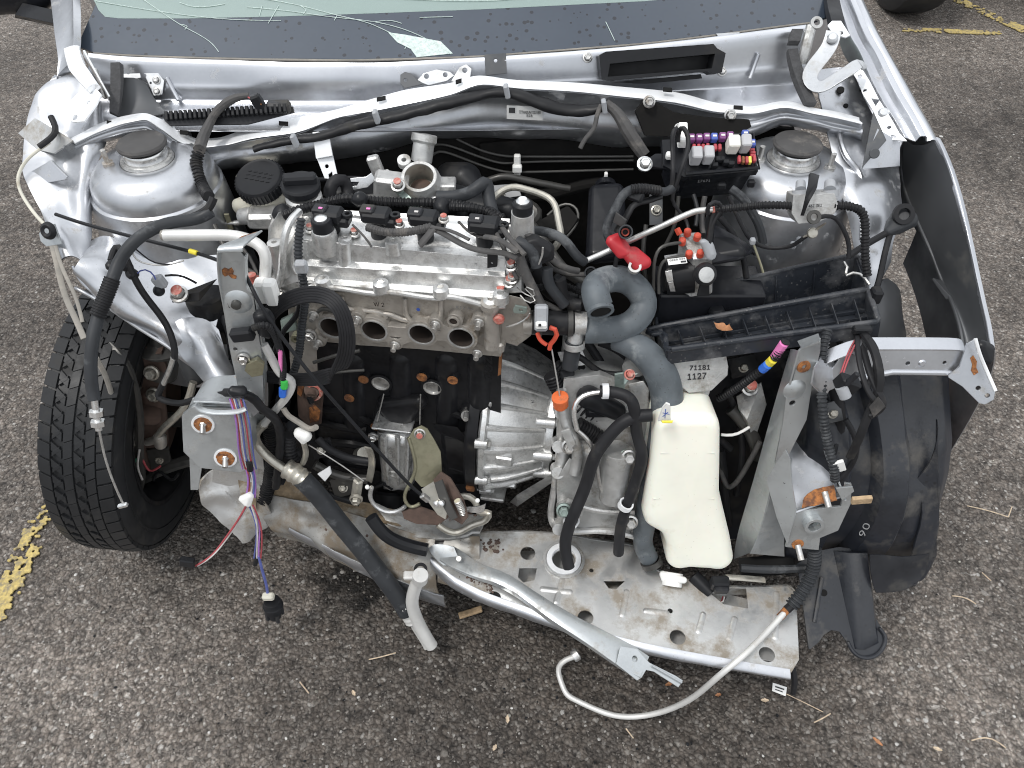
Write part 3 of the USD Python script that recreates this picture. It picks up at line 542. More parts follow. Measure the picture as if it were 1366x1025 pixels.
cp('torn_bracket', plate(PL(P(64, 318, 1.01), (-.2, -.85, .5)), [(52, 312), (58, 302), (72, 299), (82, 326), (62, 329), (54, 322)], .003), 'grey_primer', 'small bracket with black grommet', rail)
cp('grommet', lathe([(.004, .004), (.009, .006), (.013, .003), (.014, 0)], P(65, 308, 1.005), (-.2, -.85, .5)), 'black_plastic', None, rail)
cp('hinge_arm', sheet([[(88, 66, 1.30), (100, 62, 1.30), (106, 63, 1.30)], [(94, 92, 1.275), (106, 84, 1.28), (112, 84, 1.28)], [(106, 110, 1.24), (116, 104, 1.25), (124, 106, 1.25)], [(118, 122, 1.22), (126, 116, 1.23), (132, 120, 1.23)]], .010, 4, 4), 'pale_lit_metal', 'bright bent bonnet hinge', rail)
cp('hinge_link', bar(P(112, 70, 1.29), P(146, 132, 1.245), .004, .018, ch=.001), 'bright_steel', None, rail); cp('hinge_link', bar(P(128, 92, 1.275), P(140, 132, 1.25), .004, .014, ch=.001), 'steel', None, rail)
cp('foam_strip', sheet([[(150, 86, 1.30), (162, 85, 1.30)], [(149, 110, 1.275), (163, 112, 1.275)], [(146, 150, 1.235), (158, 156, 1.235)]], .012, 3, 6), 'foam', 'black foam seal', cowl)
cp('pillar_foot', sheet([[(70, -10, 1.5), (92, -10, 1.47), (102, -10, 1.45)], [(76, 40, 1.40), (96, 30, 1.39), (103, 30, 1.375)], [(80, 84, 1.32), (92, 70, 1.335), (103, 62, 1.33)], [(76, 108, 1.295), (88, 96, 1.30), (100, 84, 1.30)]], .012, 4, 5), 'silver_dusty')
whl = cp('wheel_house', sheet([[(118, 330, 1.035), (140, 318, 1.055), (175, 330, 1.055), (240, 340, 1.06), (300, 340, 1.07)],
                        [(112, 345, 1.00), (138, 350, 1.00), (178, 372, 1.0), (240, 392, .995), (296, 400, 1.0)],
                        [(104, 354, .985), (132, 376, .972), (175, 405, .962), (232, 432, .948), (285, 448, .945)],
                        [(100, 362, .978), (128, 386, .965), (172, 418, .952), (228, 446, .932), (276, 474, .92)],
                        [(110, 372, .985), (132, 396, .972), (176, 428, .956), (224, 462, .935), (270, 500, .91)]], .003, 6, 5, .010, 21, freq=15), 'silver_dusty', 'bent silver wheel house lip')
cp('arch_seam', tube([(97, 355, .985), (112, 380, .97), (150, 405, .958), (200, 436, .943), (245, 466, .925), (272, 492, .908)], 4, 8), 'silver_paint', None, whl)
cp('arch_seam', tube([(100, 384, .975), (135, 404, .962), (185, 438, .945), (235, 470, .922), (270, 500, .905)], 5, 8), 'silver_dusty', None, whl)
cp('inner_rail', sheet([[(222, 440, .94), (246, 425, .955), (270, 425, .96), (292, 440, .955)], [(238, 468, .92), (258, 450, .93), (280, 456, .932), (302, 480, .925)], [(262, 494, .90), (276, 478, .905), (294, 486, .905), (312, 504, .90)], [(278, 512, .882), (290, 504, .882), (304, 508, .882), (318, 520, .88)]], .003, 4, 5, .006, 31), 'silver_dusty', 'creased silver chassis rail')
# ---- crash can with two rusty studs
CC1 = PL(P(285, 585, .80), (.10, -.96, .25))
can = cp('crash_can', [extrude(CC1, poly(CC1, [(258, 546), (322, 548), (330, 560), (334, 622), (318, 628), (268, 622), (248, 602), (246, 556)]).buffer(.004), .008), extrude(CC1, poly(CC1, [(262, 544), (334, 540), (336, 610), (272, 612)]), .10, lift=-.006)], 'grey_primer', 'grey crash box with two rusted studs')
cp('can_flange', plate(CC1, [(246, 556), (254, 538), (262, 536), (268, 622), (262, 660), (252, 660), (250, 610)], .004, lift=-.012), 'grey_primer', None, can)
cp('can_top', sheet([[(258, 536, .80), (300, 538, .80), (330, 534, .81)], [(262, 528, .83), (300, 524, .83), (338, 520, .84)], [(272, 512, .87), (300, 502, .87), (340, 500, .88)]], .003, 4, 4), 'grey_primer', None, can)
cp('can_strap', tube([(260, 540, .79), (272, 548, .788), (318, 549, .786), (328, 545, .79)], 9, 8, flat=.5), 'grey_primer', None, can)
for q in ((271, 566), (301, 611)):
    c = CC1.at(*q); cp('rust_patch', wrap(disc(c, CC1.n, S(c, 12), .0025, 24), .0012, 160), 'orange_rust', None, can); cp('weld_collar', ring(c, CC1.n, S(c, 15), S(c, 11.5), .0018), 'pale_lit_metal', None, can)
    cp('stud', [cyl(c, c + CC1.n * .016 + np.array((0, 0, -.010)), .0045), bolt(c, CC1.n, .006, .003)], 'steel', None, can)
# ---- upright of the radiator support with rust and clip
UR = PL(P(315, 420, .845), (.12, -.985, .10))
up = cp('radiator_upright', [plate(UR, [(290, 334), (298, 332), (318, 334), (325, 342), (327, 382), (338, 396), (344, 440), (350, 480), (352, 545), (338, 556), (318, 520), (308, 470), (300, 420), (293, 376)], .0022, [(318, 413, 5), (314, 466, 3)]),
        sheet([[UR.at(290, 336)[None], ] for _ in ()] or [[(290, 337, .845), (292, 376, .845), (300, 420, .845), (308, 470, .845), (320, 520, .845)], [(302, 337, .875), (304, 376, .875), (312, 420, .875), (320, 470, .875), (330, 520, .875)]], .002, 4, 2),
        sheet([[(326, 343, .845), (328, 384, .845), (340, 396, .845), (350, 470, .845), (353, 545, .845)], [(330, 338, .87), (332, 376, .87), (344, 392, .87), (354, 466, .87), (357, 541, .87)]], .002, 4, 2)], 'grey_primer', 'grey radiator support upright with rust')
cp('upright_top', sheet([[(290, 336, .845), (324, 336, .845)], [(292, 330, .85), (326, 328, .85)], [(300, 326, .87), (340, 316, .88)], [(312, 322, .89), (350, 308, .90)]], .0025, 4, 4), 'grey_primer', None, up)
c = UR.at(305, 366); cp('rust_patch', wrap(extrude(UR, poly(UR, [(296, 360), (300, 357), (305, 359), (309, 357), (312, 362), (311, 366), (316, 368), (315, 372), (309, 371), (305, 367), (300, 369), (297, 366)]), .001, lift=.0008), .0007, 200), 'orange_rust', None, up)
cp('rust_patch', sheet([[(316, 321, .889), (330, 317, .893)], [(322, 316, .902), (346, 309, .905)]], .0015, 3, 3), 'orange_rust', None, up)
c = UR.at(316, 403)
cp('clip_nut', [plate(UR, [(304, 403), (312, 394), (322, 396), (328, 403), (318, 410), (306, 409)], .004, lift=.004), lathe([(0, .004), (.007, .004), (.007, .010), (.004, .012), (0, .012)], c, UR.n)], 'dark_tube', None, up)
cp('pressed_boss', lathe([(.020, 0), (.014, .004), (0, .005)], UR.at(318, 403), UR.n), 'grey_primer', None, up)
cp('foot_bracket', wrap(plate(UR, [(330, 480), (344, 474), (354, 482), (352, 494), (338, 496), (328, 488)], .010, lift=.012), .002), 'olive_zinc', None, up)
cp('bolt', bolt(UR.at(325, 477) + UR.n * .004, UR.n, .007), 'steel', None, up)
cp('lower_plate', plate(PL(P(350, 540, .86), FRONT), [(338, 470), (356, 478), (352, 560), (348, 580), (330, 585), (330, 556)], .003), 'grey_primer', None, up)
cp('torn_rust', wrap(sheet([[(290, 505, .87), (330, 500, .87)], [(288, 516, .86), (332, 515, .86)]], .004, 6, 5, .006), .003, 90), 'rusty_dirt', None, up)
# ---- torn lower tie bar end
tie = cp('torn_support_end', sheet([[(266, 640, .86), (284, 626, .88), (310, 622, .885), (346, 640, .88)], [(268, 668, .845), (292, 652, .86), (318, 660, .86), (352, 662, .86)], [(290, 690, .835), (312, 678, .845), (334, 684, .845), (360, 678, .85)], [(318, 718, .82), (330, 722, .82), (346, 708, .835), (364, 690, .85)]], .004, 6, 6, .012, 40, freq=20), 'silver_grimy', 'dirty torn end of the lower support')
cp('torn_rust', wrap(sheet([[(318, 640, .868), (340, 645, .868)], [(322, 668, .848), (342, 680, .846)]], .002, 5, 5, .006, 3), .002, 120), 'rusty_dirt', None, tie)
cp('side_tube', loft([[P(286 + 0, 600, .88), P(336, 600, .88), P(336, 598, .94), P(286, 598, .94)], [P(282, 655, .86), P(330, 665, .86), P(330, 662, .93), P(282, 650, .93)]]), 'silver_grimy', None, tie)
cp('rail_skin', sheet([[(330, 590, .885), (350, 600, .88)], [(336, 640, .87), (356, 650, .865)]], .003, 3, 4, .004), 'dull_aluminium', None, tie)
# ---- lower cross member
LX = PL(Z(800, 780, .205), (0, -.03, 1))
beam_holes = [(704, 738, 10), (659, 797, 9), (781, 824, 10.5), (904, 850, 10.5), (1023, 873, 10.5), (752, 747, 15), (789, 761, 3), (894, 815, 3.5), [(693, 758), (716, 758), (713, 774), (698, 777), (691, 770)], [(805, 775), (834, 775), (822, 786), (812, 785)], [(948, 792), (995, 780), (998, 812), (965, 806)]]
fx = [(575, 745), (600, 768), (640, 790), (700, 812), (760, 833), (860, 861), (960, 880), (1054, 896)]
bx = [(570, 722), (604, 716), (640, 713), (690, 711), (740, 713), (800, 722), (850, 730), (870, 758), (930, 778), (990, 785), (1052, 783), (1062, 792)]
beam = cp('lower_cross_member', plate(LX, bx + [(1066, 880), (1056, 897)] + fx[::-1], .003, beam_holes), 'silver_grimy', 'silver lower cross member pierced by round holes')
fr3 = [LX.at(*q) for q in fx]
cp('front_flange', sheet([[(p + np.array((0, .004, 0)),) for p in fr3], [(p + np.array((0, -.006, -.004)),) for p in fr3], [(p + np.array((0, -.009, -.016 * k_)),) for p, k_ in zip(fr3, np.linspace(1, .45, len(fr3)))], [(p + np.array((0, -.004, -.034 * k_)),) for p, k_ in zip(fr3, np.linspace(1, .35, len(fr3)))]], .003, 4, 4, .002, 6), 'silver_dusty', None, beam)
bk3 = [LX.at(*q) for q in bx]
cp('rear_flange', sheet([[(p,) for p in bk3], [(p + np.array((0, .008, -.006)),) for p in bk3], [(p + np.array((0, .012, -.045)),) for p in bk3]], .003, 3, 3, .002, 7), 'silver_grimy', None, beam)
cp('left_arm', sheet([[(322, 650, .885), (385, 664, .865), (430, 672, .85), (480, 688, .83), (540, 708, .805), (580, 722, .79)], [(330, 676, .86), (390, 684, .845), (432, 694, .828), (480, 712, .805), (535, 736, .775), (580, 748, .757)], [(352, 694, .845), (396, 704, .825), (440, 726, .796), (490, 748, .768), (540, 768, .742), (582, 780, .728)], [(364, 704, .835), (402, 714, .818), (444, 736, .789), (494, 760, .76), (545, 782, .732), (590, 796, .716)], [(372, 712, .838), (408, 721, .825), (450, 744, .797), (498, 768, .768), (548, 790, .738), (596, 802, .722)]], .004, 7, 6, .012, 17, freq=22), 'silver_filthy', 'crumpled arm of the cross member', beam)
cp('left_arm', sheet([[(596, 716, .80), (640, 716, .795)], [(585, 748, .757), (640, 752, .752)], [(584, 776, .728), (640, 792, .712)]], .004, 6, 6, .006, 9), 'silver_filthy', None, beam)
cp('folded_edge', sheet([[(386, 704, .822), (404, 713, .812), (446, 734, .784), (496, 758, .754), (547, 780, .727), (592, 795, .711)], [(386, 708, .820), (406, 719, .809), (448, 742, .780), (498, 768, .750), (549, 790, .724), (594, 805, .709)], [(392, 712, .828), (412, 723, .818), (452, 746, .79), (500, 772, .76), (550, 794, .734), (596, 808, .718)]], .003, 7, 3, .004, 19, freq=25), 'silver_dusty', 'bright folded lower edge', beam)
for x0, y0, x1, y1 in ((750, 775, 742, 803), (836, 790, 830, 820), (888, 818, 862, 815), (938, 820, 932, 842), (980, 826, 973, 852), (1036, 792, 1034, 850), (724, 786, 760, 790)):
    cp('pressed_rib', blob([(LX.at(x0, y0) - LX.n * .0075, .0095), (LX.at(x1, y1) - LX.n * .0075, .0095)]), 'silver_grimy', None, beam)
c = LX.at(752, 747); cp('hole_collar', ring(c, LX.n, S(c, 23), S(c, 16), .006), 'pale_lit_metal', None, beam); cp('hole_rim', ring(c, LX.n, S(c, 28), S(c, 24), .003), 'dull_aluminium', None, beam)
def clump(n, f, a, b): return [wrap(blob([(LX.at(*f()), rng.uniform(a, b))]), .0006, 200) for _ in range(n)]
cp_s('dirt_clump', clump(46, lambda: (630 + rng.uniform(-24, 42), 728 + rng.uniform(-8, 9)), .0012, .004), 'brown_rust', None, beam)
cp_s('dirt_clump', clump(36, lambda: (lambda t: (610 + t * 50 + rng.uniform(-6, 6), 762 + t * 24 + rng.uniform(-5, 5)))(rng.uniform(0, 1)), .001, .003), 'brown_rust', None, beam)
LB = PL(Z(800, 790, .160), (0, -.03, 1)); cp('lower_skin', plate(LB, [(620, 735), (740, 735), (1000, 800), (1050, 815), (1042, 884), (760, 840), (630, 800)], .003), 'silver_grimy', None, beam)
cp('tie_bar', sheet([[(560, 700, .84), (640, 694, .84)], [(520, 690, .86), (620, 680, .88)]], .01, 4, 4, .004), 'brown_rust', None, beam)
# folded latch brace lying over the beam
BR = [Z(596, 738, .222), Z(612, 748, .226), Z(640, 762, .228), Z(665, 770, .228), Z(700, 790, .226), Z(740, 818, .222), Z(790, 848, .215), Z(836, 876, .205), Z(860, 890, .200)]
def brace():
    c = spline(BR, .006); n = len(c); t = np.gradient(c, axis=0); t /= np.linalg.norm(t, axis=1, keepdims=True); side = np.cross(t, (0, 0, 1)); side /= np.linalg.norm(side, axis=1, keepdims=True)
    s = np.linspace(0, 1, n); w = np.interp(s, [0, .08, .2, .45, .7, .9, 1], [.036, .036, .026, .020, .030, .045, .040]); h = np.interp(s, [0, .1, .3, .6, .9, 1], [.002, .004, .012, .014, .006, .004])
    R = []
    for k, (a, b) in enumerate(((-.5, -1), (-.5, 0), (-.2, .15), (.2, .15), (.5, 0), (.5, -1))): R.append([(c[i] + side[i] * w[i] * a + np.array((0, 0, h[i] * b)),) for i in range(0, n, 3)])
    return sheet(R, .0025, 2, 2, k=1)
br = cp('latch_brace', brace(), 'grey_primer', 'bent grey bonnet latch brace')
BE = PL(Z(865, 892, .202), (.15, -.35, .92))
cp('brace_end', plate(BE, [(828, 862), (850, 866), (866, 884), (902, 902), (911, 908), (905, 917), (872, 896), (862, 894), (856, 904), (850, 908), (822, 886)], .003, [(847, 879, 4)]), 'grey_primer', None, br)
cp('brace_flange', bar(BE.at(868, 889), BE.at(908, 912), .003, .012, (0, 0, 1)), 'grey_primer', None, br)
cp('brace_head', sheet([[(572, 732, .765), (584, 726, .77), (606, 730, .765)], [(580, 744, .752), (596, 742, .752), (612, 744, .75)], [(592, 754, .742), (606, 754, .742), (618, 752, .742)]], .004, 4, 4, .004), 'grey_primer', None, br)
c = Z(612, 746, .238); cp('rivet', disc(c, (0, -.3, 1), S(c, 4), .004), 'steel', None, br)

cp('dirty_shelf', wrap(sheet([[(340, 610, .92), (400, 640, .90), (470, 668, .88), (560, 690, .86)], [(330, 648, .887), (388, 666, .868), (440, 678, .853), (572, 720, .80)]], .004, 8, 8, .012, 33, freq=22), .002, 70), 'rusty_dirt', 'dirt caked shelf behind the crumpled beam arm', beam)
cp('oily_shelf', wrap(sheet([[(500, 672, .87), (580, 690, .85), (650, 690, .85)], [(520, 706, .815), (575, 720, .79), (640, 713, .79)]], .004, 8, 8, .010, 34, freq=22), .002, 70), 'dull_aluminium', None, beam)
cp_s('dirt_crumbs', [wrap(blob([(P(x, y, .845 - (y - 690) * .0018), rng.uniform(.001, .0035))]), .0006, 200) for x, y in zip(rng.uniform(430, 640, 60), rng.uniform(688, 716, 60))], 'brown_rust', None, beam)
def crumbs(name, n, m, lab, cat_, f):
    v = []
    for _ in range(n):
        p = Z(*f(), .0); r = rng.uniform(.0012, .0034); o = trimesh.creation.icosphere(0, r); q = np.array(o.vertices) * rng.uniform(.5, 1.3, 3); v.append(TM(q + p + np.array((0, 0, r * .7)), o.faces))
    solo(name, v, m, lab, cat_, kind='stuff', smooth=False)
crumbs('pale_crumbs', 240, 'dull_tube', 'tiny pale crumbs strewn over the asphalt', 'crumbs', lambda: (rng.uniform(-20, 1390), rng.uniform(20, 1030)))
crumbs('plastic_crumbs', 160, 'black_plastic', 'small black plastic bits strewn over the asphalt', 'crumbs', lambda: (rng.normal(600, 330), rng.uniform(760, 1030)))
# ---------------------------------------------------------------- engine
e0 = P(401, 319, .988); e1 = P(670, 346, .937); eX = unit((e1 - e0) * (1, 1, 0)); eZ = np.array((0, 0, 1.)); eY = np.cross(eZ, eX)
EAX = np.array([eX, eY, eZ])
def EP(off=0., lean=0.): return PL(e0 + eY * off, -eY + eZ * lean)
def E(px, py, off=0.): return EP(off).at(px, py)
def ebox(x0, y0, x1, y1, off, depth, ch=.003, lean=0):
    a, b = E(x0, y0, off), E(x1, y1, off); w = abs(np.dot(b - a, eX)); h = abs(b[2] - a[2]); c = (a + b) / 2 + eY * depth / 2; return box(c, (w, depth, h), EAX, ch)
def eplate(off, pts, th=.004, holes=(), rnd=0, front=False): return plate(EP(off), pts, th, holes, rnd, 0, front)
def vsec(pxs, pys, offs): return [E(x, y, o) for x, y, o in zip(pxs, pys, offs)]
VO = [.062, .054, .050, .016, .012, 0, -.006, -.018, -.021, -.034, -.034]
LY = [284, 288, 292, 311, 313, 319, 345, 354, 369, 376, 383]; RY = [298, 303, 308, 337, 340, 346, 362, 369, 390, 399, 407]
secs = []
for f in np.linspace(0, 1, 9):
    s = [E(398 + (674 - 398) * f, a + (b - a) * f, o) for a, b, o in zip(LY, RY, VO)]
    lo = s[-1]; s += [lo + eY * .11 + eX * 0, s[0] + eZ * -.03]; secs.append(s)
vc = cp('valve_cover', wrap(loft(secs), .0008, 60), 'bright_aluminium', 'bright cast aluminium valve cover', smooth=28)
cp('rear_rim', [loft([[E(448, 280, .07), E(448, 287, .064), E(448, 296, .066), E(448, 290, .08)], [E(680, 292, .07), E(680, 300, .064), E(680, 310, .066), E(680, 303, .08)]])], 'bright_aluminium', None, vc)
cp('pressed_rib', [loft([[E(402, 322, -.0015), E(402, 343, -.0085), E(402, 343, .01), E(402, 322, .01)], [E(410, 323, -.0015), E(410, 344, -.0085), E(410, 344, .01), E(410, 323, .01)]])], 'bright_aluminium', None, vc)
cp('column_boss', cyl(E(461, 356, -.008), E(460, 322, -.004), .0105, .0095), 'bright_aluminium', None, vc)
cp('column_boss', lathe([(.010, -.03), (.0105, 0), (.004, .001), (.0035, -.004), (0, -.004)], E(460, 318, .004), eZ, 20), 'bright_aluminium', None, vc)
cp('column_boss', lathe([(.014, -.02), (.0115, .002), (.004, .002), (.0035, -.004), (0, -.004)], E(524, 322, .006), eZ, 20), 'bright_aluminium', None, vc)
for x, y in ((430, 375), (508, 380), (588, 387), (668, 395), (413, 382), (655, 403)):
    c = E(x, y, -.036)
    b = cp('flange_boss', [lathe([(.0130, -.012), (.0122, .002), (.0055, .005), (.0045, -.004), (0, -.004)], c + eZ * .002, eZ, 24)], 'bright_aluminium', None, vc)
    if x in (430, 508, 588): cp('bolt', lathe([(.0065, 0), (.0065, .003), (0, .003)], c + eZ * .003, eZ, 6), 'steel', None, b)
cp('flange_lip', [sweep(spline([E(x, y, -.040) for x, y in ((402, 380), (420, 386), (440, 384), (500, 392), (520, 390), (580, 398), (600, 396), (650, 408), (674, 408))], .004), .0045, 8)], 'cast_aluminium', None, vc)
for x, y, r in ((414, 306, 8), (473, 312, 8), (533, 300, 8), (592, 293, 8)):
    c = E(x, y, .02); cp('bolt', bolt(c, (0, -.15, 1), S(c, r * .62)), 'steel', None, vc); cp('paint_mark', disc(c + eZ * S(c, r * .75), (0, -.15, 1), S(c, r * .55), .0015), 'red_mark', None, vc)
letters('T', EP(-.0105), 634, 354, 637, 354, 4, 'print_black', vc); letters('I', EP(-.018), 633, 375, 634, 375, 4, 'print_black', vc)
# ignition coils
for x, y, s in ((440, 292, 1.0), (503, 293, 1.0), (566, 297, 1.0), (646, 306, 1.05)):
    c = E(x, y, .028); h = cp('ignition_coil', [box(c + eZ * .008, (.044 * s, .030, .020), EAX, .005), box(c + eX * .022 + eZ * .0, (.022, .026, .016), EAX, .004), cyl(c - eZ * .03, c, .013)], 'black_plastic')
    cp('coil_connector', [box(c - eX * .012 + eZ * .017 - eY * .002, (.022, .020, .010), EAX, .002)], 'dusty_plastic', None, h)
    cp('coil_lug', lathe([(.008, 0), (.008, .005), (.004, .005), (.004, 0)], c + eX * .030 + eZ * .008, eZ, 16), 'black_plastic', None, h)
    cp('clip_mark', box(c - eX * .009 + eZ * .0225 - eY * .006, (.006, .004, .0012), EAX), 'pink_tape' if x < 510 else 'wire_white', None, h)
# sensor with bright bolt, breather
c = E(430, 302, .006); b = cp('breather_boss', lathe([(.021, -.045), (.019, -.01), (.017, -.006), (0, -.006)], c, eZ), 'bright_aluminium')
cp('breather_cap', lathe([(.016, -.008), (.016, .010), (.014, .013), (0, .013)], c, eZ), 'black_plastic', None, b); cp('bolt', [lathe([(.010, 0), (.010, .002), (.006, .005), (0, .006)], c + eZ * .013, eZ, 20)], 'bright_steel', None, b)
# timing side casting and oil filler
tc = cp('timing_cover', wrap(loft([[E(x, y, o) for x, y, o in ((362, 300, .0), (372, 284, .03), (398, 276, .06), (404, 290, .05), (398, 320, .0), (396, 350, -.012), (398, 376, -.034), (372, 384, -.034), (362, 370, -.028), (360, 330, -.02))],
                                   [E(x, y, o) for x, y, o in ((358, 304, .06), (368, 282, .07), (392, 272, .10), (402, 286, .10), (398, 320, .06), (396, 350, .06), (398, 376, .06), (372, 384, .06), (358, 370, .06), (357, 330, .06))]]), .0012, 50), 'cast_aluminium', 'rounded aluminium timing cover')
cp('cover_boss', lathe([(.013, -.06), (.011, .002), (.004, .003), (.004, -.002), (0, -.002)], E(366, 325, -.024), eZ), 'cast_aluminium', None, tc)
cp('cover_rib', sweep(spline([E(400, 282, .02), E(385, 300, -.01), E(378, 330, -.030), E(376, 360, -.036), E(372, 380, -.038)], .005), .006, 8), 'bright_aluminium', None, tc)
cp('cover_rib', sweep(spline([E(398, 318, -.006), E(390, 335, -.02), E(389, 352, -.024), E(396, 366, -.03)], .004), .004, 8), 'cast_aluminium', None, tc)
cp('lower_casting', wrap(loft([[E(x, y, o) for x, y, o in ((345, 378, -.02), (372, 376, -.03), (404, 378, -.032), (404, 402, -.03), (380, 410, -.02), (350, 400, -.02))], [E(x, y, .06) for x, y in ((345, 374), (372, 372), (404, 374), (404, 402), (380, 410), (350, 400))]]), .0025, 70), 'cast_aluminium', None, tc)
for x, y in ((376, 392), (392, 398), (360, 386)): cp('bolt', bolt(E(x, y, -.034), -eY, .006), 'steel', None, tc)
fil = cp('oil_filler_neck', lathe([(.036, -.06), (.030, -.03), (.029, .0), (.025, .004), (0, .004)], E(405, 262, .08), (0, -.1, 1)), 'cast_aluminium')
ac = unit((.05, -.12, 1)); c = E(402, 252, .085)
cap = cp('oil_cap', [lathe([(.031, 0), (.031, .010), (.028, .013), (0, .013)], c, ac), ], 'black_plastic', 'black oil filler cap with grip bar', fil)
part('grip', box(c + ac * .018 + np.array((0, .002, 0)), (.052, .020, .018), np.array([unit((1, .18, -.05)), unit((-.18, 1, .1)), ac]), .004), 'black_plastic', car + '/' + fil.split('/')[3]) if 0 else cp('cap_grip', box(c + ac * .018 + np.array((0, .002, 0)), (.052, .020, .016), np.array([unit((1, .18, -.05)), unit((-.18, 1, .1)), ac]), .004), 'black_plastic', None, fil)
# brake fluid reservoir with master cylinder
c = P(350, 246, 1.155); ax = unit((-.10, -.32, .95))
rs = cp('brake_reservoir', [lathe([(0, -.05), (.020, -.05), (.034, -.036), (.039, -.018), (.039, .0), (0, .0)], c, ax), blob([(P(335, 250, 1.19), .018), (P(360, 232, 1.22), .020), (P(325, 240, 1.2), .014), (P(345, 228, 1.22), .014)]), cyl(P(340, 268, 1.14), P(318, 276, 1.15), .014)], 'aged_plastic', 'cream fluid reservoir under a black screw cap')
cp('reservoir_cap', [lathe([(.041, -.004), (.041, .016), (.038, .020), (.034, .0185), (0, .0185)], c, ax, 48)] + [bar(c + ax * .006 + (math.cos(a) * frame(ax)[0] + math.sin(a) * frame(ax)[1]) * .0415 - ax * .009, c + ax * .006 + (math.cos(a) * frame(ax)[0] + math.sin(a) * frame(ax)[1]) * .0415 + ax * .009, .0025, .0025) for a in np.linspace(0, 2 * np.pi, 40, endpoint=False)], 'black_plastic', 'ribbed black screw cap', rs)
cp('cap_print', [bar(c + ax * .0192 + frame(ax)[0] * (-.022 + .010 * i) + frame(ax)[1] * q, c + ax * .0192 + frame(ax)[0] * (-.016 + .010 * i) + frame(ax)[1] * (q + .002), .001, .0006) for i in range(5) for q in (-.008, 0, .008)], 'dusty_plastic', None, rs)
cp('master_cylinder', wrap(cat([cyl(P(330, 292, 1.13), P(372, 280, 1.14), .018), cyl(P(322, 289, 1.125), P(338, 288, 1.12), .014, .016), box(P(352, 290, 1.11), (.05, .04, .03), None, .006), lathe([(.012, 0), (.012, .012), (0, .012)], P(371, 293, 1.10), eZ, 16)]), .001), 'cast_aluminium', None, rs)
cp('pipe_union', [cyl(P(322, 297, 1.12), P(313, 298, 1.12), .005), cyl(P(314, 298, 1.12), P(280, 298, 1.13), .0032)], 'steel', None, rs)
cp('shock_bracket', [pbox(305, 286, 312, 330, 1.12, .004)], 'olive_zinc', None, rs)
# hanging bracket on the bulkhead
HB = PL(P(430, 200, 1.19), (0, -.95, .3))
hb = cp('hanging_bracket', [sheet([[(417, 177, 1.20), (437, 175, 1.20)], [(419, 190, 1.195), (440, 187, 1.195)], [(422, 212, 1.182), (444, 208, 1.182)]], .003, 3, 5), plate(PL(P(434, 220, 1.18), (0, -.8, .6)), [(422, 210), (444, 207), (450, 233), (444, 236), (443, 229), (438, 233), (439, 239), (433, 238)], .003, [(436, 222, 2.6)])], 'pale_lit_metal', 'bright forked bracket')
# throttle neck and manifold behind the cover
c = P(560, 241, 1.10); ax = unit((0, -.42, .9))
th = cp('throttle_body', [lathe([(.024, -.035), (.0235, .0), (.0285, .0), (.030, -.006), (.034, -.012), (.034, -.028), (.038, -.030), (.038, -.04), (.024, -.04)], c + ax * .012, ax, 48)], 'dull_aluminium', 'open round throttle neck')
cp('bore', lathe([(.0235, .010), (.0235, -.032), (0, -.034)], c, ax, 32), 'dull_tube', None, th); cp('throttle_plate', lathe([(.019, -.024), (0, -.020)], c, ax, 24), 'brown_rust', None, th)
cp('rear_neck', wrap(lathe([(.018, 0), (.018, .03), (.022, .034), (.021, .045), (0, .046)], P(562, 216, 1.17), unit((.15, .4, .8))), .002, 60), 'dull_aluminium', None, th)
cp('flange_ear', lathe([(.004, 0), (.011, 0), (.011, .012), (.004, .012), (.004, 0)], P(540, 219, 1.13), ax, 20), 'dull_aluminium', None, th)
cp('side_casting', [box(P(522, 250, 1.10), (.055, .035, .045), np.array([unit((1, 0, -.15)), (0, 1, 0), unit((.15, 0, 1))]), .005), box(P(504, 228, 1.13), (.020, .014, .055), np.array([unit((1, 0, .25)), (0, 1, 0), unit((-.25, 0, 1))]), .003), bar(P(512, 230, 1.12), P(532, 246, 1.10), .014, .014, ch=.003)], 'cast_aluminium', None, th)
cp('side_casting', [box(P(595, 246, 1.11), (.032, .03, .012), None, .002), box(P(592, 257, 1.105), (.026, .03, .010), None, .002), box(P(580, 262, 1.09), (.05, .03, .014), None, .003)], 'cast_aluminium', None, th)
cp('cable_stay', [plate(PL(P(485, 245, 1.12), (0, -.9, .43)), [(467, 238), (488, 236), (502, 226), (506, 236), (490, 250), (470, 254), (467, 249), (476, 248), (479, 243), (468, 243)], .003)], 'bright_steel', None, th)
cp('stay_plate', [bar(P(532, 252, 1.085), P(558, 284, 1.05), .013, .004, (0, -.6, .8), .001), bar(P(528, 246, 1.09), P(537, 258, 1.08), .015, .012, ch=.002)], 'green_zinc', None, th)
c = P(531, 248, 1.075); cp('bolt', bolt(c, (0, -.4, .9), .008), 'steel', None, th); cp('paint_mark', disc(c + np.array((0, -.003, .010)), (0, -.4, .9), .006, .002), 'red_mark', None, th)
cp('intake_manifold', [blob([(P(450, 262, 1.14), .02), (P(680, 282, 1.10), .022), (P(560, 262, 1.16), .035)]), blob([(P(620, 240, 1.19), .03), (P(600, 236, 1.2), .025), (P(632, 252, 1.17), .02)])], 'black_plastic')
cp('breather_hose', tube([(583, 263, 1.075), (610, 262, 1.07), (635, 252, 1.07), (648, 244, 1.08), (652, 262, 1.07), (658, 288, 1.04)], 17, 12), 'grey_rubber')
cp('bypass_hose', tube([(440, 262, 1.10), (443, 246, 1.11), (455, 240, 1.12), (463, 250, 1.12), (464, 262, 1.11)], 17, 12), 'rubber')
cp('fuel_pipe', tube([(560, 262, 1.12), (520, 245, 1.16), (480, 238, 1.17), (420, 240, 1.18)], 6, 8), 'black_plastic')
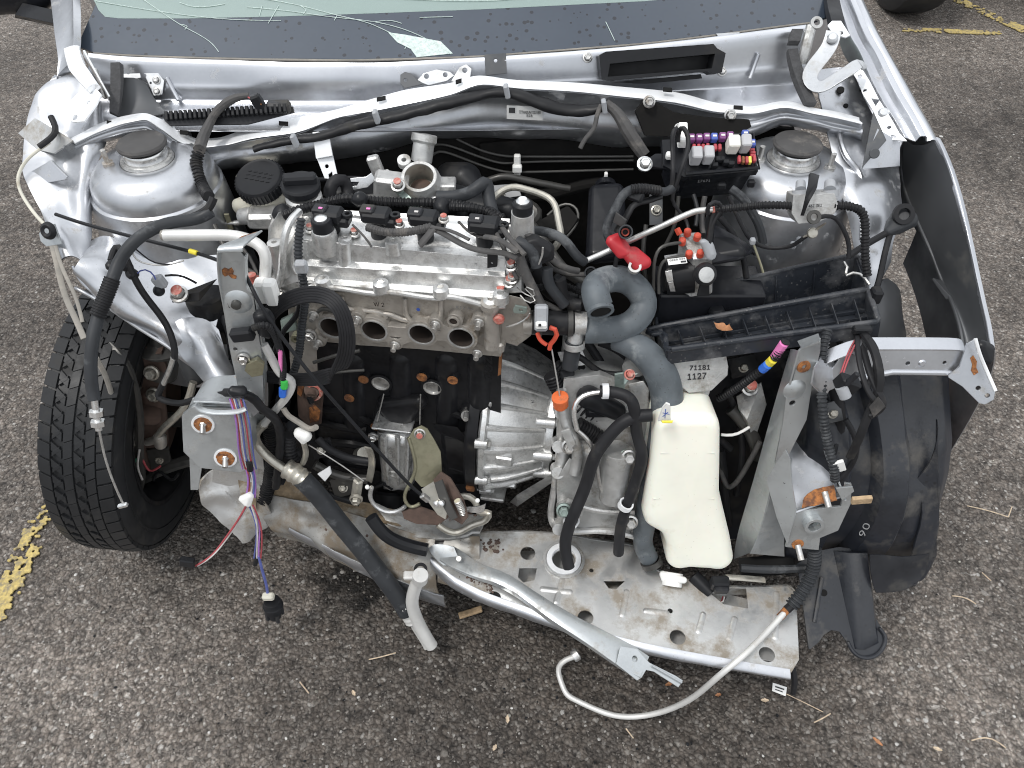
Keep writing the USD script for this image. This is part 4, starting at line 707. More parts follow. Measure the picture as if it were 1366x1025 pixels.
hn = cp('rear_harness', tube([(378, 288, 1.02), (400, 280, 1.03), (430, 272, 1.055), (460, 265, 1.06), (500, 268, 1.06), (540, 270, 1.06), (600, 272, 1.055), (640, 280, 1.04), (672, 292, 1.02)], 12, 10, rib=.006), 'wire_loom', 'corrugated harness behind the cover')
cp('harness_lump', [wrap(blob([(P(x, y, 1.045), r)]), .004, 60) for x, y, r in ((378, 286, .016), (392, 292, .012), (480, 266, .012), (590, 276, .014), (655, 288, .016), (618, 282, .011))], 'black_plastic', None, hn)
cp('rear_harness', tube([(600, 276, 1.04), (632, 278, 1.035), (652, 284, 1.03), (668, 300, 1.0)], 11, 10, rib=.006), 'wire_loom')
# loom over the coils
lm = cp('coil_loom', tube([(490, 303, .965), (510, 309, .955), (540, 310, .95), (575, 303, .95)], 11, 10, rib=.0045, amp=.08), 'grey_tape', 'grey loom running over the coils')
cp('tape_run', [tube([(574, 303, .95), (592, 312, .94), (615, 325, .925), (640, 334, .915), (672, 338, .91), (690, 345, .90)], 10, 9, flat=.6), tube([(574, 303, .945), (600, 308, .94), (626, 320, .925)], 6, 8, flat=.6)], 'grey_tape', None, lm)
cp('taped_branch', wrap(tube([(578, 305, .945), (568, 318, .935), (560, 328, .93)], 12, 8, flat=.5), .0015, 60), 'grey_tape', None, lm)
cp('taped_branch', [tube([(646, 316, .93), (665, 320, .915), (690, 336, .90)], 9, 8, flat=.6), tube([(668, 300, .97), (680, 318, .93), (700, 340, .90)], 8, 8, flat=.7)], 'grey_tape', None, lm)
cp('loom_clip', eplate(-.006, [(650, 338), (664, 336), (663, 356), (650, 358)], .004, [(656, 352, 2.2)]), 'black_plastic', None, lm)
fh = cp('front_loom', tube([(402, 292, .95), (399, 312, .94), (398, 340, .925), (402, 360, .915), (406, 385, .905), (406, 410, .90), (402, 440, .895), (399, 470, .89), (391, 500, .88)], 10.5, 10, rib=.0055), 'grey_rubber', 'corrugated loom hanging in front of the timing cover')
cp('loom_clip', box(P(402, 356, .905), (.018, .014, .02), None, .003), 'grey_plastic', None, fh)
# ---- cylinder head
def bored(m, pl, pts):
    for q in pts: c = pl.at(*q); m = trimesh.boolean.difference([m, trimesh.creation.cylinder(S(c, 16.6), segment=[c + pl.n * .05, c - pl.n * .085], sections=32)], engine='manifold')
    return m
PFo = EP(-.046); PC = [(443, 437), (499, 441), (562, 446), (615, 451)]
hd = cp('cylinder_head', [wrap(bored(loft([[E(x, y, o) for x, y, o in ((392, 386, -.030), (520, 394, -.032), (640, 404, -.032), (680, 408, -.03), (682, 440, -.03), (668, 476, -.03), (560, 466, -.028), (470, 460, -.026), (396, 452, -.02))], [E(x, y, .10) for x, y in ((392, 386), (520, 394), (640, 404), (680, 408), (682, 440), (668, 476), (560, 466), (470, 460), (396, 452))]]), PFo, PC), .001, 60)], 'brown_aluminium', 'cast cylinder head with four open exhaust ports')
PC = [(443, 437), (499, 441), (562, 446), (615, 451)]
PFo = EP(-.046); shp = unary_union([Point(PFo.uv(*q)).buffer(S(PFo.at(*q), 22.5), 20) for q in PC] + [Point(PFo.uv(*q)).buffer(S(PFo.at(*q), 10.5), 14) for q in ((419, 420), (477, 425), (527, 459), (581, 433), (639, 429), (425, 455), (607, 428))] + [LineString([PFo.uv(*q) for q in ((419, 420), (443, 437), (477, 425), (499, 441), (527, 459), (562, 446), (581, 433), (615, 451), (639, 429))]).buffer(.007), LineString([PFo.uv(*q) for q in ((443, 437), (499, 441), (562, 446), (615, 451))]).buffer(.011)])
holes = unary_union([Point(PFo.uv(*q)).buffer(S(PFo.at(*q), 16.5), 24) for q in PC])
pf = cp('port_flange', extrude(PFo, shp.difference(holes).simplify(.0001), .018), 'brown_aluminium', None, hd)
for q in PC:
    c = PFo.at(*q); r = S(c, 16.4)
    p_ = cp('exhaust_port', lathe([(r, -.001), (r * .96, -.006), (r * .9, -.04), (r * .6, -.060), (0, -.07)], c, -eY, 32), 'dark_cavity', None, hd)
    cp('port_rim', ring(c, -eY, r * 1.13, r * .98, .0015, 36), 'dull_aluminium', None, hd)
for x, y in ((419, 420), (477, 426), (527, 460), (581, 433), (639, 430), (424, 457), (637, 471)):
    c = E(x, y, -.047); cp('stud', [cyl(c, c - eY * .014 - eZ * .001, .0045), disc(c, -eY, .0085, .003)], 'steel', None, hd)
c = E(605, 428, -.047); cp('small_hole', [ring(c, -eY, .010, .0065, .003), disc(c - eY * -.002, -eY, .0066, .001)], 'brown_aluminium', None, hd); cp('hole_core', disc(c, -eY, .0064, .0012), 'dark_cavity', None, hd)
cp('relief_rib', [sweep(spline([E(x, y, -.034) for x, y in pts], .005), .004, 8) for pts in (((455, 396), (462, 410), (478, 414), (510, 418), (516, 424)), ((540, 398), (542, 420), (548, 428)), ((485, 421), (520, 420), (540, 427), (575, 424)), ((588, 400), (588, 425)), ((655, 410), (656, 455)))], 'brown_aluminium', None, hd)
cp('head_tower', [cyl(E(654, 408, -.04), E(657, 462, -.04), .011, .013), cyl(E(654, 403, -.04), E(654, 410, -.04), .015), ebox(646, 458, 672, 474, -.046, .05, .004)], 'brown_aluminium', None, hd)
letters('W 2', EP(-.033), 499, 408, 513, 409.5, 7, 'dark_cavity', hd); letters('K12 A4', EP(-.033), 608, 411, 632, 413.5, 4, 'print_pale', hd)
c = E(558, 413, -.034); cp('blue_dot', disc(c, -eY, .003, .001), 'print_blue', None, hd)
# ---- thermostat housing and water outlet on the right
tw = cp('water_outlet', [wrap(loft([[E(x, y, o) for x, y, o in ((672, 392, -.03), (698, 398, -.03), (708, 412, -.034), (708, 448, -.034), (690, 462, -.03), (668, 455, -.03))], [E(x, y, .06) for x, y in ((672, 392), (698, 398), (708, 412), (708, 448), (690, 462), (668, 455))]]), .0014, 60), cyl(E(700, 430, -.02), E(716, 431, -.02), .019)], 'brown_aluminium', 'water outlet casting with red plug')
cp('red_plug', lathe([(0, 0), (.0085, 0), (.0085, .006), (.006, .009), (0, .009)], E(666, 424, -.045), -eY), 'red_mark', None, tw)
cp('wire_stay', tube([(676, 436, .89), (690, 432, .885), (703, 424, .885), (707, 418, .885)], 3.2, 6), 'steel', None, tw)
cp('zinc_tag', [eplate(-.045, [(687, 408), (703, 411), (703, 416), (700, 419), (686, 418), (684, 414)], .003, [(695, 414, 2.6)])], 'green_zinc', None, tw)
for x, y in ((682, 355), (684, 372), (680, 377), (668, 389)):
    c = E(x, y, -.02); cp('bolt', bolt(c, (-.2, -.3, .9), .007), 'steel', None, tw); cp('paint_mark', disc(c + eZ * .008, (-.2, -.3, .9), .0062, .002), 'red_mark', None, tw)
cp('curled_wire', [tube([(690, 384, .91), (700, 392, .895), (712, 396, .89), (710, 386, .89), (700, 384, .895), (714, 400, .885), (706, 404, .88), (694, 394, .89)], 2.2, 6)], 'bare_cable', None, tw)
c = E(697, 283, .02); b = cp('breather_boss', lathe([(.020, -.07), (.017, -.02), (.0165, .0), (0, 0)], c, eZ), 'cast_aluminium'); cp('breather_cap', lathe([(.015, 0), (.015, .014), (.012, .017), (0, .017)], c, eZ), 'black_plastic', None, b); cp('bolt', lathe([(.010, 0), (.010, .002), (.006, .006), (0, .006)], c + eZ * .017, eZ, 20), 'bright_steel', None, b)
cp('cover_end', wrap(loft([[E(x, y, o) for x, y, o in ((676, 300, .04), (690, 300, .04), (696, 340, 0), (696, 390, -.02), (676, 392, -.02), (674, 346, 0))], [E(x, y, .09) for x, y in ((676, 300), (700, 296), (706, 340), (706, 390), (676, 392), (674, 346))]]), .002, 60), 'cast_aluminium', None, vc)
# ---- block
blk = cp('engine_block', [wrap(loft([[E(x, y, o) for x, y, o in ((400, 455, -.01), (520, 463, -.012), (668, 474, -.012), (668, 560, -.012), (660, 668, -.012), (560, 684, -.02), (470, 668, -.02), (420, 600, -.01), (404, 520, -.01))], [E(x, y, .2) for x, y in ((400, 455), (520, 463), (668, 474), (668, 560), (660, 668), (560, 684), (470, 668), (420, 600), (404, 520))]]), .0012, 40)], 'black_paint', 'black painted engine block')
for x in (474, 536, 597, 640): cp('cylinder_bulge', blob([(E(x, 476, .002), .024), (E(x + 2, 560, .004), .026)]), 'black_paint', None, blk)
cp('block_rib', [sweep(spline([E(x, y, -.014) for x, y in pts], .006), r, 8) for pts, r in ((((420, 545), (470, 552), (500, 566), (540, 576)), .007), (((430, 590), (470, 592), (500, 600)), .010), (((425, 562), (470, 572), (490, 574)), .008), (((590, 545), (620, 556), (660, 558)), .007), (((585, 570), (610, 590), (640, 606)), .006), (((440, 615), (470, 618), (500, 622)), .012), (((600, 620), (660, 640)), .009), (((530, 478), (534, 500), (538, 540)), .005))], 'black_paint', None, blk)
cp('block_boss', [cyl(E(x, y, .0), E(x2, y2, -.020), .010, .009) for x, y, x2, y2 in ((494, 494, 486, 506), (570, 496, 564, 503), (612, 494, 605, 505), (474, 520, 467, 530), (506, 540, 503, 566))], 'black_paint', None, blk)
for x, y in ((485, 506), (563, 503), (604, 507), (466, 531), (501, 569)):
    c = E(x, y, -.022); cp('rusty_hole', [ring(c, -eY, .0095, .004, .002), disc(c, -eY, .0045, .0008)], 'orange_rust' if x in (563, 604) else 'rust', None, blk)
for x, y in ((508, 511), (577, 517)):
    c = E(x, y, -.018); pg = cp('core_plug', [lathe([(.0165, 0), (.0165, .003), (.0150, .003), (.0135, -.001), (0, -.001)], c, -eY, 32)], 'steel', None, blk); cp('plug_seat', ring(c, -eY, .021, .0165, .002), 'black_paint', None, blk)
cp('rust_patch', wrap(plate(EP(-.0165), [(566, 518), (588, 518), (584, 526), (570, 526)], .001), .0006, 200), 'orange_rust', None, blk)
letters('3SZ', PL(E(655, 520, -.03), -eY, (-1, 0, 0)), 657, 508, 656, 476, 10, 'black_paint', blk, 'cast_mark', True)
cp('oil_sensor', [cyl(E(623, 548, -.01), E(622, 555, -.03), .010), cyl(E(622, 552, -.03), E(621, 560, -.045), .005)], 'steel', None, blk); cp('sensor_base', cyl(E(624, 540, .0), E(623, 550, -.02), .013), 'black_paint', None, blk)
cp('sump', wrap(loft([[E(x, y, o) for x, y, o in ((430, 604, -.012), (540, 640, -.03), (655, 650, -.02), (650, 684, -.02), (560, 700, -.03), (470, 690, -.02))], [E(x, y, .22) for x, y in ((430, 604), (540, 640), (655, 650), (650, 684), (560, 700), (470, 690))]]), .002, 30), 'black_paint')
cp('mount_arm', [hull([E(x, y, o) for x, y, o in ((578, 565, -.02), (610, 570, -.035), (640, 605, -.02), (580, 572, -.02), (638, 612, -.01), (600, 572, 0))]), ebox(585, 578, 632, 640, -.022, .05, .012), ebox(500, 535, 562, 568, -.026, .04, .010), blob([(E(512, 540, -.02), .014), (E(560, 535, -.02), .014), (E(535, 562, -.02), .018)])], 'black_paint')
for pts in ((512, 516, 503, 562), (561, 516, 560, 566)): cp('guide_wire', cyl(E(pts[0], pts[1] + 10, -.03), E(pts[2], pts[3], -.045), .0012), 'bare_cable', None, blk)
# pulleys, rusty water pump, alternator area
cp('crank_pulley', [lathe([(0, 0), (.045, 0), (.048, .004)] + [q for i in range(5) for q in ((.048, .006 + i * .005), (.044, .0085 + i * .005))] + [(.048, .034), (.03, .036), (0, .03)], E(352, 520, -.005), -eX, 40)], 'dark_tube')
pm = cp('water_pump', [wrap(hull([E(x, y, o) for x, y, o in ((395, 508, -.01), (415, 505, -.03), (432, 520, -.03), (428, 566, -.034), (412, 570, -.034), (398, 555, -.02), (398, 508, .05), (430, 560, .05))]), .003, 50)], 'brown_rust')
cp('rust_patch', wrap(hull([E(x, y, o) for x, y, o in ((412, 544, -.036), (420, 540, -.046), (428, 548, -.044), (425, 562, -.046), (414, 565, -.040))]), .002, 90), 'orange_rust', None, pm)
cp('rust_patch', wrap(plate(EP(-.032), [(398, 512), (406, 514), (402, 530), (396, 526)], .004), .002, 120), 'orange_rust', None, pm)
cp('pressure_switch', [cyl(E(418, 526, -.02), E(416, 520, -.05), .014), cyl(E(416, 524, -.05), E(415, 530, -.06), .010)], 'brown_rust', None, pm); cp('switch_collar', ring(E(420, 522, -.045), unit((-.1, -.8, .4)), .0155, .011, .008), 'red_mark', None, pm)
cp('switch_plug', bar(E(412, 530, -.062), E(416, 538, -.064), .008, .006), 'black_plastic', None, pm)
cp('accessory_bracket', wrap(hull([E(x, y, o) for x, y, o in ((350, 555, -.02), (420, 575, -.02), (430, 640, -.03), (395, 650, -.02), (355, 610, -.01), (380, 590, .06))]), .003, 40), 'black_paint')
cp('accessory_casting', wrap(cat([hull([E(x, y, o) for x, y, o in ((384, 410, -.02), (420, 412, -.02), (424, 500, -.02), (388, 500, -.02), (384, 410, .05), (424, 500, .05))])]), .002, 40), 'brown_aluminium'); 
c = E(398, 447, -.036); cp('brass_bush', [ring(c, -eY, .0095, .004, .012)], 'olive_zinc')
cp('zinc_plate', eplate(-.03, [(374, 428), (390, 420), (396, 440), (376, 446)], .006), 'green_zinc'); cp('idler_bolt', bolt(E(414, 447, -.05), -eY, .008), 'steel')
cp('power_pump', [blob([(E(372, 545, -.0), .020), (E(372, 568, .0), .020)]), cyl(E(376, 548, -.01), E(378, 532, -.02), .014)], 'black_plastic')
# oil cooler, filter
oc = cp('filter_housing', [blob([(E(522, 584, -.045), .022), (E(538, 586, -.045), .020), (E(524, 640, -.05), .022), (E(538, 640, -.05), .018)]), wrap(loft([[E(x, y, o) for x, y, o in ((506, 578, -.05), (548, 578, -.05), (552, 640, -.05), (546, 654, -.05), (514, 652, -.05))], [E(x, y, .0) for x, y in ((502, 574), (550, 574), (556, 640), (548, 656), (510, 654))]]), .0012, 50), ebox(495, 571, 548, 580, -.056, .05, .003)], 'bright_aluminium', 'bright oil filter housing')
cp('housing_rib', [sweep([E(a, 582, -.066), E(b, 646, -.072)], [.005, .004], 8) for a, b in ((512, 518), (530, 531), (544, 542))], 'bright_aluminium', None, oc)
c = E(524, 632, -.073); cp('cast_emblem', [ring(c, -eY, .009, .007, .002), ring(c, -eY, .0045, .003, .002)], 'cast_aluminium', None, oc); letters('MIJC', PL(E(522, 610, -.0685), -eY, (-1, 0, 0)), 524, 620, 522, 596, 5, 'dull_aluminium', oc)
cp('bolt', bolt(E(498, 583, -.056), -eY, .007), 'bright_steel', None, oc)
cp('oil_filter', lathe([(.026, .0), (.032, .006), (.032, .04), (.03, .046), (.026, .049), (.022, .047), (0, .044)], E(520, 656, -.02), unit((-.1, -.75, -.65)), 40), 'black_plastic', 'oily black oil filter'); 
cp('filter_clip', [bar(E(500, 650, -.06), E(512, 645, -.07), .008, .006), bar(E(512, 645, -.07), E(524, 652, -.07), .006, .006)], 'black_plastic')
# ---- bell housing and gearbox
BC = E(655, 548, .085); BA = unit(eX * 1. + eZ * -.02)
prof_ = [(a * 1.18, b * 1.05) for a, b in [(.05, 0), (.132, 0), (.136, .004), (.136, .012), (.126, .015), (.122, .04), (.112, .07), (.100, .098), (.092, .112), (.094, .116), (.094, .126), (.05, .127)]]
bh_ = cp('bell_housing', wrap(lathe(prof_, BC, BA, 96), .0016, 45), 'bright_aluminium', 'pale ribbed bell housing', smooth=30)
fu, fv, fw = frame(BA)
def bdir(a): return -eY * math.cos(a) + eZ * math.sin(a)
for a in np.radians((-62, -44, -28, -12, 4, 20, 37, 53, 70, 88)):
    d = bdir(a); cp('housing_rib', sweep([BC + BA * .012 + d * .152, BC + BA * .05 + d * .142, BC + BA * .085 + d * .126, BC + BA * .118 + d * .110], [.0065, .0055, .005, .004], 8), 'bright_aluminium', None, bh_)
for a in np.radians((-70, -40, -8, 26, 55, 82)):
    d = bdir(a); c = BC + d * .157; b_ = cp('flange_lug', cyl(c - BA * .002, c + BA * .020, .0105, .0090), 'bright_aluminium', None, bh_); cp('bolt', bolt(c + BA * .020, BA, .006), 'dull_aluminium', None, bh_)
for a in np.radians((-55, -22, 10, 45)):
    d = bdir(a); c = BC + BA * .118 + d * .112; cp('flange_lug', cyl(c - BA * .016, c + BA * .018, .0105), 'bright_aluminium', None, bh_); cp('bolt', bolt(c + BA * .018, BA, .006), 'dull_aluminium', None, bh_)
cp('cast_step', [box(BC + BA * .045 + bdir(-.62) * .141, (.05, .012, .028), np.array([BA, bdir(-.62), np.cross(BA, bdir(-.62))]), .003)], 'bright_aluminium', None, bh_); cp('cast_step', [box(BC + BA * .05 + bdir(.18) * .140, (.034, .014, .022), np.array([BA, bdir(.18), np.cross(BA, bdir(.18))]), .003)], 'bright_aluminium', None, bh_)
letters('2', EP(-.042), 708, 537, 713, 537, 5, 'print_black', bh_)
cp('joint_plate', lathe([(.10, -.024), (.158, -.024), (.162, -.020), (.162, -.001), (.10, -.001)], BC, BA, 80), 'black_paint'); cp('rust_streak', eplate(-.028, [(666, 472), (670, 470), (668, 500), (664, 502)], .004), 'rust', None, bh_); cp('red_clip', box(BC - BA * .014 + bdir(-.36) * .163, (.016, .010, .018), np.array([BA, bdir(-.36), np.cross(BA, bdir(-.36))]), .002), 'rust', None, bh_)
cp('bottom_lug', [ebox(640, 664, 672, 672, -.045, .04), hull([E(x, y, o) for x, y, o in ((690, 660, -.045), (740, 630, -.07), (742, 640, -.06), (690, 676, -.03), (680, 670, .0))])], 'cast_aluminium', None, bh_)
gb = cp('gearbox', [wrap(loft([[P(x, y, v) for x, y, v in ((752, 506, .86), (800, 500, .87), (860, 520, .86), (876, 560, .84), (870, 640, .80), (860, 690, .775), (846, 716, .77), (742, 708, .775), (740, 640, .80), (748, 560, .84))], [P(x, y, 1.06) for x, y in ((752, 430), (800, 420), (870, 440), (880, 480), (876, 540), (866, 590), (856, 610), (742, 600), (740, 550), (748, 480))]]), .002, 40)], 'dull_aluminium', 'grey cast gearbox')
cp('gearbox_cover', [wrap(blob([(P(780, 600, .82), .022), (P(826, 610, .81), .026), (P(820, 690, .785), .024), (P(780, 690, .785), .024)]), .0015, 40), wrap(cyl(P(824, 600, .795), P(816, 665, .77), .026, .022), .001, 50), wrap(hull([P(x, y, v) for x, y, v in ((742, 640, .785), (760, 610, .80), (768, 700, .765), (744, 708, .765), (842, 712, .76), (846, 690, .765))]), .001)], 'dull_aluminium', None, gb)
cp('gearbox_flange', [sweep(spline([P(x, y, v) for x, y, v in ((742, 630, .795), (738, 660, .785), (742, 704, .765), (800, 708, .757), (846, 716, .755))], .006), .006, 8), sweep(spline([P(756, 668, .765), P(790, 680, .758), P(846, 684, .757)], .006), .005, 8), cyl(P(749, 520, .85), P(749, 600, .815), .008), cyl(P(752, 600, .82), P(745, 640, .795), .011)], 'cast_aluminium', None, gb)
cp('flange_boss', [lathe([(.012, -.02), (.011, .006), (0, .006)], P(x, y, v), (0, -.8, .5), 18) for x, y, v in ((745, 595, .81), (744, 630, .795), (752, 680, .76), (841, 695, .75), (745, 705, .752), (748, 550, .84), (838, 560, .83))], 'cast_aluminium', None, gb)
for x, y, v, m_ in ((752, 681, .752, 'green_zinc'), (841, 697, .742, 'steel'), (759, 596, .80, 'steel'), (835, 610, .785, 'green_zinc'), (839, 610, .78, 'steel')): cp('bolt', bolt(P(x, y, v), (0, -.85, .5), .009), m_, None, gb)
cp('bellows', [tube([(770, 540, .86), (795, 556, .855), (815, 572, .85)], 24, 16, rib=.009, amp=.16)], 'rubber', None, gb)
cp('selector_lever', [wrap(hull([P(x, y, v) for x, y, v in ((838, 512, .86), (858, 508, .86), (866, 520, .85), (862, 560, .84), (846, 545, .84))]), .001), cyl(P(846, 492, .88), P(848, 480, .90), .020, .017), cyl(P(848, 482, .9), P(848, 474, .90), .012)], 'dull_aluminium', None, gb)
cp('zinc_bracket', [sheet([[(823, 502, .845), (852, 498, .845)], [(822, 520, .835), (834, 514, .835)], [(824, 530, .832), (832, 528, .832)]], .004, 3, 3), plate(PL(P(828, 515, .835), FRONT), [(820, 500), (832, 498), (832, 530), (820, 530)], .003)], 'green_zinc', None, gb); c = P(840, 500, .835); cp('bolt', bolt(c, (0, -.5, .85), .006), 'red_mark', None, gb)
cp('mount_black', [blob([(P(785, 530, .85), .02), (P(822, 548, .845), .016)]), box(P(805, 545, .85), (.06, .03, .02), None, .006)], 'black_plastic', None, gb)
# gearbox mount with marker pen writing
MB_ = PL(P(925, 495, .86), (0, -.92, .38))
mb = cp('gearbox_mount', [extrude(MB_, poly(MB_, [(896, 478), (966, 474), (969, 490), (968, 500), (948, 519), (920, 522), (898, 504)]).buffer(.003), .03), extrude(MB_, poly(MB_, [(906, 520), (952, 518), (940, 556), (916, 556)]), .02, lift=-.012)], 'dull_aluminium', 'grey mount block with pen writing')
letters('71181', MB_, 919, 494, 947, 493, 6.5, 'print_black', mb, 'writing', True); letters('1127', MB_, 916, 507, 942, 505, 8.5, 'print_black', mb, 'writing', True)
cp('mount_stem', [pbox(920, 540, 936, 560, .83, .03), cyl(P(905, 540, .86), P(912, 580, .84), .012)], 'dull_aluminium', None, mb)
# added black pan that blocks light from under the bay and hides the ground
cp('under_tray', box((-.04, 1.30, .15), (1.15, .62, .012)), 'chassis_black'); 
# ---------------------------------------------------------------- more helpers
def slab(pts, th):
    p = np.asarray(pts, float); n = unit(np.cross(p[1] - p[0], p[2] - p[0])); return hull(np.vstack([p + n * th / 2, p - n * th / 2]))
def pillow(pl, pts, depth, r, rnd=.026, n=150, back=True):
    """A blow-moulded body: an outline in plane pl, depth metres thick, with rounded edges r."""
    s = poly(pl, pts); s = s.buffer(-rnd).buffer(2 * rnd).buffer(-rnd); b = s.exterior; L_ = b.length
    q = np.array([b.interpolate(L_ * i / n).coords[0] for i in range(n)]); t = np.roll(q, -1, 0) - np.roll(q, 1, 0); nn = np.stack([-t[:, 1], t[:, 0]], 1); nn /= np.linalg.norm(nn, axis=1, keepdims=True)
    if not s.contains(Point(q[0] + nn[0] * .002)): nn = -nn
    lay = [(r * (1 - math.sin(a)), r * (1 - math.cos(a))) for a in np.linspace(0, math.pi / 2, 6)]
    secs = [pl.xyz(q + nn * i, -z) for i, z in lay] + [pl.xyz(q + nn * i, -(depth - z)) for i, z in lay[::-1]]
    a = secs[0].mean(0) + pl.n * .003; b = secs[-1].mean(0); rings = [a + (secs[0] - a) * f for f in (.02, .35, .7)] + secs + [b + (secs[-1] - b) * f for f in (.7, .02)]
    return loft(rings)
def strap(pts, w, t):
    q = px3(pts); return sweep(spline(q, .006), S(q[0], w) / 2, prof=np.array([(-1, -t), (-.8, t), (-.72, t * 1.8), (-.6, t), (.6, t), (.72, t * 1.8), (.8, t), (1, -t)]))
def wires(name, parent, pts, cols, w=2.2, spread=3., jit=1.5, seed=0):
    g = np.random.default_rng(seed)
    for i, c in enumerate(cols):
        o = (i - (len(cols) - 1) / 2) * spread
        part(name, tube([(x + o + g.uniform(-jit, jit), y, v + g.uniform(-.002, .002)) for x, y, v in pts], w, 6), c, parent)
# ---------------------------------------------------------------- wheels
def wheel(cx, cy, cz, camber, steer, label):
    R, W = .288, .128; a = math.radians(camber); s = math.radians(steer)
    ax = unit((math.cos(a) * math.cos(s), math.sin(s), -math.sin(a))); c = np.array((cx, cy, cz)); u, v, _ = frame(ax)
    prof = [(.182, -W * .44), (.205, -W * .50), (.245, -W * .52), (.268, -W * .485), (.279, -W * .42), (R - .008, -W * .33), (R - .006, 0), (R - .008, W * .33), (.279, W * .42), (.268, W * .485), (.245, W * .52), (.205, W * .50), (.182, W * .44)]
    ty = cp('front_tyre', lathe(prof, c, ax, 96), 'tyre_rubber', label, smooth=40)
    B = []; K = 58
    def blk(a0, a1, x0, x1, sk=0., rr=R):
        P8 = []
        for r in (rr - .010, rr - .0025):
            for aa, e in ((a0, -1), (a1, 1)):
                for xx in (x0 * W / .158, x1 * W / .158):
                    ang = aa + sk * (xx - x0 * W / .158); rad = r - max(0, abs(xx) - .036) ** 2 * 9.0
                    P8.append(c + ax * xx + rad * (math.cos(ang) * u + math.sin(ang) * v))
        return hull(P8)
    da = 2 * math.pi / K
    for k in range(K):
        a0 = k * da; g = .0020 / R
        B += [blk(a0 + g, a0 + da - g, -.076, -.0475, .9), blk(a0 + da * .5 + g, a0 + da * 1.5 - g, .0475, .076, -.9)]
        B += [blk(a0 + g, a0 + da * .62 - g, -.0445, -.0235, 3.), blk(a0 + da * .62 + g, a0 + da - g, -.0430, -.0275, -3.), blk(a0 + da * .1 + g * .3, a0 + da * 1.1 - g * .3, -.0205, -.002, -1.6), blk(a0 + da * .5 + g * .5, a0 + da * 1.1 - g * .4, .002, .0215, 3.), blk(a0 + da * 1.1 + g * .3, a0 + da * 1.5 - g * .3, .0035, .019, -3.), blk(a0 + da * .3 + g * .6, a0 + da * 1.3 - g * .6, .025, .0445, -2.)]
    for xx in (-.0485, -.0235, 0, .0235, .0485): pass
    part('tread_block', cat(B), 'tyre_rubber', ty, kind='stuff', smooth=False)
    part('sidewall_ring', [ring(c + ax * (W * .515), ax, .243, .238, .0025, 72), ring(c + ax * (W * .50), ax, .212, .209, .002, 72)][0], 'tyre_rubber', ty)
    rim = part('rim', lathe([(.183, -W * .46), (.178, -W * .3), (.165, 0), (.165, W * .2), (.178, W * .40), (.190, W * .46), (.192, W * .475), (.183, W * .47)], c, ax, 64), 'black_paint', car)
    part('rim_disc', lathe([(.03, -W * .15), (.12, -W * .2), (.165, -W * .12), (.165, -W * .06), (.03, -W * .1)], c, ax, 48), 'black_paint', rim)
    hub = part('brake_disc', lathe([(.05, .01), (.122, .01), (.122, .032), (.05, .032)], c, ax, 48), 'brown_rust', car)
    return c, ax
wl, wax = wheel(-.762, 1.06, .287, 7.5, -2, 'worn black tyre on the damaged side')
wr, _ = wheel(.628, 1.07, .287, -5, 0, 'black tyre behind the torn wheel liner')
cp('knuckle', wrap(cat([blob([(P(205, 505, 1.02), .02), (P(190, 560, 1.0), .028), (P(212, 585, .99), .02), (P(186, 600, 1.0), .016)]), cyl(P(182, 553, .97), P(206, 553, .99), .022)]), .003, 40), 'brown_rust', 'rusty steering knuckle')
cp('ball_joint', [blob([(P(213, 585, .95), .013), (P(214, 592, .95), .012)]), cyl(P(196, 590, .96), P(212, 586, .95), .008)], 'brown_aluminium')
cp('brake_hose', tube([(147, 500, .98), (160, 545, .95), (168, 575, .93), (186, 600, .95)], 9, 8), 'dusty_tube')
cp('knuckle_arm', [tube([(148, 460, .98), (165, 480, .96), (180, 520, .95), (186, 560, .94), (186, 600, .94), (188, 640, .94), (184, 655, .93)], 12, 8)], 'dark_tube')
cp('strut_bracket', [plate(YP(1.0, 205, 500), [(190, 478), (215, 470), (225, 500), (216, 535), (196, 530), (186, 520)], .02)], 'brown_rust')
for x, y in ((202, 498), (205, 527)): cp('bolt', bolt(P(x, y, .985), (0, -.9, .4), .010), 'dull_tube')
cp('tie_rod', tube([(258, 510, .96), (245, 545, .94), (222, 568, .93), (212, 580, .93)], 10, 8), 'dull_tube')
cp('drive_shaft', cyl(P(195, 560, 1.06), P(360, 560, 1.06), .016), 'dark_tube'); cp('shaft_boot', tube([(250, 560, 1.05), (270, 560, 1.05), (300, 560, 1.05)], 46, 18, rib=.016, taper=[1, .8, .6]), 'rubber')
cp('lower_arm', [tube([(190, 640, .98), (240, 618, .96), (320, 600, .98)], 16, 8)], 'dark_tube'); cp('gaiter', blob([(P(250, 412 + 60, 1.0), .02), (P(260, 500, .99), .02)]), 'dark_panel')
cp('well_panel', sheet([[(np.array((x, y, .60)),) for x, y in ((-.86, 1.20), (-.70, 1.18), (-.56, 1.14), (-.46, 1.02))], [(np.array((x, y, .45)),) for x, y in ((-.86, 1.36), (-.70, 1.34), (-.50, 1.28), (-.44, 1.05))], [(np.array((x, y, .20)),) for x, y in ((-.86, 1.42), (-.70, 1.40), (-.48, 1.34), (-.44, 1.10))]], .01, 4, 4), 'chassis_black', 'black inside of the wheel well')
cp('strut_leg', [cyl(P(232, 420, 1.06), P(214, 500, 1.02), .03), lathe([(.0, 0), (.05, 0), (.055, .01), (0, .012)], P(222, 458, 1.04), (0, 0, 1))], 'dark_tube')
cp('subframe', [box((-.05, 1.14, .19), (.86, .14, .06), None, .02)], 'chassis_black')  # unseen crossbeam added to cast shadow under the bay
